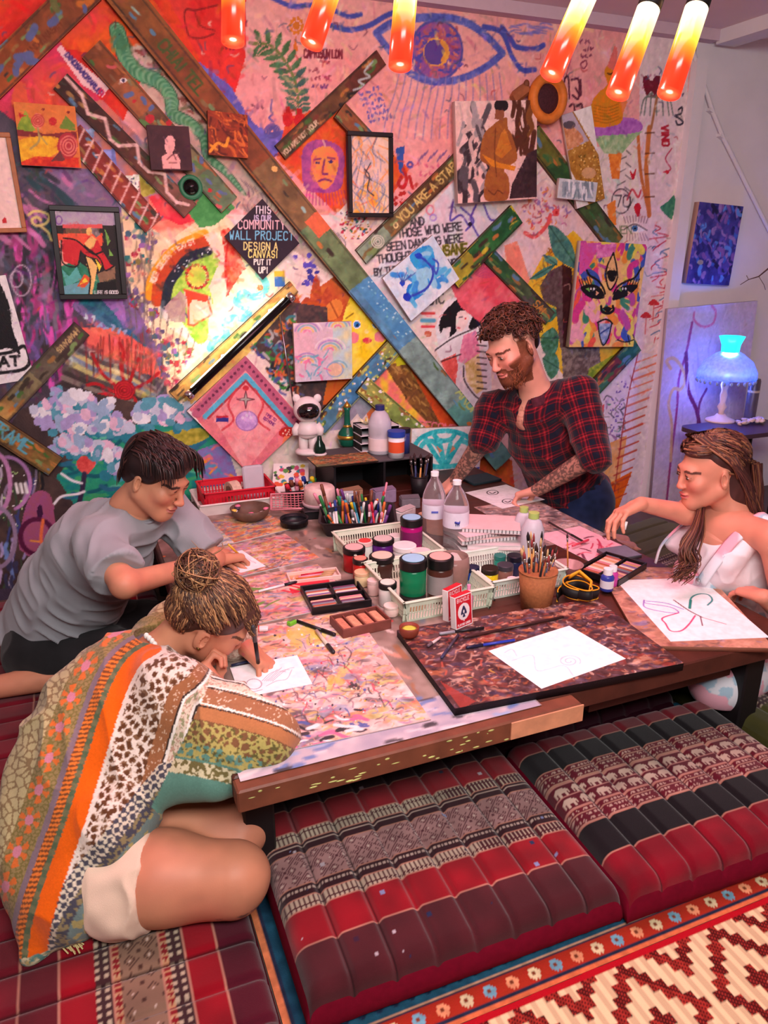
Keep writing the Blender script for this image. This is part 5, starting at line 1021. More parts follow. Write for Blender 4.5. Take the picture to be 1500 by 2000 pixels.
# plastic baskets with slotted sides
def basket(name,label,x0,x1,y0,y1,z,h,col,flare=.012,nrow=3,slot=.009,group=None,rows=True):
 t=thing(name,label,'basket',((x0+x1)/2,(y0+y1)/2,z),group=group);w,d=x1-x0,y1-y0;m=M_(col,.4)
 mb('bottom',MB().box((0,0,.002),(w-2*flare,d-2*flare,.004)),m,t)
 for nm,L,R,off in(('front_wall',w,rotz(0),(0,-d/2)),('back_wall',w,rotz(math.pi),(0,d/2)),('left_wall',d,rotz(-math.pi/2),(-w/2,0)),('right_wall',d,rotz(math.pi/2),(w/2,0))):
  b=MB();th=.003
  def bar(u0,u1,z0,z1):
   f=lambda zz:-flare*(zz/h)+flare
   V=[(u0,f(z0),z0),(u1,f(z0),z0),(u1,f(z1),z1),(u0,f(z1),z1)];V=V+[(a,q+th,c)for a,q,c in V]
   b.add(np.array(V)@R.T+[off[0],off[1],0],[(0,1,2,3),(7,6,5,4),(0,4,5,1),(1,5,6,2),(2,6,7,3),(3,7,4,0)])
  zr=[0,.008]+([h*.42,h*.46]if nrow>1 else[])+[h*.74,h]
  if rows:
   for k in range(0,len(zr),2):bar(-L/2,L/2,zr[k],zr[k+1])
   n=int(L/slot)
   for k in range(n+1):
    u=-L/2+L*k/n
    if abs(u)<L/2-.001:bar(u-slot*.22,u+slot*.22,.008,h*.74)
   for sg in(-1,1):bar(sg*L/2-(.018 if sg>0 else 0),sg*L/2+(.018 if sg<0 else 0),0,h)
  else:bar(-L/2,L/2,0,h)
  mb(nm,b,m,t)
 rim=MB()
 for cx,cy,dx,dy in((0,-d/2,w+.01,.01),(0,d/2,w+.01,.01),(-w/2,0,.01,d+.01),(w/2,0,.01,d+.01)):rim.rbox((cx,cy,h),(dx,dy,.006),.002)
 mb('rim',rim,m,t);return t
IV=(214,222,200);TB=TZ+.0005
basket('slotted_basket','ivory slotted basket of paint jars nearest the playing cards',.79,1.085,1.775,2.085,TB,.07,IV,group='ivory slotted baskets')
basket('slotted_basket','ivory slotted basket of paint jars next to the black pen tray',.785,1.08,2.10,2.40,TB,.07,IV,group='ivory slotted baskets')
basket('slotted_basket','ivory slotted basket behind the brown paper cup of brushes',1.10,1.375,1.815,2.06,TB,.065,(220,226,214),group='ivory slotted baskets')
ZB=TB+.004
jar('tall green paint jar with a blue-topped black lid',(806,1168),ZB+.02,54,82,(16,120,78),top=(150,200,226));
jar('squat cream jar under the tall green paint jar',(806,1184),ZB,52,26,(226,190,150),lid=(30,26,26),lidf=.3)
jar('tall brown paint jar with a black lid beside the green one',(858,1170),ZB,52,88,(78,42,34),top=(236,170,160),band=(150,140,140))
jar('small white jar with black lid rim in the front basket corner',(757,1180),ZB,36,46,(226,214,210),lid=(30,28,28),top=(236,220,206))
jar('tiny pale pink pot against the basket wall',(729,1160),ZB,24,30,(240,196,190),lid=(240,200,196))
jar('low cream pot lying in front of the small white jar',(764,1200),ZB,30,20,(240,206,196),lid=(236,210,200))
jar('red paint jar with black lid at the far basket edge',(692,1112),ZB,44,46,(170,24,30),top=(240,180,176))
jar('small red paint jar with a peach lid',(704,1130),ZB,30,42,(190,40,34),lid=(30,24,24),top=(236,140,120))
jar('wide dark brown jar with a cream-topped lid',(746,1126),ZB,50,44,(66,40,34),top=(230,200,180))
jar('purple paint jar with black lid behind the dark brown jar',(748,1088),ZB,44,38,(90,30,120),top=(206,190,186))
jar('white and green paint jar at the back of the basket',(713,1092),ZB,30,38,(214,226,214),lid=(236,196,190),top=(206,60,60))
jar('pale pot with a cream lid at the near basket wall',(707,1142),ZB,30,28,(236,206,160),lid=(240,190,150))
jar('white flat-lidded tub among the paint jars',(790,1102),ZB,46,40,(226,216,216),lid=(236,224,224))
jar('white paint pot beside the magenta jar',(772,1074),ZB,28,30,(230,226,214),lid=(226,214,210))
jar('magenta paint jar with a blue-topped black lid',(803,1072),ZB+.012,44,64,(170,16,110),top=(150,200,230),band=(120,30,90))
jar('pale pink lidded tub beside the magenta paint jar',(822,1110),ZB,40,36,(236,196,196),lid=(240,206,206))
G3='jars in the basket behind the brown cup'
jar('yellow paint jar behind the brown paper cup',(955,1150),ZB,34,44,(226,196,30),lid=(40,30,24),group=G3);jar('blue paint jar left of the yellow one',(922,1146),ZB,26,42,(30,70,160),lid=(20,30,60),group=G3)
jar('silver and brown jar right of the yellow one',(985,1140),ZB,32,40,(140,100,90),lid=(60,60,70),group=G3);jar('navy paint jar at the back of the small basket',(1003,1126),ZB,30,44,(30,40,80),lid=(24,24,40),group=G3);jar('teal paint jar at the back of the small basket',(975,1118),ZB,24,36,(40,140,120),lid=(40,120,110),group=G3);jar('small white pot in the small basket',(1000,1152),ZB,22,24,(236,226,224),lid=(240,230,230),group=G3)
P=atz(884,1150,ZB);g=thing('glass_tumbler','smoky glass tumbler with crumpled film behind the card box','tumbler',P);mb('glass',MB().lathe([(.032,0),(.047,.03),(.052,.08),(.046,.115),(.044,.115),(.049,.08),(.044,.032),(.0001,.006)],24),mat('smoky_glass',(196,160,150),.15,var=.1,trans=.6,ior=1.2),g,True);mb('film',MB().lathe([(.02,.01),(.036,.05),(.03,.09),(.012,.12)],9,wob=.2),mat('film',(230,210,206),.2,var=.1,trans=.3),g)
bottle('small pink squeeze bottle beside the card box',(914,1190),ZB,18,52,[(.9,0),(1,.04),(1,.6),(.5,.72),(.35,.78)],(236,130,170),(240,150,190),.2)
# card boxes
def cards(label,px,rz,lean,z):
 P=atz(*px,z);t=thing('card_box',label,'card box',P,group='playing card boxes');w,d,h=.066,.02,.095
 R=rotz(rz)@rotx(lean);mb('box',MB().rbox(R@np.array([0,0,h/2]),(w,d,h),.0012,R=R),M_((236,224,224),.4),t)
 p=Paint(-w/2,w/2,0,h,.0011,(196,20,36),3);p.sc=1.
 p.poly(R4(-w/2,0,w/2,h),(244,236,238));p.poly(R4(-.030,.003,.030,.092),(200,24,40));p.text('BICYCLE',(-.024,.076),.010,(250,226,226),.0018,flip=1,asp=.5)if False else None
 p.ell((0,.046),.023,.025,(240,226,228));p.poly([(0,.064),(.011,.044),(.009,.037),(.003,.039),(.005,.030),(-.005,.030),(-.003,.039),(-.009,.037),(-.011,.044)],(50,50,84),smooth=True);p.ell((0,.046),.003,.005,(240,226,228))
 def tx(s_,z_,h_,col):
  adv=h_*.66;x=-adv*len(s_)/2
  for ch in s_:
   for gl in glyph(ch):p.line(np.c_[x+gl[:,0]*h_*.5,z_+gl[:,1]*h_],.0015,col,smooth=False)
   x+=adv
 tx('BICYCLE',.077,.0105,(250,226,228));tx('PLAYING CARDS',.0065,.0058,(250,220,224));tx('808',.018,.004,(250,220,224))
 V,F,cc=p.grid(lambda x,zz:np.c_[x,np.full_like(x,-d/2-.0003),zz]);mk('printed_front',V@R.T,F,paint_m,t,cols=cc)
 mb('top_flap',MB().rbox(R@np.array([0,0,h+.0008]),(w-.002,d-.002,.0015),.0005,R=R),M_((196,24,40),.4),t)
cards('red and white playing-card box standing against the basket',(902,1222),.30,-.10,TZ+.0225);cards('second card box tucked behind the red and white one',(884,1206),.42,-.06,TZ+.0225)
# brown paper cup and brush cups
def cup(name,label,px,z,wt,wb_,h,m,wall=.0025):
 P=atz(*px,z);t=thing(name,label,'cup',P);s=mpp(P);a,b,H=wt*s/2,wb_*s/2,h*s*1.03
 mb('wall',MB().lathe([(b,0),(a,H),(a-wall,H),(b-wall,.004),(.0001,.004)],26),m,t,True);mb('rim',MB().lathe([(a-.003,H),(a+.001,H+.0015),(a+.0015,H-.003)],26),m,t,True);return P,a,b,H
kraft=mat('kraft_paper',(156,96,58),.8,var=.2,vscale=120,bump=.3,bscale=200)
ZD=TZ+.0225
P,a,b,H=cup('paper_cup','brown paper cup full of paintbrushes',(1046,1187),TZ+.001,74,58,78,kraft)
def brush(label,base,tip,col,fer,hair,r=.0035,group=None,flat=False):
 base,tip=np.asarray(base,float),np.asarray(tip,float);t=thing('paintbrush',label,'paintbrush',base,group=group);d=tip-base;L=np.linalg.norm(d);d/=L
 mb('handle',MB().tube([(0,0,0),d*L*.3,d*L*.78],[r*.5,r,r*.7],7),M_(col,.35),t,True);mb('ferrule',MB().tube([d*L*.78,d*L*.88],[r*.8,r*1.1],7),M_(fer,.25,metal=.8),t,True);mb('bristles',MB().tube([d*L*.88,d*L*.94,d*L],[r*1.1,r*1.2,r*.25],7),M_(hair,.8),t,True)
rb=random.Random(5);BC=[((30,24,26),'black'),((206,150,80),'wooden'),((120,30,40),'dark red'),((60,40,34),'dark brown'),((226,190,110),'pale'),((50,60,100),'navy')]
for k in range(24):
 c,nm=BC[k%6];th=rb.uniform(0,6.28);rr_=b*.7*math.sqrt(rb.random());base=P+[rr_*math.cos(th),rr_*math.sin(th),.008];tip=P+[a*1.15*math.cos(th+.4)*rb.uniform(.3,1.1),a*1.15*math.sin(th+.4)*rb.uniform(.3,1.1),H+rb.uniform(.05,.115)]
 lean=tip-base;sx_,sy_=lean@RGT,lean@TOW;brush('%s-handled brush in the brown paper cup, %s, leaning %s'%(nm,'tall' if lean[2]>.19 else 'short',('left' if sx_<0 else 'right')if abs(sx_)>abs(sy_)else('forward' if sy_>0 else 'back')),base,tip,c,(170,160,150),rb.choice([(60,40,34),(206,170,120),(30,26,30),(150,60,60)]),rb.uniform(.0028,.0048),'brushes in the brown paper cup')
blackmesh=mat('black_cup_metal',(28,24,28),.5,var=.3,vscale=200)
P,a,b,H=cup('pen_cup','black cup of brushes and knives in front of the turquoise painting',(818,968),TZ+.001,34,28,40,blackmesh)
for k in range(9):
 c,nm=BC[(k*2+1)%6];th=k*.7;brush('%s-handled brush, number %s around the black cup rim'%(nm,'one two three four five six seven eight nine'.split()[k]),P+[b*.5*math.cos(th),b*.5*math.sin(th),.006],P+[a*1.1*math.cos(th+.3),a*1.1*math.sin(th+.3),H+rb.uniform(.05,.10)],c,(150,150,150),(60,40,40),.005,'brushes in the black cup')
 # black pen tray with markers
A0=np.array([.95,2.585]);ta=math.radians(-20)
tr=thing('pen_tray','black plastic tray crammed with pens and markers','tray',(A0[0],A0[1],TB),ta);w,d,h=.29,.25,.062;pm=M_((40,34,38),.4)
outer=[(-w/2+.03,-d/2+.03),(w/2-.03,-d/2+.03),(w/2-.03,d/2-.03),(-w/2+.03,d/2-.03)]
b_=MB();
def rrect(w,d,r,n=5):
 out=[]
 for cx,cy,a0 in((w/2-r,d/2-r,0),(-w/2+r,d/2-r,math.pi/2),(-w/2+r,-d/2+r,math.pi),(w/2-r,-d/2+r,1.5*math.pi)):
  for k in range(n+1):t_=a0+math.pi/2*k/n;out.append((cx+r*math.cos(t_),cy+r*math.sin(t_)))
 return np.array(out)
def loft(b,rings,close=True):
 n=len(rings[0][0]);V=np.concatenate([np.c_[p,np.full(n,z)]for p,z in rings]);f=[(k*n+j,k*n+(j+1)%n,k*n+n+(j+1)%n,k*n+n+j)for k in range(len(rings)-1)for j in range(n)]
 if close:f+=[tuple(range(n-1,-1,-1)),tuple((len(rings)-1)*n+j for j in range(n))]
 return b.add(V,f)
mb('shell',loft(MB(),[(rrect(w-.05,d-.05,.02),0),(rrect(w-.01,d-.01,.025),h*.85),(rrect(w+.008,d+.008,.03),h),(rrect(w-.012,d-.012,.025),h),(rrect(w-.056,d-.056,.02),.004)]),pm,tr,False)
mb('divider',MB().box((-.03,.0,.06),(.2,.003,.09),R=rotz(.5)@rotx(.3)),M_((60,58,70),.4),tr)
PC=[((226,200,40),'yellow'),((236,232,230),'white'),((24,22,26),'black'),((40,60,140),'blue'),((200,40,60),'red'),((50,130,70),'green'),((236,150,170),'pink'),((110,60,130),'purple'),((214,110,50),'orange'),((160,160,166),'grey'),((60,150,170),'teal'),((120,70,50),'brown')]
def pen(label,p,q,col,cap,r=.005,group=None,name='marker_pen'):
 p,q=np.asarray(p,float),np.asarray(q,float);t=thing(name,label,'pen',p,group=group);d_=q-p;L=np.linalg.norm(d_);d_/=L
 mb('barrel',MB().tube([(0,0,0),d_*L*.68],r,7),M_(col,.35),t,True);mb('cap',MB().tube([d_*L*.66,d_*L*.97,d_*L],[r*1.18,r*1.1,r*.7],7),M_(cap,.35),t,True)
rp=random.Random(9)
for k in range(60):
 c,nm=PC[k%12];u,v=rp.uniform(-.11,.11),rp.uniform(-.095,.095);q=rotz(ta)@np.array([u,v,0]);base=np.array([A0[0],A0[1],TB+.008])+q;tilt=np.array([rp.uniform(-.035,.035)+u*.25,rp.uniform(-.03,.05),rp.uniform(.08,.135)])
 pen('%s standing at the %s of the black tray'%(nm+' pen' if k%3 else 'white pen with %s cap'%nm,('front' if v<0 else 'back')+(' left' if u<-.04 else ' right' if u>.04 else ' middle')),base,base+tilt,c if k%3 else(236,230,228),c,rp.uniform(.004,.0065),'pens in the black tray')
 # water bottles
WP=[(.86,0),(.97,.03),(.93,.1),(.98,.14),(.93,.2),(.98,.25),(.93,.3),(.98,.35),(1,.4),(1,.64),(.92,.72),(.62,.84),(.32,.92),(.3,.95)]
def wlabel(t,r,h,z0,z1,mark):
 pass
t1,r1,h1=bottle('clear water bottle standing behind the magenta jar',(846,1068),TB,46,148,WP,None,(240,240,244),.05,m=clear,band=(226,222,236),bandz=(.42,.6),group='clear water bottles')
t2,r2,h2=bottle('clear water bottle with a blue lion label beside the stack of pads',(888,1086),TB,50,150,WP,None,(240,240,244),.05,m=clear,band=(228,222,238),bandz=(.42,.62),group='clear water bottles')
vt=np.array([0,0,0]);cdir=-FWD.copy();cdir[2]=0;cdir/=np.linalg.norm(cdir);sdir=np.array([-cdir[1],cdir[0],0])
lion=MB()
for(u,v_,a_,b_2)in((-.003,.5,.007,.0042),(.005,.508,.0042,.0042),(-.009,.512,.0015,.006),(-.007,.478,.0014,.006),(-.002,.478,.0014,.006),(.004,.478,.0014,.006)):lion.ball(cdir*r2*1.02-sdir*u+np.array([0,0,h2*v_]),(a_,a_,b_2),8,5)
mb('lion_mark',lion,M_((50,60,150),.5),t2,True);mb('blue_lettering',MB().box(cdir*r1*1.012+np.array([0,0,h1*.52]),(.024,.002,.007),R=rotz(math.atan2(sdir[1],sdir[0]))),M_((90,100,190),.5),t1)
bottle('frosted bottle with a green cap behind its twin',(1018,1080),TB,36,92,[(.9,0),(1,.05),(.96,.3),(1,.5),(1,.68),(.7,.84),(.42,.9)],None,(176,200,110),.1,m=haze,group='frosted bottles with green caps');bottle('frosted bottle with a green cap nearest the brush cup',(1036,1104),TB,44,106,[(.9,0),(1,.05),(.96,.3),(1,.5),(1,.68),(.7,.84),(.42,.9)],None,(176,200,110),.1,m=haze,group='frosted bottles with green caps')
# stack of pads and notebooks
r_=random.Random(11);zz=TB;SP=atz(960,1098,TB)+np.array([.02,.06,0]);names=['lowest pad of the stack, grey-edged','second pad from the bottom of the stack','third pad from the bottom, thick white edge','fourth pad from the bottom of the stack','spiral notebook with punched edge in the stack','spiral notebook second from the top of the stack','topmost spiral notebook with a pink cover']
for k in range(7):
 w,d,h=(.21,.165,.018)if k<4 else(.20,.15,.016);t=thing('notebook',names[k],'notebook',(SP[0]+r_.uniform(-.028,.028),SP[1]+r_.uniform(-.02,.02),zz),math.radians(-16+r_.uniform(-20,20)),'pads stacked by the water bottles')
 mb('pages',MB().rbox((0,0,h/2),(w-.004,d-.004,h-.004),.001),M_((236,216,218)if k%2 else(226,220,222),.7),t);mb('cover',MB().rbox((0,0,h-.001),(w,d,.002),.0006),M_([(226,210,206),(236,190,190),(236,230,230),(206,196,196),(240,200,196),(226,196,200),(226,186,186)][k],.6),t);mb('back_cover',MB().rbox((0,0,.001),(w,d,.002),.0006),M_((206,190,190),.6),t)
 if k>=4:
  sp_=MB()
  for j in range(15):x=-w/2+.012+j*(w-.024)/14;an=np.linspace(0,6.28,8);sp_.tube(np.c_[np.full(8,x),-d/2+.004+.006*np.cos(an),h/2+.008*np.sin(an)],.0012,4)
  mb('spiral_binding',sp_,M_((70,60,66),.4),t)
 zz+=h+.0005
 # pastel boxes
def sticks(cx,cy,z,rz,w,d,n,cols,group,where):
 names_={0:'rose',1:'tan',2:'violet',3:'cream',4:'rust',5:'grey',6:'plum',7:'peach'}
 for k in range(n):
  off=rotz(rz)@np.array([0,-d/2+d*(k+.5)/n,0]);t=mb('pastel_stick',MB().rbox((0,0,.005),(w*.92,d/n*.78,.0085),.002),M_(cols[k%len(cols)],.8),None);t.location=(cx+off[0],cy+off[1],z);t.rotation_euler=(0,0,rz);tag(t,'%s stick from the near end in %s'%('first second third fourth fifth sixth seventh eighth ninth tenth eleventh twelfth'.split()[k],where),'pastel',group)
SC=[(206,130,140),(206,150,110),(130,100,150),(230,206,190),(176,90,70),(130,126,140),(110,60,90),(236,170,150)]
def open_box(name,label,c,rz,w,d,h,m,comps,z=TB,wall=.005):
 t=thing(name,label,'box',(c[0],c[1],z),rz);mb('bottom',MB().box((0,0,.0015),(w,d,.003)),m,t)
 for nm,x,y,dx,dy in(('front_side',0,-d/2+wall/2,w,wall),('back_side',0,d/2-wall/2,w,wall),('left_side',-w/2+wall/2,0,wall,d-2*wall),('right_side',w/2-wall/2,0,wall,d-2*wall)):mb(nm,MB().rbox((x,y,h/2),(dx,dy,h),.0012),m,t)
 for x,y,dx,dy in comps:mb('divider',MB().box((x,y,h*.42),(dx,dy,h*.8)),m,t)
 return t
pc=atz(655,1172,TB)[:2];rz=math.radians(-4);bm=M_((24,20,24),.35)
open_box('pastel_box','black open pastel box with four compartments',pc,rz,.185,.165,.026,bm,[(0,0,.005,.155),(0,0,.175,.005)])
for i_,(u,v)in enumerate(((-.045,.038),(.045,.038),(-.045,-.038),(.045,-.038))):q=rotz(rz)@np.array([u,v,0]);sticks(pc[0]+q[0],pc[1]+q[1],TB+.004,rz,.078,.066,6,SC[i_:]+SC[:i_],'pastel sticks in the black box','the %s compartment of the black pastel box'%('far left','far right','near left','near right')[i_])
wc=atz(704,1225,TB)[:2];rz=math.radians(4);wm=M_((120,64,56),.5,var=.2)
open_box('pastel_case','brown wooden case of chunky pastels',wc,rz,.150,.098,.032,wm,[(x,0,.004,.088)for x in(-.036,0,.036)])
for k in range(4):
 q=rotz(rz)@np.array([-.054+.036*k,0,0]);t=mb('pastel_block',MB().rbox((0,0,.011),(.028,.078,.02),.004),M_((206,140,110)if k%2 else(190,120,96),.85,var=.3,vscale=90),None);t.location=(wc[0]+q[0],wc[1]+q[1],TB+.0035);t.rotation_euler=(0,0,rz);tag(t,'%s chunky tan block from the left in the brown wooden case'%'first second third fourth'.split()[k],'pastel','pastel blocks in the wooden case')
ob=atz(618,1136,TB)[:2]+np.array([0,.03]);open_box('pencil_box','shallow white box of coloured pencils behind the black pastel box',ob,math.radians(-6),.17,.07,.016,M_((236,200,190),.5),[])
for k in range(7):pen('%s crayon lying in the shallow white box'%PC[(k*5+3)%12][1],[ob[0]-.07+.006*k,ob[1]-.02+.006*k,TB+.010+.003*(k%2)],[ob[0]+.05+.005*k,ob[1]-.03+.007*k,TB+.010+.003*(k%2)],PC[(k*5+3)%12][0],(190,150,110),.0035,'crayons in the white box','crayon')
rc=atz(1198,1118,TZ+.013)[:2];rz=math.radians(24);rc=rc+np.array([0,.01])
open_box('pastel_palette','black pastel palette with two rows of sticks by the woman in white',rc,rz,.20,.15,.022,bm,[(0,0,.19,.005)],z=TZ+.0135)
for j,v in enumerate((.036,-.036)):
 q=rotz(rz)@np.array([0,v,0]);sticks(rc[0]+q[0],rc[1]+q[1],TZ+.0175,rz+math.pi/2,.062,.18,12,[SC[4],SC[7],SC[1],SC[3],SC[0]]if j==0 else SC,'pastel sticks in the black palette','the %s row of the black pastel palette'%('far','near')[j])
 # small things around
P=atz(799,1243,ZD);t=thing('clay_pot','small clay pot with lime paint inside','pot',P);mb('pot',MB().lathe([(.018,0),(.026,.012),(.028,.03),(.025,.032),(.022,.022),(.0001,.02)],18),M_((126,56,40),.5,var=.2),t,True);mb('paint',MB().lathe([(.023,.0235),(.012,.026),(.0001,.025)],14),M_((206,206,80),.3),t,True)
for lab,a_,b_3,z,c,cp in(('black marker lying beside the green sharpener',(580,1213),(655,1240),S1+.008,(26,24,28),(30,26,30)),('pale grey marker with a black tip on the spattered board',(618,1232),(652,1275),S1+.008,(206,196,180),(40,40,44)),('white pen with black cap on the pink smeared board',(505,1155),(580,1136),S1+.008,(236,232,236),(30,28,36)),('blue pen lying by the faint spiral drawing',(1005,1250),(910,1265),ZD+.005,(40,60,170),(30,30,60)),('black pen with grey end in front of the card box',(945,1226),(858,1238),ZD+.005,(30,26,32),(150,150,160)),('dark paintbrush-like pen crossing the dark board',(1100,1205),(905,1245),ZD+.005,(60,34,34),(70,40,40)),('silver palette knife-pen on the dark board',(860,1245),(835,1262),ZD+.005,(226,190,190),(110,90,100)),('slate pencil pointing at the dark board edge',(895,1240),(862,1285),ZD+.005,(70,60,76),(60,60,90)),('pink crayon lying on the rosy sketch',(1118,1066),(1150,1054),TZ+.016,(226,80,100),(214,60,90)),('dark brush lying over the rosy sketch',(1072,1020),(1140,1058),TZ+.016,(70,50,50),(40,34,34)),('dark blue pencil lying by the shawl woman drawing hand',(452,1300),(500,1288),S1+.009,(40,44,70),(90,110,160))):
 r0=.0055 if 'marker' in lab else.004
 pen(lab,atz(*a_,z),atz(*b_3,z),c,cp,r0)
P=atz(570,1220,S1+.003);t=thing('pencil_sharpener','bright green pencil sharpener','sharpener',P,.5);mb('body',MB().rbox((0,0,.007),(.026,.018,.014),.003),M_((110,190,50),.4),t);mb('blade',MB().box((0,0,.0146),(.018,.008,.001)),M_((200,200,206),.2,metal=1.),t)
P=atz(505,1232,S1+.003);t=thing('eraser','red and white eraser behind the drawing hand','eraser',P,-.3);mb('rubber',MB().rbox((.012,0,.006),(.03,.02,.011),.003),M_((240,230,232),.7),t);mb('sleeve',MB().rbox((-.012,0,.006),(.03,.021,.012),.001),M_((206,30,40),.5),t)
# strap coil
P=atz(1128,1170,TZ+.014);t=thing('strap_coil','coiled yellow and black strap beside the paper cup','strap',P);st_m=M_((26,22,24),.6);ye=M_((236,160,30),.5)
th=np.linspace(0,15.5,110)
for nm,off,m in(('strap',0,st_m),('upper_piping',.016,ye),('lower_piping',-.016,ye)):
 c_=np.c_[(.045+.016*np.sin(th*.45))*np.cos(th)+.015*np.sin(th*.31),(.05+.012*np.cos(th*.6))*np.sin(th),.028+.012*np.sin(th*.7)+off]
 mb(nm,MB().tube(c_,.0022 if off else.016,6,flat=1.)if off else MB().tube(c_,.0028,6,flat=6.),m,t,True)
mb('inner_loop',MB().tube([(.0,-.05,.02),(.03,-.02,.06),(.02,.03,.075),(-.02,.02,.07)],.0045,6,flat=3.),ye,t,True)
bottle('blue paint bottle with a white cap on the tan board',(1184,1152),TZ+.014,26,44,[(.95,0),(1,.06),(1,.62),(.8,.7),(.62,.74)],(50,60,150),(240,236,240),.26,band=(226,220,230),bandz=(.15,.5));bottle('magenta paint bottle with a white cap behind the blue one',(1194,1143),TZ+.014,22,40,[(.95,0),(1,.06),(1,.62),(.8,.7),(.62,.74)],(190,60,150),(240,236,240),.26)
P=atz(1108,1130,TZ+.014);t=thing('plastic_tub','pinkish clear tub with dried paint and a brush','tub',P);mb('wall',MB().lathe([(.034,0),(.046,.05),(.049,.052),(.044,.05),(.032,.004),(.0001,.004)],22),mat('pink_clear',(226,170,170),.2,var=.15,trans=.5),t,True);mb('dregs',MB().lathe([(.034,.006),(.038,.02),(.0001,.022)],16),M_((120,60,60),.6,var=.4),t,True)
brush('thin wooden brush leaning in the pinkish tub',P+[0,0,.024],P+[.0,.02,.15],(190,120,60),(150,150,150),(60,40,40),.003)
def sRosy(p):p.poly(R4(1000,1000,1300,1130),(244,190,200));p.strokes(R4(1080,1035,1200,1090),24,20,4,[(226,110,130),(200,60,90),(240,150,160),(120,60,80)],4)
sheet('sketch_sheet','rosy smudged sketch sheet beyond the pastel palette','paper',[(1068,1042),(1140,1024),(1232,1080),(1130,1100)],TZ+.0005,.001,sRosy,m=paperw)
sheet('grey_pad','grey slim case lying at the table edge by the pastels','case',[(1168,1072),(1222,1064),(1252,1084),(1196,1092)],TZ+.014,.012,lambda p:None,.01,bgc=(120,116,130))
def sRight(p):p.poly(R4(980,940,1260,1180),(110,84,84),(150,120,116),0);splat([(60,50,54),(226,200,190),(150,110,100),(206,150,140),(120,120,130)],160,20,6,seed=19,drips=60)(p)
sheet('painting_board','dark speckled board along the far side of the table by the kneeling man','board',[(930,985),(1060,975),(1165,1042),(1055,1075)],TZ-.0005,.001,sRight,.005,seed=38)
# ---- back row
sh=atz(655,950,TB);SX0,SX1,SY0,SY1=.97,1.44,2.93,3.20;SH=float(aty(655,908,2.93)[2])-TB
t=thing('desk_shelf','black riser shelf at the back of the table','shelf',((SX0+SX1)/2,(SY0+SY1)/2,TB));bk=M_((26,24,28),.5);hw,hd=(SX1-SX0)/2,(SY1-SY0)/2
mb('top',MB().rbox((0,0,SH-.006),(2*hw,2*hd,.012),.003),M_((84,78,82),.6),t);mb('back_panel',MB().box((0,hd-.006,SH/2-.006),(2*hw-.02,.006,SH-.012)),bk,t)
for sx in(-1,0,1):mb('upright',MB().box((sx*(hw-.006),0,SH/2-.006),(.01,2*hd-.004,SH-.012)),bk,t)
ZS=TB+SH+.0005
def onshelf(px,py):return atz(px,py,ZS)
def sPal(p):p.poly(R4(500,800,900,1000),(140,110,70),(110,90,70),1);splat([(196,90,50),(110,130,90),(206,150,90),(90,70,60)],110,14,4,seed=23,drips=40)(p)
sheet('palette_board','brown scratched painting board lying on the riser shelf','board',[(606,893),(716,882),(738,900),(612,912)],ZS,.006,sPal,.003,bgc=(140,110,70),side=(70,60,50))
# astronaut bear figure
P=onshelf(603,884);s=mpp(P)*1.0;t=thing('astronaut_bear','white astronaut figurine with bear ears and black visor','figurine',P);wm_=M_((232,224,222),.35);u=s*115/10.
R0=rotz(math.atan2(RGT[1],RGT[0]))
def AP(x,y,z):return R0@np.array([x*u,y*u,z*u])
mb('base',MB().lathe([(2.2*u,0),(2.3*u,.4*u),(1.9*u,.7*u),(.001,.75*u)],24),wm_,t,True)
for sx in(-1,1):mb('leg',MB().tube([AP(sx*.85,0,.6),AP(sx*.85,0,1.6),AP(sx*.75,0,3.0)],[.75*u,.8*u,.85*u],12),wm_,t,True);mb('arm',MB().tube([AP(sx*1.5,0,4.9),AP(sx*2.1,-.2,4.0),AP(sx*2.0,-.5,3.1)],[.6*u,.65*u,.55*u],10),wm_,t,True);mb('ear',MB().ball(AP(sx*1.75,0,9.3),(.7*u,.4*u,.7*u),12,8),wm_,t,True)
mb('torso',MB().lathe([(1.3*u,2.7*u),(1.75*u,3.2*u),(1.8*u,4.2*u),(1.4*u,5.2*u),(.8*u,5.6*u)],18),wm_,t,True);mb('belt',MB().lathe([(1.8*u,3.3*u),(1.85*u,3.5*u),(1.8*u,3.7*u)],18),M_((190,180,180),.4),t,True)
mb('helmet',MB().ball((0,0,7.4*u),(2.35*u,2.2*u,2.2*u),22,14),wm_,t,True);mb('visor',MB().ball(AP(.2,-1.05,7.35),(1.95*u,1.6*u,1.55*u),20,12,R=R0),mat('visor_black',(14,12,16),.08,var=0,coat=1.),t,True)
P=onshelf(622,886)+np.array([0,-.02,0]);t=thing('penguin_bottle','dark green figurine bottle on a white foot','figurine',P);mb('body',MB().lathe([(.024,.006),(.028,.02),(.024,.045),(.012,.066),(.009,.085),(.0001,.088)],16),mat('bottle_green',(16,44,34),.15,var=.1),t,True);mb('foot',MB().lathe([(.03,0),(.032,.006),(.024,.01),(.0001,.01)],16),wm_,t,True)
P=onshelf(679,870);t=thing('green_vase','green and gold long-necked vase','vase',P);K=mpp(P)*88/1.0
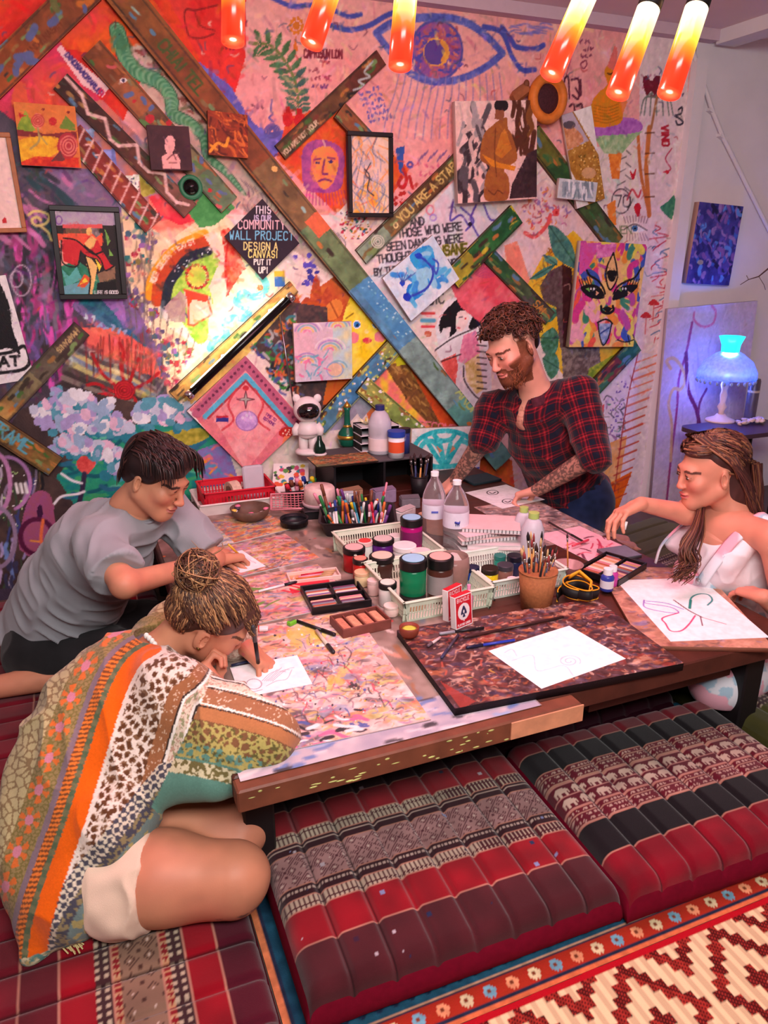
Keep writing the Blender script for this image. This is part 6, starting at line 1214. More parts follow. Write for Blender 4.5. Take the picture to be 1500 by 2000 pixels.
mb('body',MB().lathe([(.16*K,0),(.2*K,.04*K),(.22*K,.18*K),(.2*K,.3*K),(.1*K,.42*K),(.07*K,.5*K),(.06*K,.78*K),(.09*K,.86*K)],20),mat('vase_green',(20,92,70),.2,var=.2),t,True);mb('gold_band',MB().lathe([(.222*K,.17*K),(.228*K,.21*K),(.222*K,.25*K)],20),mat('gold',(206,160,70),.3,.8,var=.1),t,True);mb('gold_neck',MB().lathe([(.10*K,.42*K),(.085*K,.47*K)],20),MATS['gold'],t,True);mb('stopper',MB().lathe([(.09*K,.86*K),(.06*K,.92*K),(.0001,1.0*K)],14),MATS['gold'],t,True)
P=onshelf(668,856);t=thing('white_vase','cream vase with a ruffled rim','vase',P);K=mpp(P)*66
mb('body',MB().lathe([(.2*K,0),(.32*K,.12*K),(.34*K,.4*K),(.24*K,.66*K),(.17*K,.8*K),(.2*K,.9*K)],22),M_((226,214,204),.35),t,True);mb('ruffled_rim',MB().lathe([(.19*K,.9*K),(.3*K,1.0*K),(.28*K,1.0*K),(.17*K,.9*K)],36,wob=.08),M_((240,232,226),.3),t,True)
# letter tray of black sheets with white dividers, lily
P=onshelf(735,876);t=thing('letter_tray','black letter tray with white dividers behind the glue bottle','letter tray',P+[0,.0,0]);
for k in range(4):mb('shelf_sheet',MB().box((0,0,.004+k*.036),(.19,.1,.004)),M_((226,224,228),.4),t)
mb('back_panel',MB().box((0,.045,.06),(.19,.004,.12)),bk,t)
for sx in(-1,0,1):mb('upright',MB().box((sx*.09,0,.058),(.004,.096,.116)),bk,t)
P=P+[-.05,.0,.119];t=thing('lily_flower','small white and yellow lily on the letter tray','flower',P)
for k in range(6):th=k*1.047;d_=np.array([math.cos(th),math.sin(th),.6]);mb('petal',MB().tube([(0,0,0),d_*.02,d_*.042],[.003,.009,.001],6,flat=.3),M_((240,236,190),.5),t,True)
mb('stamen',MB().tube([(0,0,0),(0,0,.03)],[.004,.002],6),M_((226,190,40),.5),t,True)
GP=[(.95,0),(1,.03),(1,.3),(.92,.34),(1,.4),(1,.62),(.7,.78),(.36,.86)]
t,r,h=bottle('white glue bottle with a navy cap',(742,896),TB+.03,40,85,GP,None,(44,50,110),.1,m=haze,band=(236,220,220),bandz=(.08,.32));t.location=[float(v)for v in onshelf(742,884)]
t,r,h=bottle('small blue and white tub with an orange label',(772,904),TB+.03,28,46,[(1,0),(1,.78)],(236,236,240),(40,70,170),.2,band=(226,90,50),bandz=(.2,.6));t.location=[float(v)for v in onshelf(774,892)]
t,r,h=bottle('dark blue tube behind the small tub',(786,890),TB+.03,18,44,[(1,0),(1,.8)],(50,60,120),(30,30,50),.15);t.location=[float(v)for v in onshelf(790,884)]
# turquoise painting leaning on the wall
cA=[(800,838),(935,832),(945,918),(805,928)]
def d_aqua(p):
 p.poly(R4(790,820,960,940),(226,240,240),(246,244,240),1);AQ=(30,190,200)
 for P in([(805,895),(815,862),(845,845),(880,842),(915,855),(932,890)],[(815,900),(825,868),(845,862),(860,880),(868,905)],[(905,900),(918,872),(900,862),(885,880),(872,905)],[(845,845),(858,860),(880,858),(890,845)],[(830,855),(845,880),(862,905)],[(905,852),(888,880),(874,905)],[(820,905),(860,912),(900,908)],[(860,868),(866,895)],[(880,866),(874,892)]):p.line(P,9,AQ,.95,col2=(90,220,220))
 p.poly([(852,870),(858,885),(864,880)],(226,150,110));p.poly([(884,870),(878,886),(890,876)],(226,150,110));p.line([(812,910),(850,915)],4,(90,210,214));p.line([(905,922),(935,914)],4,(60,90,200))
ap=hung('canvas_painting','canvas with a thick turquoise painted shell leaning at the back of the table','painting',cA,.045,.02,d_aqua)
sheet('tablet_case','dark teal tablet case at the back corner of the table','tablet',[(905,930),(958,922),(972,936),(918,946)],TB,.012,lambda p:None,.01,bgc=(50,64,72))
# left back: white tray and red basket, roll of tape, palette board, bowl
basket('white_tray','white plastic tray under the red basket',.40,.745,2.93,3.17,TB,.05,(236,226,222),rows=False);basket('red_basket','red perforated basket inside the white tray',.425,.72,2.955,3.15,TB+.0055,.085,(206,30,50),flare=.01,slot=.013)
P=np.array([.56,3.04,TB+.012]);t=thing('tape_roll','striped roll of tape standing in the red basket','tape',P);mb('roll',MB().lathe([(.028,-.02),(.045,-.02),(.045,.02),(.028,.02),(.028,-.02)],22,R=align((1,.3,0)),c=(0,0,.05)),M_((206,170,150),.5,var=.3,vscale=60),t);mb('core',MB().lathe([(.025,-.02),(.028,-.02),(.028,.02),(.025,.02),(.025,-.02)],22,R=align((1,.3,0)),c=(0,0,.05)),M_((120,60,50),.7),t)
P=np.array([.655,3.07,TB+.012]);t=thing('clear_box','frosted plastic sleeve standing in the red basket','sleeve',P);mb('sleeve',MB().rbox((0,0,.075),(.09,.02,.14),.008,R=rotx(-.12)),haze,t)
def sPt(p):p.poly(R4(440,840,620,930),(236,226,220));p.dots(R4(440,850,600,920),40,(4,9),[(226,90,60),(60,140,150),(226,190,70),(90,150,80),(60,60,70),(200,80,120),(60,90,160)],3)
P=np.array([.86,3.06,TB]);c_=[(455,868),(500,866),(545,902),(512,915)]
t=thing('paint_palette','white palette with blots of colour leaning beside the red basket','palette',(.83,3.13,TB),.0)
pp=Paint(-.08,.08,0,.15,.003,(236,230,226),4);pp.sc=1.;pp.dots(R4(-.075,.01,.075,.14),40,(.006,.014),[(226,90,60),(60,140,150),(226,190,70),(90,150,80),(60,60,70),(200,80,120),(60,90,160),(240,236,230)],3);V,F,cc=pp.grid(lambda x,y:np.c_[x,np.full_like(x,-.004),y]@(rotz(-.35)@rotx(-.85)).T);mk('painted_face',V,F,paint_m,t,cols=cc);mb('board',MB().box(rotz(-.35)@rotx(-.85)@np.array([0,0,.075]),(.16,.006,.15),R=rotz(-.35)@rotx(-.85)),M_((226,220,216),.5),t)
P=atz(490,1016,TB);t=thing('painted_bowl','wooden bowl with painted flowers inside its rim','bowl',P);mb('bowl',MB().lathe([(.04,0),(.07,.025),(.080,.055),(.077,.056),(.07,.03),(.036,.008),(.0001,.007)],26),M_((96,72,60),.5,var=.3),t,True)
fl=random.Random(2)
for k in range(26):th=fl.uniform(0,6.28);rr_=fl.uniform(.0,.066);mb('paint_blot',MB().ball((rr_*math.cos(th),rr_*math.sin(th),.016+max(0,rr_-.03)*.95),(.013,.013,.006),7,4),M_([(226,120,150),(90,150,200),(240,200,90),(120,170,110),(240,236,236),(70,60,70),(200,60,60)][k%7],.5),t,True)
P=atz(616,975,TB);t=thing('pink_tub','pinkish round tub turned upside down behind the pen tray','tub',np.array([.865,2.80,TB+.0405]));mb('tub',MB().lathe([(.068,0),(.062,.07),(.056,.078),(.0001,.08)],24),M_((236,190,184),.5,var=.2,vscale=50),t,True);mb('rim',MB().lathe([(.070,0),(.072,.012),(.068,.014)],24),M_((196,170,176),.5),t,True)
t=thing('black_crate','low black crate under the pink tub','crate',(.875,2.80,TB),-.1);mb('shell',MB().rbox((0,0,.02),(.17,.14,.039),.004),bk,t);mb('rim',MB().rbox((0,0,.036),(.18,.15,.006),.002),M_((40,36,40),.5),t)
P=atz(580,1000,TB);t=thing('mesh_tray','pink paint-stained mesh tray propped beside the painted bowl','tray',P+[.0,.0,.03],-.25);b_=MB()
for k in range(14):x=-.10+k*.0154;b_.tube([(x,-.06,.004),(x,-.03,-.004+.016*abs(x)/.1),(x,.05,.03)],.0018,5)
for k in range(7):y=-.06+k*.018;b_.tube([(-.1,y,.004+.004*k),(0,y,-.002+.004*k),(.1,y,.004+.004*k)],.0018,5)
mb('mesh',b_,M_((196,110,120),.5,var=.3),t);mb('edge_frame',MB().tube([(-.105,-.065,.006),(.105,-.065,.006),(.105,.055,.034),(-.105,.055,.034),(-.105,-.065,.006)],.004,6),M_((214,130,140),.5,var=.3),t,True)
P=atz(608,1036,TB);t=thing('black_bowl','black round bowl speckled white under the mesh tray','bowl',P+[-.05,.06,0]);mb('bowl',MB().lathe([(.03,0),(.05,.012),(.056,.04),(.053,.041),(.054,.014),(.0001,.008)],24),mat('speckled_black',(20,18,22),.4,var=.9,vscale=70),t,True)
P=atz(540,945,TB);t=thing('black_toolbox','black open toolbox stuffed with paint tubes','toolbox',(.86,2.975,TB),-.1);mb('shell',loft(MB(),[(rrect(.16,.12,.01),0),(rrect(.17,.13,.012),.07),(rrect(.158,.118,.01),.07),(rrect(.15,.11,.01),.01)]),bk,t);mb('handle',MB().tube([(-.06,-.072,.05),(0,-.085,.055),(.06,-.072,.05)],.005,6),M_((60,58,62),.4),t,True)
for k in range(9):
 c,nm=PC[(k*7+4)%12];x=.80+.014*k;pen('%s paint tube poking from the black toolbox'%nm,(x,2.97+.02*(k%3),TB+.02),(x-.03+.01*(k%4),2.96+.02*(k%2),TB+.09+.01*(k%3)),(206,200,200)if k%2 else c,c,.009,'paint tubes in the black toolbox','paint_tube')
 # bags and boxes filling the middle back
for lab,c0,dm,rz,c in(('crumpled brown paper bag behind the pen tray',(1.02,2.86,TB),(.09,.06,.07),.2,(170,130,100)),('white and blue small carton in front of the riser shelf',(.985,2.80,TB),(.05,.04,.075),-.3,(206,220,226)),('purple patterned box in front of the riser shelf',(1.16,2.84,TB),(.10,.06,.06),.1,(150,130,160)),('kraft sketch block standing behind the magenta jar',(1.19,2.44,TB),(.08,.05,.08),.3,(206,160,130)),('grey plastic clip box beside the black cup',(1.24,2.74,TB),(.08,.06,.045),-.2,(120,116,124)),('white roll-ended box between the pen tray and the water bottles',(1.16,2.62,TB),(.10,.05,.04),.5,(226,214,214))):
 t=thing('small_carton',lab,'box',c0,rz);mb('carton',MB().rbox((0,0,dm[2]/2),dm,.004),M_(c,.7,var=.15,vscale=50),t);mb('flap',MB().box((0,-dm[1]*.2,dm[2]+.004),(dm[0]*.96,dm[1]*.6,.0015),R=rotx(.2)),M_(tuple(int(v*.85)for v in c),.7),t)
 # ================================================================ right: side table with shell lamp, leaning board, blue canvas
def d_blue(p):p.poly(R4(1330,385,1460,565),(50,50,130),(80,70,160),1,hard=2.5);p.strokes(R4(1340,395,1450,560),150,14,6,[(40,40,110),(90,80,180),(130,90,170),(60,100,200),(30,30,80),(150,120,190),(90,140,220)],7,(.8,2.2),.7,.8);p.ell((1368,512),6,5,(206,190,150),a=.7)
hung('canvas_painting','deep blue and violet canvas on the lilac-lit white wall','painting',[(1366,394),(1450,403),(1426,558),(1340,553)],.004,.035,d_blue,side=(214,170,150))
YL=3.12;cl=planept([(1296,612),(1450,580),(1452,900),(1270,985)],YL)
def d_lean(p):
 p.poly(R4(1230,560,1480,1100),(206,190,206),(190,170,196),0);p.line([(1300,1000),(1310,900),(1322,800),(1326,740),(1340,690),(1352,630)],5,(150,60,110));p.line([(1356,610),(1356,625),(1372,638),(1392,632),(1398,610),(1390,596)],4,(200,110,150));p.line([(1310,720),(1302,705),(1316,700),(1330,715),(1338,740),(1330,760),(1315,760),(1306,790),(1312,830),(1310,900)],6,(206,160,110));p.line([(1340,690),(1344,760),(1360,800),(1368,840)],8,(110,30,70));p.line([(1362,840),(1366,790),(1380,760)],5,(120,50,90));p.strokes(R4(1300,600,1450,900),30,60,3,[(214,200,214),(180,160,190)],4,(1.4,1.7),.5)
lb=hung('leaning_board','large pale board painted with plum branches leaning on the white wall','board',[(1297,612),(1452,582),(1455,985),(1275,1010)],.06,.02,d_lean,.005,side=(190,180,190))
# side table
TS=.535;pA=atz(1358,830,TS);st0=atz(1445,834,TS);t=thing('side_table','dark side table with a rounded end beyond the woman in white','table',(st0[0],st0[1],0));dk=M_((70,46,62),.4)
tt=rrect(.56,.30,.06);mb('tabletop',MB().prism(tt,TS-.022,TS),dk,t)
for x in(-.2,.2):
 for y in(-.1,.1):mb('leg',MB().tube([(x,y,0),(x,y,TS-.022)],.013,8),M_((40,30,40),.4),t,True)
P=atz(1406,822,TS+.0005);K=mpp(P);lp=thing('shell_lamp','small table lamp with a glass shell shade glowing turquoise at the top','lamp',P);cream=M_((236,206,190),.45)
mb('foot',MB().lathe([(28*K,0),(27*K,3*K),(12*K,9*K),(8*K,14*K)],24),cream,lp,True);mb('stem',MB().lathe([(6*K,10*K),(5*K,20*K),(9*K,28*K),(5*K,36*K),(7*K,50*K),(5*K,60*K),(8*K,70*K),(4*K,88*K)],16),cream,lp,True)
shm=mat('shell_glass',(196,190,220),.25,var=.3,vscale=60,trans=.4);mb('shade',MB().lathe([(53*K,84*K),(52*K,96*K),(42*K,116*K),(24*K,130*K),(18*K,133*K)],30,wob=.03),shm,lp,True)
fr_=MB()
for k in range(26):th=k*2*math.pi/26;fr_.ball((52*K*math.cos(th),52*K*math.sin(th),79*K),(3*K,3*K,4*K),6,5)
mb('bead_fringe',fr_,M_((150,170,226),.2),lp,True,kind='stuff')
mb('crown',MB().lathe([(15*K,132*K),(16*K,146*K),(22*K,162*K),(20*K,162*K),(13*K,146*K),(12*K,134*K)],24,wob=.06),mat('crown_glow',(60,220,230),.3,var=0,emit=(20,200,235),estr=2.2),lp,True)
light('shell_lamp_light','POINT',P+[0,0,.36],(0,0,0),30.0,(.03,.15,1.0),.05);light('shell_lamp_core','POINT',P+[-.02,.05,.19],(0,0,0),1.2,(.15,.2,1.0),.03)
bm_=atz(1464,826,TS);t=thing('metal_bottle','grey metal cylinder standing behind the shell lamp','bottle',bm_+np.array([.06,.06,.0]));autosmooth(mb('body',MB().lathe([(.03,0),(.03,.21),(.026,.222),(.0001,.222)],20),M_((110,100,110),.35,metal=.6),t));autosmooth(mb('ring',MB().lathe([(.0305,.15),(.0308,.156),(.0305,.162)],20),M_((206,180,150),.3),t))
P=atz(1455,825,TS+.0005);t=thing('shell_garland','heap of pale shells and flowers beside the shell lamp','shells',P+np.array([.0,-.05,0]));rs=random.Random(6)
for k in range(26):mb('shell',MB().lathe([(.0001,0),(.011,.006),(.014,.014),(.010,.02),(.0001,.014)],8,wob=.15,c=(rs.uniform(-.09,.09),rs.uniform(-.035,.035),rs.uniform(0,.018)),R=rotx(rs.uniform(-.7,.7))@roty(rs.uniform(-.7,.7))),M_([(236,206,206),(226,196,190),(206,190,206)][k%3],.5),t,True)
a=[aty(x,y,2.9)for x,y in((1446,556),(1462,546),(1482,540),(1500,525),(1530,515))];t=thing('dry_branch','thin bare branch reaching in at the picture edge','branch',a[4]);mb('twig',MB().tube(np.array(a)-a[4],[.0015,.002,.003,.004,.006],6),M_((90,60,60),.8),t,True);mb('side_twig',MB().tube([a[1]-a[4],aty(1458,538,2.9)-a[4]],.0014,5),M_((90,60,60),.8),t,True);mb('side_twig',MB().tube([a[2]-a[4],aty(1492,556,2.9)-a[4],aty(1495,566,2.9)-a[4]],.0014,5),M_((90,60,60),.8),t,True);mb('stem',MB().tube([(0,0,0),(.25,.05,-.1),(.5,.1,-.5),(.52,.1,-a[4][2])],[.006,.008,.01,.014],7),M_((90,60,60),.8),t,True)
# ================================================================ people: continuous bodies grown from a distance field
def unit(v):v=np.asarray(v,float);return v/np.linalg.norm(v)
class Field:
 def __init__(s):s.p=[]
 def cone(s,a,b,ra,rb=None,k=.02,id=0,cut=None,sq=None):
  s.p.append(('c',np.asarray(a,float),np.asarray(b,float),ra,ra if rb is None else rb,k,id,cut,sq));return s
 def path(s,pts,rs,k=.02,id=0):
  for i in range(len(pts)-1):s.cone(pts[i],pts[i+1],rs[i],rs[i+1],k,id)
  return s
 def ell(s,c,r,R=None,k=.02,id=0,neg=False,cut=None):
  s.p.append(('n' if neg else 'e',np.asarray(c,float),np.asarray(r,float),np.eye(3)if R is None else np.asarray(R),0,k,id,cut,None));return s
 def dist(s,q,X):
  t=q[0]
  if t=='c':
   _,a,b,ra,rb,k,id,cut,sq=q;d=b-a;L2=d@d+1e-12;P=X-a.astype(np.float32)
   h=np.clip((P@d.astype(np.float32))/L2,0,1);Q=P-h[...,None]*d.astype(np.float32)
   if sq is not None:
    n=np.asarray(sq[0],np.float32);f=sq[1];c_=Q@n;Q=Q+(f-1)*c_[...,None]*n
   D=np.sqrt((Q*Q).sum(-1))-(ra+(rb-ra)*h)
  else:
   _,c,r,R,_,k,id,cut,sq=q;P=(X-c.astype(np.float32))@R.astype(np.float32);r=r.astype(np.float32)
   k0=np.sqrt(((P/r)**2).sum(-1));k1=np.sqrt(((P/(r*r))**2).sum(-1))+1e-9;D=k0*(k0-1)/k1
  if cut is not None:
   cc=cut if isinstance(cut,list)else[cut]
   for pt,n in cc:D=np.maximum(D,(X-np.asarray(pt,np.float32))@unit(n).astype(np.float32))
  return D
 def bounds(s,q):
  if q[0]=='c':lo=np.minimum(q[1]-q[3],q[2]-q[4]);hi=np.maximum(q[1]+q[3],q[2]+q[4])
  else:m=q[2].max();lo,hi=q[1]-m,q[1]+m
  return lo,hi
 def mesh(s,h,clip=None):
  B=[s.bounds(q)for q in s.p if q[0]!='n'];lo=np.min([b[0]for b in B],0)-3*h;hi=np.max([b[1]for b in B],0)+3*h
  n=np.ceil((hi-lo)/h).astype(int)+1;D=np.full(n,.05,np.float32);ax=[(lo[i]+h*np.arange(n[i])).astype(np.float32)for i in range(3)]
  for q in s.p:
   l,u=s.bounds(q);m=q[5]+2.5*h;i0=np.maximum(((l-m-lo)/h).astype(int),0);i1=np.minimum(((u+m-lo)/h).astype(int)+2,n)
   sl=tuple(slice(a,b)for a,b in zip(i0,i1));X=np.stack(np.meshgrid(*[ax[i][sl[i]]for i in range(3)],indexing='ij'),-1)
   d=s.dist(q,X);k=q[5];a=D[sl]
   if q[0]=='n':d=-d;hh=np.maximum(k-np.abs(a-d),0)/k;D[sl]=np.maximum(a,d)+hh*hh*k/4
   else:hh=np.maximum(k-np.abs(a-d),0)/k;D[sl]=np.minimum(a,d)-hh*hh*k/4
  if clip is not None:
   X=np.stack(np.meshgrid(*ax,indexing='ij'),-1)
   for pt,nn in clip:D=np.maximum(D,(X-np.asarray(pt,np.float32))@unit(nn).astype(np.float32))
  D[0]=D[-1]=.05;D[:,0]=D[:,-1]=.05;D[:,:,0]=D[:,:,-1]=.05
  return surfnet(D,lo,h)
 def owner(s,V):
  best=np.full(len(V),9.,np.float32);own=np.zeros(len(V),int);X=V.astype(np.float32)
  for q in s.p:
   if q[0]=='n':continue
   d=s.dist(q,X);m=d<best;best[m]=d[m];own[m]=q[6]
  return own
def surfnet(D,lo,h):
 S=D<0;cnt=np.zeros(tuple(np.array(S.shape)-1),np.int8)
 offs=[(i,j,k)for i in(0,1)for j in(0,1)for k in(0,1)]
 for i,j,k in offs:cnt+=S[i:S.shape[0]-1+i,j:S.shape[1]-1+j,k:S.shape[2]-1+k]
 act=(cnt>0)&(cnt<8);ai=np.argwhere(act);idx=np.full(cnt.shape,-1,np.int32);idx[act]=np.arange(len(ai))
 acc=np.zeros((len(ai),3),np.float32);num=np.zeros(len(ai),np.float32)
 vals={o:D[ai[:,0]+o[0],ai[:,1]+o[1],ai[:,2]+o[2]]for o in offs}
 for a in offs:
  for x in range(3):
   if a[x]==0:
    b=list(a);b[x]=1;b=tuple(b);va,vb=vals[a],vals[b];m=(va<0)!=(vb<0);t=va[m]/(va[m]-vb[m])
    p=np.tile(np.array(a,np.float32),(m.sum(),1));p[:,x]+=t;acc[m]+=p;num[m]+=1
 V=lo+h*(ai+acc/num[:,None]);F=[]
 for x in range(3):
  y,z=(x+1)%3,(x+2)%3
  sa=[slice(None)]*3;sb=[slice(None)]*3;sa[x]=slice(0,-1);sb[x]=slice(1,None)
  e=S[tuple(sa)]!=S[tuple(sb)];q=np.argwhere(e);q=q[(q[:,y]>0)&(q[:,z]>0)&(q[:,y]<S.shape[y]-1)&(q[:,z]<S.shape[z]-1)]
  ins=S[q[:,0],q[:,1],q[:,2]]
  def cell(dy,dz):c=q.copy();c[:,y]+=dy;c[:,z]+=dz;return idx[c[:,0],c[:,1],c[:,2]]
  f=np.stack([cell(-1,-1),cell(0,-1),cell(0,0),cell(-1,0)],1);f[~ins]=f[~ins][:,::-1];F.append(f)
 return V,np.concatenate(F)
def vnorm(V,F):
 n=np.cross(V[F[:,2]]-V[F[:,0]],V[F[:,3]]-V[F[:,1]]);N=np.zeros_like(V)
 for i in range(4):np.add.at(N,F[:,i],n)
 return N/(np.linalg.norm(N,axis=1)[:,None]+1e-12)
def drape(V,F,B,amp,sc,seed):
 """creases: ridged noise in the axes of B (columns scaled) pushed along the normals"""
 q=V@np.asarray(B);n=hsh(q,sc,seed);r=1-np.abs(2*n-1);n2=hsh(q,sc*2.1,seed+1);return V+vnorm(V,F)*(amp*(r**2.5-.35)+amp*.3*(n2-.5))[:,None]
def frame(f,up):f=unit(f);r=unit(np.cross(f,up));return np.stack([r,f,np.cross(r,f)],1)
def head_prims(B,c,R,s=1.,male=False,beard=False,id=1):
 g=1. if male else.0
 L=lambda x,y,z:c+R@(np.array([x,y,z])*s)
 def e(x,y,z,r,k=.015,neg=False,RR=None):B.ell(L(x,y,z),np.array(r)*s,R if RR is None else R@RR,k*s,id,neg)
 e(0,-.014,.028,(.073,.094,.086));e(0,.028,-.04,(.057,.058,.076),.03);e(0,.066,-.100,(.02 if not male else.024,.017,.017),.03)
 for x in(-1,1):
  B.cone(L(x*.054,-.004,-.055),L(x*.016,.060,-.098),.020*s,.015*s,.03,id);e(x*.038,.062,-.028,(.022,.02,.02),.025)
  e(x*.077,-.010,-.014,(.007,.017,.030),.008,RR=rotz(-x*.35));e(x*.081,-.004,-.012,(.004,.009,.017),.004,True,rotz(-x*.35))
  e(x*.031,.095,.000,(.017,.016,.010),.012,True);e(x*.031,.0755,-.002,(.0145,.0145,.0125),.006)
  e(x*.009,.094+.003*g,-.040,(.0065+.001*g,.008,.0055),.006)
 e(0,.080+.003*g,.018,(.044,.011,.010),.022);B.cone(L(0,.087,.004),L(0,.101+.006*g,-.036),.0066*s,(.0085+.0018*g)*s,.012,id)
 e(0,.088,-.064,(.021,.010,.0055),.006);e(0,.086,-.0745,(.018,.010,.006),.006);e(0,.094,-.0695,(.024,.01,.0015),.004,True)
 return L
def hand_prims(B,w,d,n,curl,side,s=1.,id=2,spread=.10,thumb=(.7,.5),r0=.0088):
 """wrist w, finger direction d, palm faces n; side = +1 when the thumb lies toward cross(d, n)"""
 d=unit(d);n=unit(np.asarray(n,float)-d*(np.asarray(n,float)@d));x=np.cross(d,n)*side
 kn=[]
 for i in range(4):
  o=(1.5-i)*.0185*s;kp=w+d*(.086-.006*abs(i-1.2))*s+x*o;B.cone(w+x*o*.5+d*.008*s,kp,.0145*s,.0115*s,.012,id);kn.append(kp)
 B.cone(w+d*.02*s-x*.012*s,w+d*.075*s-x*.022*s,.013*s,.010*s,.012,id)
 for i,Ls in enumerate(((.042,.026,.021),(.046,.030,.022),(.043,.028,.022),(.034,.021,.019))):
  p=kn[i];ang=0.;sp=(1.5-i)*spread;c=curl[i]if hasattr(curl[i],'__len__')else(curl[i],)*3;r=r0*s*(1. if i<3 else.88)
  for j in range(3):
   ang+=c[j];dd=unit(d*math.cos(ang)+n*math.sin(ang)+x*math.sin(sp)*(1 if j==0 else.5));q=p+dd*Ls[j]*s;B.cone(p,q,r*(1-.1*j),r*(.92-.12*j),.0035,id);p=q
 b=w+d*.022*s+x*.022*s;a,c=thumb;d1=unit(d*.55+x*a+n*.45);p1=b+d1*.042*s;d2=unit(d*.8+x*(a-.45)+n*c);p2=p1+d2*.03*s;d3=unit(d*.9+x*(a-.8)+n*c);p3=p2+d3*.024*s
 B.cone(b,p1,.0145*s,.0105*s,.012,id).cone(p1,p2,.0102*s,.0092*s,.004,id).cone(p2,p3,.0092*s,.0075*s,.004,id)
 return p3
def joinm(parts):
 V,F,n=[],[],0
 for v,f in parts:V.append(v);F.append(f+n);n+=len(v)
 return np.concatenate(V),np.concatenate(F)
def hsh(V,sc,seed=0):
 """cheap smooth 3-d value noise at points"""
 rng=np.random.default_rng(seed);T=rng.random(4096).astype(np.float32);P=V*sc+100.;i=np.floor(P).astype(int);f=P-i;f=f*f*(3-2*f);out=0
 for a in(0,1):
  for b in(0,1):
   for c in(0,1):
    hsv=T[((i[:,0]+a)*73+(i[:,1]+b)*179+(i[:,2]+c)*283)%4096];out=out+hsv*(f[:,0]if a else 1-f[:,0])*(f[:,1]if b else 1-f[:,1])*(f[:,2]if c else 1-f[:,2])
 return out
skin_m=colmat('skin',.48,.06,500,spec=.35,sss=.12);hair_m=colmat('hair_strands',.42,0,spec=.4);fabric_m=colmat('garment_cloth',.9,.25,700,spec=.1,sheen=.15)
def skin_cols(V,base,blush,L0=None,R=None,c=None,s=1.,lips=(196,100,96),beard=None,brow=None):
 n=hsh(V,40,3)[:,None];C=np.asarray(base,float)*(1-.5*(n-.5)*.16)+(np.asarray(blush,float)-base)*(hsh(V,9,5)[:,None]*.5)
 if R is not None:
  q=(V-c)@R/s;x,y,z=q.T;near=(np.abs(q)<.14).all(1)
  def mix(w,col):nonlocal C;w=np.clip(w,0,1)[:,None]*near[:,None];C=C*(1-w)+np.asarray(col,float)*w
  mix(.55*np.exp(-(((np.abs(x)-.042)/.02)**2+((z+.038)/.02)**2))*(y>.03),blush);mix(.4*np.exp(-((x/.014)**2+((z+.04)/.016)**2))*(y>.09),blush)
  if beard is not None:
   w=np.clip((-.036-z+.55*np.clip(np.abs(x)-.03,0,1))/.012,0,1)*(y>-.012)*(z>-.14);up=(np.abs(x)<.026)*(z>-.058)*(z<-.047);ln=((x/.023)**2+((z+.069)/.009)**2<1);side=(np.abs(x)>.055)*(y<.03)*(y>-.005)*(z<.03)*(z>-.12)
   w=np.maximum(np.where((z>-.058)&(np.abs(x)<.045),0,w),up*.85)*(1-ln);w=np.maximum(w,side*.9);mix(w*(.75+.25*hsh(V,300,8)),beard)
  mix(.85*(((x/.021)**2+((z+.069)/.0105)**2)<1)*(y>.06),lips)
  if brow is not None:mix(.9*((np.abs(np.abs(x)-.034)<.018)&(np.abs(z-.0185+.25*(np.abs(np.abs(x)-.03)))<.0042))*(y>.05),brow)
 return C
def eyes(L,R,root,par_loc,s=1.,iris=(60,40,30),lid=.55):
 for x in(-1,1):
  c=L(x*.031,.0805,-.002)-par_loc;ey=mb('eye',MB().ball(c,(.0118*s,.0118*s,.0118*s*(1-lid)),12,8,R=R),M_((236,230,226),.2),root,True)
  mb('iris',MB().ball(c+R@np.array([0,.0095,-.002])*s,(.0056*s,.004*s,.0048*s),10,6,R=R),M_(iris,.15),ey,True)
def lashes(L,R,root,loc,s=1.,col=(40,26,24)):
 for x in(-1,1):mb('eyelashes',MB().tube([L(x*.044,.083,.000)-loc,L(x*.031,.0925,.0035)-loc,L(x*.018,.089,.0015)-loc],.0014*s,5),M_(col,.6),root,True)
def put(name,root,loc,V,F,C,m,smooth=True,label=None):
 o=mk(name,V-loc,F,m,root,smooth,cols=lin(np.clip(C,0,255)));
 if label:o['label']=label
 return o
def strands(paths,r,cols,seed=0,n=5):
 V,F,C,k=[],[],[],0;rng=np.random.default_rng(seed)
 for P in paths:
  P=np.asarray(P);m=len(P);b=MB();t=np.linspace(0,1,m);b.tube(P,r*(1-.75*t**2)*rng.uniform(.7,1.3),n);v,f=b.arr();f=[q for q in f if len(q)==4]
  c=np.asarray(cols[rng.integers(len(cols))],float)*rng.uniform(.8,1.2);V.append(v);F+=[tuple(i+k for i in q)for q in f];C.append(np.tile(c,(len(v),1)));k+=len(v)
 return np.concatenate(V),np.array(F),np.concatenate(C)
def person(label,loc):return thing('person',label,'person',loc)
def limb(B,a,b,c,r,id=0,k=.02):B.cone(a,b,r[0],r[1],k,id).cone(b,c,r[1],r[2],k,id)
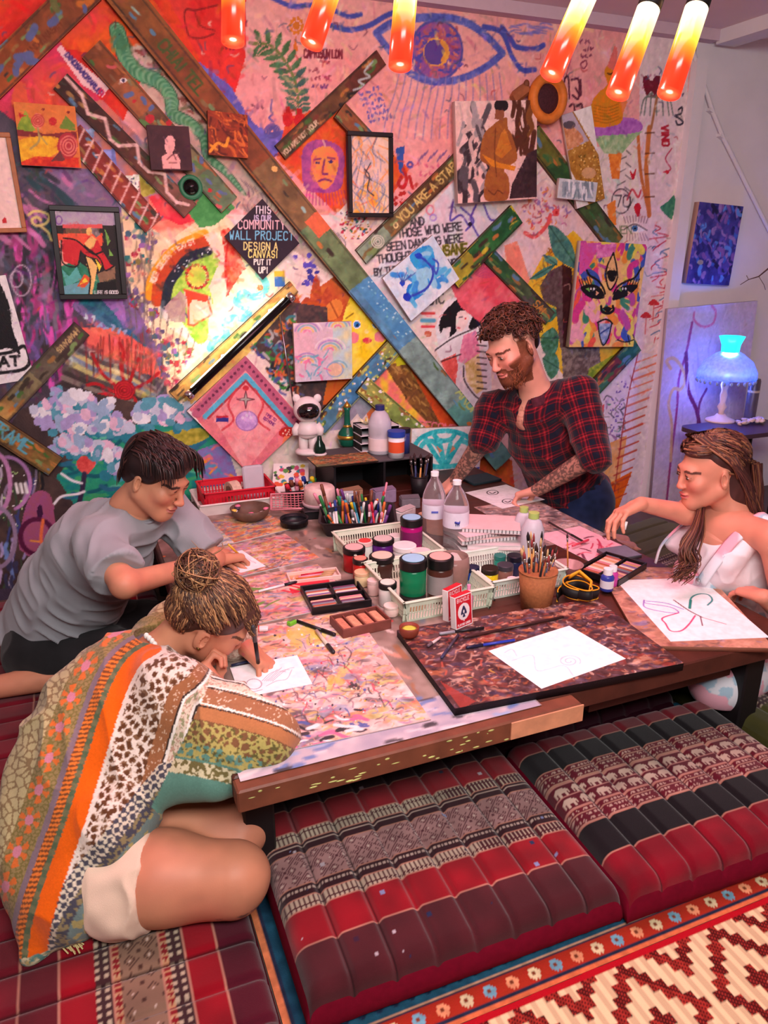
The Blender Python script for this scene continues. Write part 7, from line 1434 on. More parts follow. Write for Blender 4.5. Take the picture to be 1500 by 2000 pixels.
# ---------------------------------------------------------------- young man in the grey T-shirt
HD=atd(306,930,2.25);f=unit(RGT*.86+TOW*.34-Z3*.42);R=frame(f,Z3+RGT*.25);hs=.98
NB=atd(256,996,2.31);PEL=atz(118,1225,.20);fr2=unit(np.array([f[0],f[1],0]));rt=np.array([fr2[1],-fr2[0],0])
RS=NB+rt*.165-Z3*.045;LS=NB-rt*.165-Z3*.035
CH=NB*.68+PEL*.32-fr2*.02;WA=NB*.32+PEL*.68-fr2*.035
REL=atd(243,1142,2.06);RW=atz(430,1092,TZ+.055);LEL=LS+fr2*.16-Z3*.165;LW=atz(400,1074,TZ+.045)
loc=np.array([PEL[0],PEL[1],.06]);root=person('person in a grey T-shirt sitting cross-legged, drawing at the table',loc)
Hf=Field();L=head_prims(Hf,HD,R,hs,True);Hf.cone(L(0,-.03,-.06),NB+Z3*.005,.052,.058,.03);Hf.cone(NB+Z3*.005,NB-Z3*.06-fr2*.02,.058,.06,.03)
Bf=Field();Bf.cone(NB,CH-fr2*.02,.06,.09,.05);Bf.cone(CH-fr2*.02,PEL,.09,.11,.05);Bf.cone(RS,LS,.045,.045,.05)
limb(Bf,RS,REL,RW,(.048,.036,.025));limb(Bf,LS,LEL,LW,(.048,.036,.025))
KN=atz(262,1292,.13);FT=atz(-60,1352,.10);HJ=PEL+rt*.10-Z3*.04;Bf.cone(HJ,KN,.085,.058,.03);Bf.cone(KN,FT,.052,.034,.03);Bf.cone(FT,FT-RGT*.13-Z3*.02,.034,.026,.03)
HJ2=PEL-rt*.10-Z3*.04;KN2=HJ2+fr2*.36-rt*.14;KN2[2]=.13;Bf.cone(HJ2,KN2,.085,.058,.03);Bf.cone(KN2,HJ+fr2*.16-Z3*.03,.052,.036,.03)
Hd=Field();Hd.cone(REL*.25+RW*.75,RW,.029,.024,.01);hand_prims(Hd,RW,unit(atz(478,1084,TZ+.03)-RW),-Z3+fr2*.1,[(.55,.7,.4),(.5,.7,.4),(.6,.8,.5),(.7,.8,.5)],1,.98)
Hl=Field();Hl.cone(LEL*.25+LW*.75,LW,.029,.024,.01);hand_prims(Hl,LW,unit(fr2-Z3*.15),-Z3,[.12,.1,.12,.18],-1,.98)
V,F=joinm([Bf.mesh(.006),Hf.mesh(.0028),Hd.mesh(.0024),Hl.mesh(.003)])
C=skin_cols(V,(200,142,110),(212,120,100),R=R,c=HD,s=hs,lips=(190,104,98),brow=(50,34,32));put('body',root,loc,V,F,C,skin_m)
lashes(L,R,root,loc,hs,(30,22,22))
# hair: short black, swept forward
Ha=Field();Ha.ell(L(0,-.022,.046),np.array((.080,.102,.082))*hs,R,.02).ell(L(0,.035,.085),np.array((.066,.06,.036))*hs,R,.03).ell(L(0,-.065,-.005),np.array((.066,.05,.06))*hs,R,.03)
for x in(-1,1):Ha.ell(L(x*.066,.0,.03),np.array((.014,.04,.035))*hs,R,.02)
Hv,Hq=Ha.mesh(.0035);Hn=1+.5*(hsh(Hv@R*np.array([1,.25,1]),90,4)[:,None]-.5);put('hair',root,loc,Hv,Hq,np.array([40,24,24])*Hn,hair_m)
rg=np.random.default_rng(2);P=[]
for k in range(330):
 a=rg.uniform(-1.35,1.35);st=np.array([.07*math.sin(a),rg.uniform(-.07,.05),.118*math.cos(a)*.95+.01]);st=np.array([math.sin(a)*.078,st[1],.046+math.cos(a)*.078]);e1=st+[math.sin(a)*.010,.036,.0+.006*rg.random()];e2=e1+[math.sin(a)*.004,.026,-.034-.014*rg.random()]
 P.append([L(*q)for q in catmull([st,e1,e2],4)])
for k in range(150):
 a=rg.uniform(-1.2,1.2);st=np.array([math.sin(a)*.075,-.09+.02*abs(a),.09+rg.uniform(-.05,.02)]);e1=st+[math.sin(a)*.012,-.012,-.05];e2=e1+[0,.01,-.04-.01*rg.random()];P.append([L(*q)for q in catmull([st,e1,e2],4)])
v,q,c=strands(P,.0028,[(44,26,26),(30,20,22),(66,40,36)],3);put('hair_locks',root,loc,v,q,c,hair_m)
# T-shirt
Sh=Field();Sh.cone(NB-Z3*.045-fr2*.01,CH,.085,.150,.06,1,sq=(fr2,1.15));Sh.cone(CH,WA,.150,.150,.05,1);Sh.cone(WA,PEL-fr2*.03-Z3*.03,.155,.178,.05,1,cut=(PEL-Z3*.075,PEL-NB));Sh.cone(RS-rt*.03,LS+rt*.03,.066,.066,.05,1)
ed=unit(REL-RS);SE=RS+ed*.155;Sh.cone(RS-Z3*.005,SE+ed*.05,.066,.078,.035,2,cut=(SE,ed));ed=unit(LEL-LS);SE=LS+ed*.2;Sh.cone(LS,SE+ed*.05,.066,.074,.035,2,cut=(SE,ed))
Sh.ell(NB+fr2*.018+Z3*.012,(.072,.072,.05),frame(fr2,Z3+fr2*.4),.008,neg=True)
V,F=Sh.mesh(.0045);nrm_f=hsh(V*[1,1,.5],26,2)-.5;fold=hsh(np.c_[V@rt,V@unit(NB-PEL),V@fr2]*[1,.3,1],30,6)-.5
tdd=unit(NB-PEL);V=drape(V,F,np.stack([rt*.55,tdd*1.5+fr2*.5,np.cross(rt,tdd)*.6],1),.013,13,4);C=np.array([150,152,158.])*(1+.10*nrm_f[:,None]);put('t_shirt',root,loc,V,F,C,fabric_m)
mb('neckband',MB().tube([NB-loc+fr2*.018+Z3*(.004-.030*math.cos(a))+rt*.066*math.sin(a)+fr2*.062*math.cos(a)for a in np.linspace(0,6.283,26)],.0052,6),M_((140,142,150),.9),root,True)
St=Field();St.cone(PEL-Z3*.03,PEL-Z3*.06+fr2*.05,.165,.15,.05);d1=unit(KN-HJ);St.cone(HJ,HJ+d1*.34,.108,.098,.05,cut=(HJ+d1*.26,d1));d2=unit(KN2-HJ2);St.cone(HJ2,HJ2+d2*.34,.105,.098,.05,cut=(HJ2+d2*.26,d2))
V,F=St.mesh(.006,clip=[((0,0,.062),(0,0,-1))]);V=drape(V,F,np.eye(3),.008,14,3);put('shorts',root,loc,V,F,np.array([36,36,38.])*(1+.3*(hsh(V,30,3)[:,None]-.5)),fabric_m)
pen('yellow pencil held by the grey-shirted person',atz(446,1063,TZ+.09),atz(476,1092,TZ+.018),(226,180,60),(226,190,120),.004,None,'pencil')
# ---------------------------------------------------------------- kneeling man in the plaid shirt
HD=atd(1000,676,2.95);f=unit(-RGT*.74+TOW*.55-Z3*.40);R=frame(f,Z3-RGT*.25);hs=1.10
NB=atd(1048,775,3.10);PEL=atd(1122,975,3.36);fr2=unit(np.array([-.9,-.32,0]));rt=np.array([fr2[1],-fr2[0],0])
LS=atd(1128,775,3.04);RS=atd(964,800,3.22)
PEL=PEL-TOW*.06;CH=NB*.62+PEL*.38-Z3*.01+fr2*.02-TOW*.03;WA=NB*.28+PEL*.72-TOW*.04
LEL=atd(1160,890,2.98);LW=atz(1050,957,TZ+.065);REL=atd(945,858,3.20);RW=atz(890,936,TZ+.06)
loc=np.array([PEL[0],PEL[1],.05]);root=person('bearded person with curly hair in a red plaid shirt kneeling over the table',loc)
Hf=Field();L=head_prims(Hf,HD,R,hs,True);Hf.cone(L(0,-.03,-.06),NB+Z3*.01,.058,.062,.03);Hf.cone(NB+Z3*.01,NB-Z3*.08+fr2*.03,.062,.070,.03);Hf.ell(L(0,.055,-.098),np.array((.036,.034,.026))*hs,R,.02);Hf.ell(L(0,.03,-.09),np.array((.05,.045,.022))*hs,R,.02)
Bf=Field();Bf.cone(NB,CH,.07,.10,.05);Bf.cone(CH,PEL,.10,.11,.05);limb(Bf,LS,LEL,LW,(.05,.046,.028),3);limb(Bf,RS,REL,RW,(.05,.046,.028),3)
K1=PEL+fr2*.20-rt*.12;K1[2]=.11;K2=PEL+fr2*.20+rt*.10;K2[2]=.11;F1=atz(1210,1068,.10);F2=atz(1190,1052,.10)
for K_,F_ in((K1,F1),(K2,F2)):td=unit(F_-K_);Bf.cone(K_,F_-td*.03,.055,.034,.03);Bf.cone(F_-td*.02,F_+td*.09-Z3*.02,.034,.026,.03)
Bf.p=[q for q in Bf.p]
for j,F_ in enumerate((F1,F2)):
 td=unit(F_-(K1,K2)[j]);sd=np.array([-td[1],td[0],0]);e_=F_+td*.09-Z3*.02
 for i in range(5):Bf.cone(e_+sd*(i-2)*.014,e_+sd*(i-2)*.017+td*(.032-.004*i)-Z3*.015,.011-.0009*i,.009-.0007*i,.004)
Hd=Field();Hd.cone(LEL*.25+LW*.75,LW,.033,.027,.01,3);hand_prims(Hd,LW,unit(atz(1010,968,TZ+.03)-LW),-Z3*.9+fr2*.2+unit(atz(1030,990,TZ)-LW)*.2,[(.7,1.0,.7),(.75,1.05,.7),(.8,1.1,.7),(.85,1.1,.7)],-1,1.05)
Hl=Field();Hl.cone(REL*.25+RW*.75,RW,.033,.027,.01,3);hand_prims(Hl,RW,unit(atz(868,955,TZ+.02)-RW),-Z3,[.3,.3,.3,.35],1,1.05)
V,F=joinm([Bf.mesh(.0055),Hf.mesh(.003),Hd.mesh(.0028),Hl.mesh(.0035)])
C=skin_cols(V,(226,170,146),(226,130,116),R=R,c=HD,s=hs,lips=(206,120,110),beard=(110,58,36),brow=(84,50,36))
# tattooed forearms
for a_,b_ in((LEL,LW),(REL,RW)):
 d_=b_-a_;t=((V-a_)@d_)/(d_@d_);dist=np.linalg.norm(V-a_-t[:,None]*d_,axis=1);m=(t>-.3)&(t<1.02)&(dist<.062)
 n1=hsh(V,70,11);n2=hsh(V,150,12);ink=np.clip((np.abs(n1-.5)<.10)*.8+(n2>.60)*.6+.28,0,.85);C[m]=C[m]*(1-ink[m][:,None]*.8)+np.array([62,54,52])*ink[m][:,None]*.8
q_=(V-NB);m=(np.linalg.norm(q_-fr2*.08+Z3*.07,axis=1)<.04);C[m]-=26*(hsh(V[m],160,4)>.62)[:,None]
put('body',root,loc,V,F,C,skin_m);eyes(L,R,root,loc,hs,(70,60,50),.6);lashes(L,R,root,loc,hs)
# curls
rg=np.random.default_rng(5);P=[]
Ha=Field();Ha.ell(L(0,-.03,.055),np.array((.074,.084,.070))*hs,R,.02);Ha.ell(L(0,-.07,.0),np.array((.06,.04,.06))*hs,R,.03);v0,q0=Ha.mesh(.004);put('hair',root,loc,v0,q0,np.tile([40.,24,20],(len(v0),1)),hair_m)
for k in range(760):
 th=rg.uniform(0,2*math.pi);ph=math.acos(rg.uniform(-.25,1));n_=np.array([math.sin(ph)*math.cos(th),math.sin(ph)*math.sin(th),math.cos(ph)])
 if n_[1]>.5 and n_[2]<.30:continue
 if abs(n_[0])>.75 and n_[2]<-.0 and n_[1]>-.1:continue
 b=np.array([0,-.018,.05])+n_*[.076,.094,.076];out=n_*rg.uniform(.02,.042)+[0,.006,0];u_=unit(np.cross(n_,rg.normal(size=3)));w_=np.cross(unit(n_),u_);t=np.linspace(0,1,13);tw=rg.uniform(6,11);rad=rg.uniform(.006,.011)
 P.append([L(*(b+out*tt+(u_*math.cos(tw*tt)+w_*math.sin(tw*tt))*rad*(.4+tt)+np.array([0,0,-.014])*tt*tt))for tt in t])
v,q,c=strands(P,.0042,[(70,40,30),(96,58,40),(50,30,26),(84,46,32)],4);put('hair_curls',root,loc,v,q,c,hair_m)
Be=[]
for k in range(420):
 x=rg.uniform(-.058,.058);z=rg.uniform(-.118,-.045);y=.098*math.sqrt(max(0,1-(x/.075)**2))-.012-.25*max(0,-.09-z);
 if abs(x)<.027 and z>-.079 and z<-.058:continue
 if z>-.058 and abs(x)<.046:continue
 Be.append([L(x,y-.012,z),L(x*1.03,y+.004,z-.006),L(x*1.02,y+.004,z-.017)])
v,q,c=strands(Be,.0017,[(120,64,38),(96,50,32),(150,84,50)],6,4);put('beard',root,loc,v,q,c,hair_m)
mb('earring',MB().tube([L(.082,-.006,-.04)-loc+R@np.array([0,.008*math.sin(a),.008*math.cos(a)])for a in np.linspace(0,6.28,14)],.0022,6),M_((30,28,30),.3,metal=.6),root,True);mb('ear_string',MB().tube([L(.082,-.012,-.02)-loc,L(.082,-.016,-.07)-loc,NB-loc+rt*-.085+fr2*.055-Z3*.03],.0016,5),M_((226,206,190),.6),root,True)
# plaid shirt and jeans
Sh=Field();td=unit(NB-PEL)
Sh.cone(NB-Z3*.06+fr2*.005,CH,.10,.155,.06,1);Sh.cone(CH,WA,.150,.145,.05,1);Sh.cone(WA,PEL+Z3*.0,.145,.175,.05,1,cut=(PEL-td*.03,-td));Sh.cone(RS,LS,.070,.074,.06,1)
def sleeve(F_,a,b,c,t,r,id):
 F_.cone(a,b,r[0],r[1],.03,id);d=unit(c-b);e_=b+d*t;F_.cone(b,e_+d*.04,r[1],r[2],.02,id,cut=(e_,d))
sleeve(Sh,LS,LEL,LW,.03,(.080,.066,.062),2);sleeve(Sh,RS,REL,RW,.015,(.076,.066,.062),3)
nd=fr2*.05-Z3*.02;Sh.ell(NB+Z3*.035+fr2*.02,(.064,.07,.085),frame(fr2,Z3),.01,neg=True);Sh.ell(NB+fr2*.115-Z3*.02,(.028,.05,.085),frame(fr2,Z3-fr2*.5),.008,neg=True)
V,F=Sh.mesh(.0045);own=Sh.owner(V[F].mean(1));V=drape(V,F,np.stack([RGT*.7,TOW*.7,Z3*1.2+RGT*.5],1),.011,13,7)
FR={1:(NB,unit(np.cross(fr2,td)),td),2:(LS,None,unit(LEL-LS)),3:(RS,None,unit(REL-RS))};uv=np.zeros((len(F),4,2),np.float32)
for k_,(o_,u_,v_)in FR.items():
 m=own==k_;P=V[F[m]]-o_;vv=P@v_
 if u_ is not None:uu=P@u_
 else:
  x_=unit(np.cross(v_,Z3+fr2*.3));y_=np.cross(v_,x_);an=np.arctan2(P@y_,P@x_);a0=an[:,:1];an=a0+(an-a0+np.pi)%(2*np.pi)-np.pi;uu=an*.07
 uv[m,:,0]=uu;uv[m,:,1]=vv
def plaid():
 m=bpy.data.materials.new('plaid_flannel');m.use_nodes=True;nt=m.node_tree;N=nt.nodes;Lk=nt.links;b=N['Principled BSDF'];b.inputs['Roughness'].default_value=.9;b.inputs['Specular IOR Level'].default_value=.1;b.inputs['Sheen Weight'].default_value=.2
 u=N.new('ShaderNodeUVMap');sx=N.new('ShaderNodeSeparateXYZ');Lk.new(u.outputs[0],sx.inputs[0])
 def ramp(sock,off):
  a=N.new('ShaderNodeMath');a.operation='MULTIPLY_ADD';a.inputs[1].default_value=1/.056;a.inputs[2].default_value=off;Lk.new(sock,a.inputs[0]);fr_=N.new('ShaderNodeMath');fr_.operation='FRACT';Lk.new(a.outputs[0],fr_.inputs[0])
  r=N.new('ShaderNodeValToRGB');r.color_ramp.interpolation='CONSTANT';e=r.color_ramp.elements;e[0].position=0;e[0].color=(0,0,0,1);e[1].position=.40;e[1].color=(.55,.55,.55,1)
  for p_,v_ in((.47,.16),(.56,.5),(.60,1.),(.66,.5),(.72,.16),(.86,.62),(.92,.16)):x=e.new(p_);x.color=(v_,v_,v_,1)
  Lk.new(fr_.outputs[0],r.inputs[0]);return r.outputs[0]
 ra,rb_=ramp(sx.outputs[0],100.0),ramp(sx.outputs[1],100.3);ad=N.new('ShaderNodeMix');ad.data_type='RGBA';ad.inputs['Factor'].default_value=.5;Lk.new(ra,ad.inputs['A']);Lk.new(rb_,ad.inputs['B'])
 r=N.new('ShaderNodeValToRGB');e=r.color_ramp.elements;e[0].position=0;e[0].color=rgba((22,26,42));e[1].position=1;e[1].color=rgba((176,42,50))
 for p_,c_ in((.12,(46,16,28)),(.3,(86,20,32)),(.5,(118,26,38)),(.72,(150,34,44))):x=e.new(p_);x.color=rgba(c_)
 Lk.new(ad.outputs['Result'],r.inputs[0]);Lk.new(r.outputs[0],b.inputs['Base Color']);return m
mk('plaid_shirt',V-loc,F,plaid(),root,True,uv=uv)
PM=bpy.data.materials['plaid_flannel']
for sg in(-1,1):
 c0=NB+rt*sg*.062+Z3*.012-fr2*.02;c1=NB+rt*sg*.052+fr2*.085-Z3*.035;c2=NB+rt*sg*.085+fr2*.075-Z3*.085;c3=NB+rt*sg*.10+fr2*.0-Z3*.035;nn=unit(np.cross(c1-c0,c2-c0))*.0025
 b_=MB();b_.add(np.array([c0,c1,c2,c3,c0+nn,c1+nn,c2+nn,c3+nn])-loc,[(0,1,2,3),(7,6,5,4),(0,4,5,1),(1,5,6,2),(2,6,7,3),(3,7,4,0)]);mb('collar',b_,M_((60,24,36),.9,var=.4,vscale=60),root)
ca=np.linspace(-2.5,2.5,22);mb('collar_band',MB().tube([NB-loc-fr2*.075*math.cos(a)+rt*.078*math.sin(a)+fr2*.03+Z3*(.030*math.cos(a*.8)+.002)for a in ca],.021,8,flat=.22,up=-fr2),M_((64,24,36),.9,var=.5,vscale=70),root,True)
pk=CH+fr2*.158-rt*.075+Z3*.02;0 and mb('chest_pocket',MB().rbox(pk-loc,(.085,.006,.095),.003,R=np.stack([rt,fr2,Z3],1)@rotx(-.55)),M_((96,26,38),.9,var=.5,vscale=70),root)
Je=Field();Je.cone(PEL,PEL-Z3*.03,.165,.16,.05);Je.cone(PEL-rt*.09-Z3*.02,K1+Z3*.01,.115,.085,.05);Je.cone(PEL+rt*.09-Z3*.02,K2+Z3*.01,.115,.085,.05)
for K_,F_ in((K1,F1),(K2,F2)):td_=unit(F_-K_);Je.cone(K_,F_-td_*.02,.085,.06,.04,cut=(F_-td_*.06,td_))
V,F=Je.mesh(.007,clip=[((0,0,.03),(0,0,-1))]);put('jeans',root,loc,V,F,np.array([34,42,74.])*(1+.35*(hsh(V,50,3)[:,None]-.5)),fabric_m)
# ---------------------------------------------------------------- woman in white at the far right
HD=atd(1386,918,2.36);f=unit(-RGT*.96+TOW*.10-Z3*.14);R=frame(f,Z3);hs=.98
NB=atd(1432,1010,2.40);fr2=unit(np.array([f[0],f[1],0]));rt=np.array([fr2[1],-fr2[0],0]);PEL=np.array([NB[0]+.16,NB[1]-.02,.17])
LS=atd(1512,1052,2.24);RS=NB+rt*.16-Z3*.035+fr2*.06;CH=NB*.66+PEL*.34+fr2*.03;WA=NB*.3+PEL*.7
LEL=LS+np.array([.05,-.06,-.25]);LW=atz(1492,1166,TZ+.055);REL=atd(1332,1008,2.48);REL=atd(1340,1003,2.42);RW=atd(1252,984,2.36)
loc=np.array([PEL[0],PEL[1],.09]);root=person('person with long brown hair in a white tank top and pastel dungarees',loc)
Hf=Field();L=head_prims(Hf,HD,R,hs);Hf.cone(L(0,-.03,-.06),NB+Z3*.01,.045,.048,.03);Hf.cone(NB+Z3*.01,NB-Z3*.07+fr2*.03,.052,.085,.03)
Bf=Field();Bf.cone(NB-Z3*.03,CH,.07,.11,.05);Bf.cone(CH,WA,.11,.10,.05);Bf.cone(WA,PEL,.10,.12,.05);Bf.cone(RS,LS,.045,.048,.05);Bf.cone(NB-Z3*.06+fr2*.03,CH+fr2*.03,.07,.09,.05)
limb(Bf,LS,LEL,LW,(.045,.036,.024));limb(Bf,RS,REL,RW,(.043,.034,.023))
Hd=Field();Hd.cone(LEL*.25+LW*.75,LW,.027,.023,.01);hand_prims(Hd,LW,unit(atz(1420,1140,TZ+.03)-LW),-Z3,[(.35,.5,.3),(.4,.55,.35),(.45,.6,.35),(.5,.6,.4)],-1,.95)
Hr=Field();Hr.cone(REL*.25+RW*.75,RW,.026,.022,.01);hand_prims(Hr,RW,unit(atd(1216,1000,2.34)-RW),-Z3*.8+RGT*.7,[(.5,.6,.4),(.45,.55,.35),(.45,.55,.3),(.5,.6,.3)],-1,.95,thumb=(.55,.7))
V,F=joinm([Bf.mesh(.0055),Hf.mesh(.0028),Hd.mesh(.0026),Hr.mesh(.0024)]);C=skin_cols(V,(212,148,120),(220,120,106),R=R,c=HD,s=hs,lips=(206,96,100),brow=(84,50,44));put('body',root,loc,V,F,C,skin_m);lashes(L,R,root,loc,hs);eyes(L,R,root,loc,hs,(70,50,40),.7)
# hair
Ha=Field();Ha.ell(L(0,-.028,.044),np.array((.077,.094,.078))*hs,R,.01).ell(L(0,.034,.080),np.array((.058,.05,.032))*hs,R,.015).ell(L(0,-.07,-.03),np.array((.068,.055,.10))*hs,R,.03);Ha.cone(L(0,-.09,-.06),L(.0,-.10,-.20),.062,.055,.03)
Ha.cone(L(0,-.10,-.20),L(-.02,-.12,-.32),.055,.03,.03)
v0,q0=Ha.mesh(.004);put('hair',root,loc,v0,q0,np.array([70.,38,36])*(1+.4*(hsh(v0*[1,1,.2],110,2)[:,None]-.5)),hair_m)
rg=np.random.default_rng(8);P=[]
for k in range(420):
 a=rg.uniform(-1.5,1.5);st=np.array([math.sin(a)*.03,rg.uniform(-.04,.065),.127-.004*abs(a)]);sd=1 if a>0 else-1
 m1=np.array([sd*rg.uniform(.083,.089),st[1]*.3-.035,.045]);m2=np.array([sd*rg.uniform(.05,.085),-.07-.03*rg.random(),-.05]);m3=np.array([sd*rg.uniform(.02,.085),-.10-.035*rg.random(),-.16]);m4=np.array([sd*rg.uniform(.0,.08),-.11-.05*rg.random(),-.27-.08*rg.random()]);P.append([L(*q)for q in catmull([st,m1,m2,m3,m4],4)])
for k in range(700):
 th,zc=rg.uniform(0,6.283),rg.uniform(-.5,1.);rr4=math.sqrt(1-zc*zc);n_=np.array([rr4*math.cos(th),rr4*math.sin(th),zc])
 if n_[1]>.45 and zc<.62:continue
 if n_[1]>.1 and zc<.15:continue
 c0=np.array([0,-.028,.044]);pr_=lambda w,g:c0+unit(w)/np.linalg.norm(unit(w)/(np.array([.079,.096,.080])+g));to=np.array([0,-.75,-.55])+[np.sign(n_[0])*.15,0,0];P.append([L(*pr_(n_+to*t*.8+rg.normal(size=3)*.008,.002+.004*rg.random()))for t in np.linspace(0,1,8)])
for k in range(260):
 x0=rg.uniform(-.075,.075);y0=-.10-.03*rg.random();P.append([L(x0*(1-.2*t)+.004*rg.normal(),y0-.035*t,.02-.36*t)for t in np.linspace(0,1,9)])
for k in range(260):
 th,zc=rg.uniform(0,6.283),rg.uniform(-.2,1.);rr4=math.sqrt(1-zc*zc);n_=np.array([rr4*math.cos(th),rr4*math.sin(th),zc]);c0=np.array([0,.034,.080])
 P.append([L(*(c0+unit(n_+np.array([np.sign(n_[0])*.5,-.9,-.1])*t+rg.normal(size=3)*.01)*(np.array([.059,.051,.033])+.003*rg.random())))for t in np.linspace(0,1,7)])
for k in range(110):
 s0=np.array([rg.uniform(-.02,.05),-.02,-.03]);o_=rg.normal(size=3)*.007
 pts=[L(.072+.006*rg.random(),-.035+.02*rg.random(),.02),L(.070,-.03+.015*rg.random(),-.07),atd(1362,1030,2.32)+o_,atd(1342,1075,2.30)+o_*1.6,atd(1348+rg.uniform(-8,8),1105,2.30)+o_*1.6,atd(1322+rg.uniform(-12,14),1128+rg.uniform(-16,10),2.28)+o_];P.append(catmull(pts,4))
v,q,c=strands(P,.0030,[(84,46,42),(64,34,34),(110,66,48),(130,84,60)],9);put('hair_locks',root,loc,v,q,c,hair_m)
# tank top and dungarees
Tk=Field();Tk.cone(NB-Z3*.10+fr2*.03,CH+fr2*.02,.085,.130,.05,1);Tk.cone(CH,WA,.125,.118,.05,1);Tk.cone(WA,PEL,.118,.13,.05,1);Tk.ell(CH+fr2*.075-rt*.065+Z3*.0,(.07,.06,.065),frame(fr2,Z3),.04,1);Tk.ell(CH+fr2*.075+rt*.065,(.07,.06,.065),frame(fr2,Z3),.04,1)
for sg in(-1,1):S_=(LS if sg<0 else RS);Tk.cone(NB*.45+S_*.55-fr2*.03+Z3*.012,NB*.35+S_*.65+fr2*.085-Z3*.10,.030,.034,.03,1)
Tk.ell(NB+fr2*.05-Z3*.01,(.078,.085,.075),frame(fr2,Z3),.012,neg=True)
V,F=Tk.mesh(.0045);V=drape(V,F,np.eye(3),.006,18,3);put('tank_top',root,loc,V,F,np.array([240.,226,232])*(1+.06*(hsh(V,30,3)[:,None]-.5)),fabric_m)
def tie(V):n=hsh(V,22,6)[:,None];n2=hsh(V,30,9)[:,None];return np.where(n>.62,np.array([[236.,170,186]]),np.where(n2>.5,np.array([[170.,196,214]]),np.array([[226.,224,232]])))
Bb=Field();Bb.cone(WA+fr2*.02,PEL,.128,.145,.05);Bb.cone(CH+fr2*.085-Z3*.06,WA+fr2*.06,.10,.11,.04,cut=(CH-Z3*.03,Z3))
HJ=PEL-rt*.1-Z3*.03;K1=atz(1405,1332,.15);HJ2=PEL+rt*.1-Z3*.03;K2=HJ2+fr2*.42;K2[2]=.14
Bb.ell(CH+fr2*.105-Z3*.11,(.088,.045,.075),frame(fr2,Z3),.02);Bb.cone(HJ,K1,.105,.085,.04);Bb.cone(HJ2,K2,.10,.075,.04);Bb.cone(K1,K1+np.array([.34,.12,-.05]),.08,.06,.04)
V,F=Bb.mesh(.0055,clip=[((0,0,.095),(0,0,-1))]);put('dungarees',root,loc,V,F,tie(V),fabric_m)
for sg in(-1,1):
 S_=(LS if sg<0 else RS);p_=[NB*.5+S_*.5-fr2*.09-Z3*.05,NB*.46+S_*.54-fr2*.03+Z3*.040,NB*.40+S_*.60+fr2*.06-Z3*.018,NB*.34+S_*.66+fr2*.128-Z3*.10,NB*.4+S_*.6+fr2*.155-Z3*.17]
 v,fq=MB().tube(np.array(catmull(p_,6)),.019,8,flat=.25,up=Z3+fr2).arr();mk('dungaree_strap',v-loc,fq,fabric_m,root,True,cols=lin(np.clip(tie(v),0,255)))
bt=NB*.4+LS*.6+fr2*.165-Z3*.165;mb('strap_button',MB().lathe([(.011,0),(.011,.004),(.0001,.005)],14,c=bt-loc,R=align(fr2)),M_((190,190,196),.3,metal=.8),root,True)
mb('necklace',MB().tube([NB-loc+fr2*(.03+.055*math.cos(a))+rt*.06*math.sin(a)-Z3*(.01+.03*max(0,math.cos(a)))for a in np.linspace(0,6.28,30)],.0012,5),M_((206,130,110),.3),root,True)
P=atd(1219,1026,2.32);t=thing('chalk_stick','short white chalk in the fingers of the long-haired person','chalk',P);mb('stick',MB().tube([(0,0,-.012),(.004,0,.012)],.007,8),M_((244,240,242),.8),t,True);mb('worn_tip',MB().tube([(0,0,-.012),(-.001,0,-.017)],[.007,.003],8),M_((226,220,226),.8),t,True)
# ---------------------------------------------------------------- woman in the patterned shawl, front left
HD=atd(412,1206,1.84);AWY=-TOW;f=unit(RGT*.80+AWY*.22-Z3*.62);R=frame(f,Z3*.9+RGT*.5+TOW*.12);hs=1.0
NB=atd(296,1290,1.84);fr2=unit(RGT*.88+AWY*.35);rt=np.array([fr2[1],-fr2[0],0]);PEL=atz(185,1640,.18)
RS=atd(338,1362,1.70);LS=NB*2-RS+Z3*.06+fr2*.05;LS=NB+(NB-RS)*.8+fr2*.10-Z3*.0
REL=atd(498,1440,1.66);RW=atd(436,1352,1.78);LEL=atz(455,1240,TZ+.06);LW=atz(478,1262,TZ+.045)
a1=atd(238,1378,1.80);a2=atd(182,1505,1.73);a3=atd(152,1630,1.66);CH,WA=a1,a2
loc=np.array([PEL[0],PEL[1],.06]);root=person('person with a messy bun in a patterned shawl bent over a drawing',loc)
Hf=Field();L=head_prims(Hf,HD,R,hs);Hf.cone(L(0,-.035,-.055),NB+Z3*.0,.047,.050,.03);Hf.cone(NB,NB-Z3*.05-fr2*.04,.055,.09,.03)
Bf=Field();Bf.cone(NB,CH,.06,.09,.05);Bf.cone(CH,WA,.09,.09,.05);Bf.cone(WA,PEL,.09,.10,.05);limb(Bf,RS,REL,RW,(.042,.036,.026));limb(Bf,LS,LEL,LW,(.044,.036,.025))
HJ=PEL+rt*.08-Z3*.03;K1=atz(452,1712,.155);A1=atz(196,1752,.095);Bf.cone(HJ,HJ*.5+K1*.5,.094,.090,.03);Bf.cone(HJ*.5+K1*.5,K1,.090,.068,.03);Bf.ell(K1+unit(K1-HJ)*.012,(.064,.058,.058),None,.04);Bf.cone(K1-Z3*.03,A1*.6+K1*.4,.058,.058,.03,4);Bf.cone(A1*.6+K1*.4,A1,.058,.038,.03,4)
HJ2=PEL-rt*.09-Z3*.03;K2=atz(470,1618,.15);Bf.cone(HJ2,K2,.095,.062,.03);Bf.cone(K2,K2+np.array([-.2,.03,-.05]),.055,.05,.03,4)
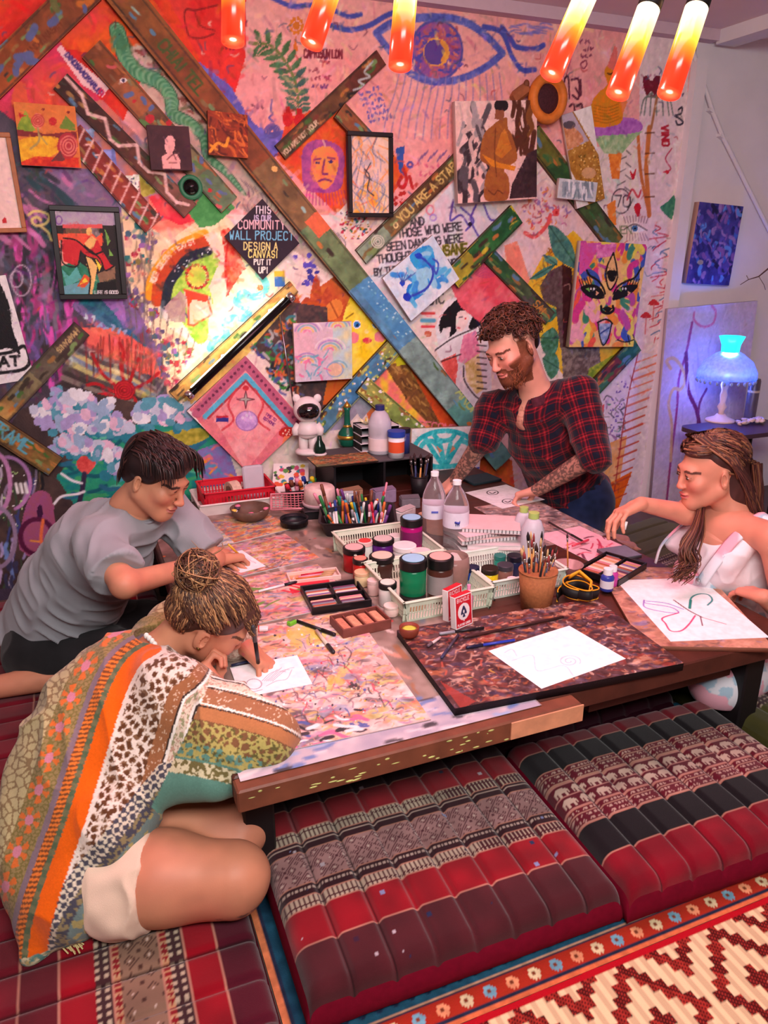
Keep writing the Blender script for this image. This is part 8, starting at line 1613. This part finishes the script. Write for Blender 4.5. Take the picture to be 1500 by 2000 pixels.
Hd=Field();Hd.cone(REL*.2+RW*.8,RW,.028,.024,.01);hand_prims(Hd,RW,unit(atd(398,1302,1.80)-RW),unit(TOW*-.3+RGT*.8+Z3*.1),[(1.2,1.5,.9),(1.2,1.5,.9),(1.25,1.5,.9),(1.3,1.5,.9)],1,.95,thumb=(.3,.6))
Hl=Field();Hl.cone(LEL*.2+LW*.8,LW,.027,.023,.01);ld=unit(atz(512,1292,TZ+.02)-LW);hand_prims(Hl,LW,ld,unit(-Z3+TOW*.35-RGT*.25),[(.45,.9,.5),(.55,1.0,.6),(.7,1.0,.7),(.8,1.0,.7)],1,.98,thumb=(.75,.65))
V,F=joinm([Bf.mesh(.005),Hf.mesh(.0025),Hd.mesh(.0022),Hl.mesh(.002)]);C=skin_cols(V,(196,136,104),(212,116,98),R=R,c=HD,s=hs,lips=(200,104,100),brow=(84,54,40))
Bo=Field();Bo.p=[q for q in Bf.p];own=Bo.owner(V);m=(own==4)&(hsh(V,60,8)>.52)&(V[:,2]<.2);C[m]=C[m]*.45+np.array([60,52,56])*.55
put('body',root,loc,V,F,C,skin_m);lashes(L,R,root,loc,hs)
# hair: swept up into a loose bun
Ha=Field();Ha.ell(L(0,-.018,.040),np.array((.079,.097,.081))*hs,R,.01).ell(L(0,-.055,.0),np.array((.066,.058,.058))*hs,R,.01).ell(L(0,.040,.068),np.array((.058,.042,.034))*hs,R,.01);BU=L(.0,-.098,.098);Ha.ell(BU,np.array((.052,.046,.044))*hs,R,.02)
v0,q0=Ha.mesh(.0035);put('hair',root,loc,v0,q0,np.array([74.,46,38])*(1+.5*(hsh(v0@R*[1,.3,.6],120,2)[:,None]-.5)),hair_m)
rg=np.random.default_rng(12);P=[];bu=np.array([0,-.098,.098])
for k in range(900):
 th=rg.uniform(0,2*math.pi);n_=np.array([math.cos(th),math.sin(th)]);st=np.array([.083*n_[0],-.01+.085*n_[1],rg.uniform(-.03,.03)+(.05 if n_[1]>.3 else-.01)])
 if abs(n_[0])>.5:st[2]=rg.uniform(.018,.04)
 if n_[1]>.3:st=np.array([.06*n_[0],.085+.01*rg.random(),.045+.03*(1-abs(n_[0]))])
 mid=(st+bu)/2;dv=mid-np.array([0,-.018,.040]);mid=np.array([0,-.018,.040])+dv/(np.linalg.norm(dv/[.087,.105,.089])+1e-9);q1=(st*.75+bu*.25);dv=q1-[0,-.018,.040];q1=np.array([0,-.018,.040])+dv/np.linalg.norm(dv/[.086,.104,.088]);P.append([L(*(q+rg.normal(size=3)*.0015))for q in catmull([st,q1,mid,bu+(mid-bu)*.35],4)])
for k in range(900):
 th,zc=rg.uniform(0,6.283),rg.uniform(-.35,1.);rr4=math.sqrt(1-zc*zc);n_=np.array([rr4*math.cos(th),rr4*math.sin(th),zc])
 if n_[1]>.75 and zc<.45:continue
 if abs(n_[0])>.5 and zc<.05 and n_[1]>-.3:continue
 c0=np.array([0,-.018,.040]);pr_=lambda w,g:c0+unit(w)/np.linalg.norm(unit(w)/(np.array([.081,.099,.083])+g));to=unit(bu-c0)-n_;P.append([L(*pr_(n_+to*t*.55+rg.normal(size=3)*.012,.0015+.0035*math.sin(3.14*t/1.0)*rg.random()))for t in np.linspace(0,1,7)])
for k in range(150):
 a0=rg.uniform(0,6.28);tl=rg.uniform(-1,1);t=np.linspace(0,rg.uniform(2,4.5),12);rr2=rg.uniform(.046,.058);u_=unit(rg.normal(size=3));w_=unit(np.cross(u_,rg.normal(size=3)));P.append([L(*(bu+rr2*(u_*math.cos(a0+x)+w_*math.sin(a0+x))*[1.05,.95,.9]))for x in t])
for k in range(34):
 st=bu+rg.normal(size=3)*.024;e_=st+rg.normal(size=3)*.022+[0,-.008,.010];P.append([L(*q)for q in catmull([st,(st+e_)/2+rg.normal(size=3)*.012,e_],4)])
for k in range(420):
 th,zc=rg.uniform(3.0,6.42),rg.uniform(-.75,.7);rr4=math.sqrt(1-zc*zc);n_=np.array([rr4*math.cos(th),rr4*math.sin(th),zc]);c0=np.array([0,-.055,.0])
 P.append([L(*(c0+unit(n_+np.array([0,-.25,1.])*t*.9+rg.normal(size=3)*.01)*(np.array([.068,.060,.060])+.002*rg.random())))for t in np.linspace(0,1,7)])
for k in range(0):
 sd=1 if k%4 else-1;st=np.array([sd*.08,rg.uniform(-.07,.02),rg.uniform(-.03,.02)]);e_=st+[sd*.008,rg.uniform(-.02,.02),-.05-.03*rg.random()];P.append([L(*q)for q in catmull([st,(st+e_)/2+rg.normal(size=3)*.008+[sd*.006,0,0],e_],4)])
v,q,c=strands(P,.0021,[(84,54,42),(104,70,50),(70,44,36),(76,50,40),(150,106,72),(176,130,90)],13,4);put('hair_locks',root,loc,v,q,c,hair_m)
mb('hair_tie',MB().tube([L(*(bu+np.array([.034*math.cos(a),-.01+.02*math.sin(a),-.030+.012*math.sin(a)])))-loc for a in np.linspace(0,6.28,18)],.006,6),M_((24,20,24),.8),root,True)
mb('earring',MB().lathe([(.0001,-.004),(.006,0),(.0001,.004)],8,c=L(.083,-.004,-.036)-loc,R=R),M_((120,90,50),.3,metal=.8),root,True)
mb('bracelet',MB().tube([RW*.82+REL*.18-loc+R_ for R_ in[align(RW-REL)@np.array([.031*math.cos(a),.031*math.sin(a),0])for a in np.linspace(0,6.28,20)]],.0028,5),M_((150,110,130),.5),root,True);mb('bracelet',MB().tube([RW*.74+REL*.26-loc+R_ for R_ in[align(RW-REL)@np.array([.033*math.cos(a),.033*math.sin(a),0])for a in np.linspace(0,6.28,20)]],.0022,5),M_((40,32,36),.5),root,True)
ncl=[atd(x,y,d_)for x,y,d_ in((286,1242,1.79),(297,1252,1.782),(307,1266,1.775),(316,1282,1.77),(319,1298,1.77),(316,1312,1.775))]
nk=Field();ctr=(NB*.55+L(0,-.035,-.055)*.45)
cw=mb('shell_necklace',MB().tube([p_-loc for p_ in catmull(ncl,4)],.0012,5),M_((60,44,40),.7),root,True)
for i,p_ in enumerate(catmull(ncl,2)[:11:1]):
 mb('cowrie',MB().ball((0,0,0),(.0065,.0045,.0085),10,7),M_((244,236,230),.25),cw,True).location=[float(v)for v in p_-loc]
 # shawl
SH=Field();up_=unit(NB-PEL)
a0=NB-Z3*.02-fr2*.035;a4=atd(118,1715,1.60)
SH.cone(a0,a1,.082,.155,.06,1);SH.cone(a1,a2,.155,.165,.06,1);SH.cone(a2,a3,.165,.142,.06,1);SH.cone(a3,a4,.142,.085,.05,1);SH.cone(a4,atz(95,1800,.10),.085,.055,.05,1);SH.cone(atz(95,1800,.10),atz(72,1858,.075),.05,.022,.03,1)
SH.cone(a3,atd(226,1612,1.585),.135,.075,.06,1);SH.cone(a3,atz(150,1728,.15),.12,.09,.05,1);SH.cone(a0,RS-Z3*.01,.075,.085,.05,1);SH.cone(a0,LS,.07,.07,.05,1)
M1=atd(430,1425,1.66);M2=atd(512,1450,1.63);SH.cone(RS,M1,.088,.090,.05,2);SH.cone(M1,M2,.090,.076,.05,2);SH.cone(RS*.5+M1*.5-Z3*.04,atd(392,1515,1.60),.085,.045,.05,2);SH.cone(M1,atd(425,1525,1.58),.07,.03,.05,2);SH.cone(a2*.5+RS*.5,atd(330,1520,1.62),.11,.05,.06,2);SH.cone(LS,LEL,.07,.06,.04,2)
SH.ell(NB+Z3*.03+fr2*.015+RGT*.015,(.066,.070,.075),frame(unit(NB-HD),Z3),.01,neg=True)
V,F=SH.mesh(.0034,clip=[((0,0,.062),(0,0,-1))])
V=drape(V,F,np.stack([RGT*1.1+up_*.3,up_*.35,TOW*.8],1),.016,12,5)
own=SH.owner(V)
VC=np.array([0,0,0.]);vd=unit(atd(260,1480,1.7)-CAM);ea=unit(np.cross(vd,Z3));eb=np.cross(ea,vd)
ctr=atd(260,1480,1.72);sc_=mpp(ctr)
AB=np.c_[(V-ctr)@ea,-(V-ctr)@eb]/sc_+[260,1480]
cur=catmull([(322,1284),(286,1302),(256,1340),(226,1400),(190,1480),(150,1570),(112,1645),(78,1725),(60,1800)],8)
def sdist(AB,cur):
 best=np.full(len(AB),1e9);sg=np.zeros(len(AB));al=np.zeros(len(AB));acc=0.
 for p,q in zip(cur[:-1],cur[1:]):
  d=q-p;L_=np.linalg.norm(d);t=np.clip(((AB-p)@d)/L_**2,0,1);e_=AB-p-t[:,None]*d;dd=(e_**2).sum(1);m=dd<best;best[m]=dd[m];sg[m]=np.sign(d[1]*e_[m,0]-d[0]*e_[m,1]);al[m]=acc+t[m]*L_;acc+=L_
 return np.sqrt(best)*sg,al
sd,al=sdist(AB,cur);C=np.zeros((len(V),3));ns=hsh(V,300,3);n1=hsh(V,190,4);n2=hsh(V,90,5)
def worley(P,cell,seed=1):
 g=np.floor(P/cell).astype(int);T=np.random.default_rng(seed).random((64,64,2));F1=np.full(len(P),9e9);F2=F1.copy()
 for i in(-1,0,1):
  for j in(-1,0,1):
   c=g+[i,j];d=np.linalg.norm((c+T[c[:,0]%64,c[:,1]%64])*cell-P,axis=1);lo=d<F1;F2=np.where(lo,F1,np.minimum(F2,d));F1=np.where(lo,d,F1)
 return F1,F2
W1,W2=worley(AB,15.);Wa,Wb=worley(AB,8.,2)
def setc(m,c):C[m]=c
OL,OR,BR,CRM,TEAL=(150,128,84),(226,96,16),(150,98,64),(222,206,184),(92,136,122)
setc(sd<-50,OL);m=(sd<-50);C[m&(Wb-Wa<1.6)]=(120,108,60);u_,w_2=np.mod(al,54)-27,sd+76;rr3=np.hypot(u_*.8,w_2);th_=np.arctan2(w_2,u_);C[m&(rr3<19)&(np.sin(6*th_)>-.2)]=(214,110,50);C[m&(rr3<7.5)]=(206,130,150);C[m&(sd<-96)]=(190,176,130);C[m&(sd<-96)&(W2-W1<2.4)]=(140,116,80)
setc((sd>=-50)&(sd<-40),(130,110,120));m=(sd>=-40)&(sd<-24);setc(m,(120,70,40));C[m&(np.abs(np.mod(al,8)-4+(sd+32)*.3)<2.2)]=(222,120,50);m=(sd>=-24)&(sd<-14);setc(m,(110,110,80));C[m&(np.mod(al,22)<11)]=(84,100,74)
setc((sd>=-14)&(sd<17),OR);m=(sd>=17)&(sd<90);setc(m,(128,92,66));web=(W2-W1<3.0);C[m&(Wb-Wa<1.8)&(n2>.4)]=(206,186,170);C[m&web]=(228,212,200);C[m&(W1<4.5)]=(96,60,38);C[m&(sd<24)]=(226,212,200)
m=sd>=90;P_=np.mod(sd-90,56);setc(m,CRM);C[m&(ns>.6)]=(190,150,130);C[m&(n1>.66)]=(150,150,110);C[m&(P_<24)]=BR;C[m&(P_<24)&(ns>.78)]=(206,176,150);C[m&((np.abs(P_-25)<1.6)|(np.abs(P_-54)<1.6))]=(60,46,40);C[m&((np.abs(P_-29)<2.4)|(np.abs(P_-50)<2.4))]=(240,234,224)
# sleeve: bands along the upper arm
s0,s1=np.array((352.,1392.)),np.array((556.,1466.));ax_=unit(s1-s0);nn_=np.array([-ax_[1],ax_[0]]);sl=(own==2)&((AB-s0)@ax_>40-.25*((AB-s0)@nn_));y_=(AB-s0)@nn_+.0012*((AB-s0)@ax_)**2*-.5+6;x_=(AB-s0)@ax_
B_=np.zeros_like(C);B_[:]=CRM;B_[(ns>.6)]=(190,150,130)
for lo_,hi_,c_ in((-90,-44,BR),(-22,14,(160,108,76)),(14,42,(176,116,74)),(42,84,(120,84,56)),(84,300,TEAL)):B_[(y_>=lo_)&(y_<hi_)]=c_
B_[(y_>-90)&(y_<14)&(ns>.8)]=(222,196,170);gold=(y_>44)&(y_<108)&(np.abs(n2-.5)<.12);B_[(y_>44)&(y_<108)&(W2-W1<4.2)]=(172,160,92);B_[(y_>44)&(y_<108)&(n1>.7)]=(96,90,50)
for ln in(-44,-22,14):B_[np.abs(y_-ln)<2.0]=(240,232,220);B_[np.abs(y_-ln-4)<1.3]=(60,48,44)
wv=(y_>112)&(y_<136)&(x_<120);B_[wv]=(206,196,160);B_[wv&(n1>.5)]=(110,100,60)
C[sl]=B_[sl]
hem=np.array([(345.,1545),(250,1628),(150,1720),(120,1790),(60,1880)]);hd_,ha_=sdist(AB,catmull(hem,6));hm=(~sl)&(hd_>-62);low=AB[:,1]>1500
m=hm&low&(sd>17);C[m&(hd_>-62)]=(74,72,84);C[m&(hd_<=-34)&((np.mod(AB[:,0],14)<5)^(np.mod(AB[:,1],14)<5))]=(214,202,180);C[m&(hd_>-34)&(n1>.55)]=(140,126,90);C[m&(hd_>-16)]=(110,130,128);C[m&(hd_>-16)&(n2>.6)]=(170,156,100)
tail=AB[:,1]>1760;C[tail]=(150,150,120);C[tail&(W2-W1<4)]=(206,196,160);C[tail&(n2>.55)]=(86,130,124);C[tail&(ns>.75)]=(190,170,110)
C*=(1+.10*(hsh(V,600,7)[:,None]-.5));put('shawl',root,loc,V,F,C,fabric_m,label='multicoloured banded shawl with an orange stripe')
fg=MB();rf=random.Random(8)
for k in range(22):b0=atz(110+k*1.5,1845-k*.6,.075);b1_=atz(135+k*1.2+rf.uniform(-4,8),1838+rf.uniform(-12,26),.066);fg.tube([b0-loc,(b0+b1_)/2+[0,0,.006]-loc,b1_-loc],.0016,4)
mb('fringe',fg,M_((206,186,130),.9),root,kind='stuff')
Sq=Field();d1=unit(K1-HJ);Sq.cone(HJ-d1*.02,HJ+d1*.20,.098,.100,.03,cut=(HJ+d1*.115,d1));Sq.cone(PEL-Z3*.02,PEL-Z3*.04,.10,.10,.04)
Sq.cone(HJ+d1*.06+TOW*.06-Z3*.03,atz(178,1752,.11),.05,.03,.04);V,F=Sq.mesh(.005,clip=[((0,0,.062),(0,0,-1))]);V=drape(V,F,np.eye(3),.010,16,3);put('shorts',root,loc,V,F,np.array([226.,196,174])*(1+.08*(hsh(V,40,3)[:,None]-.5)),fabric_m)
pen('black pen held upright by the person in the shawl',atz(506,1306,TZ+.012),atd(494,1222,1.80),(26,24,28),(60,60,64),.0052)
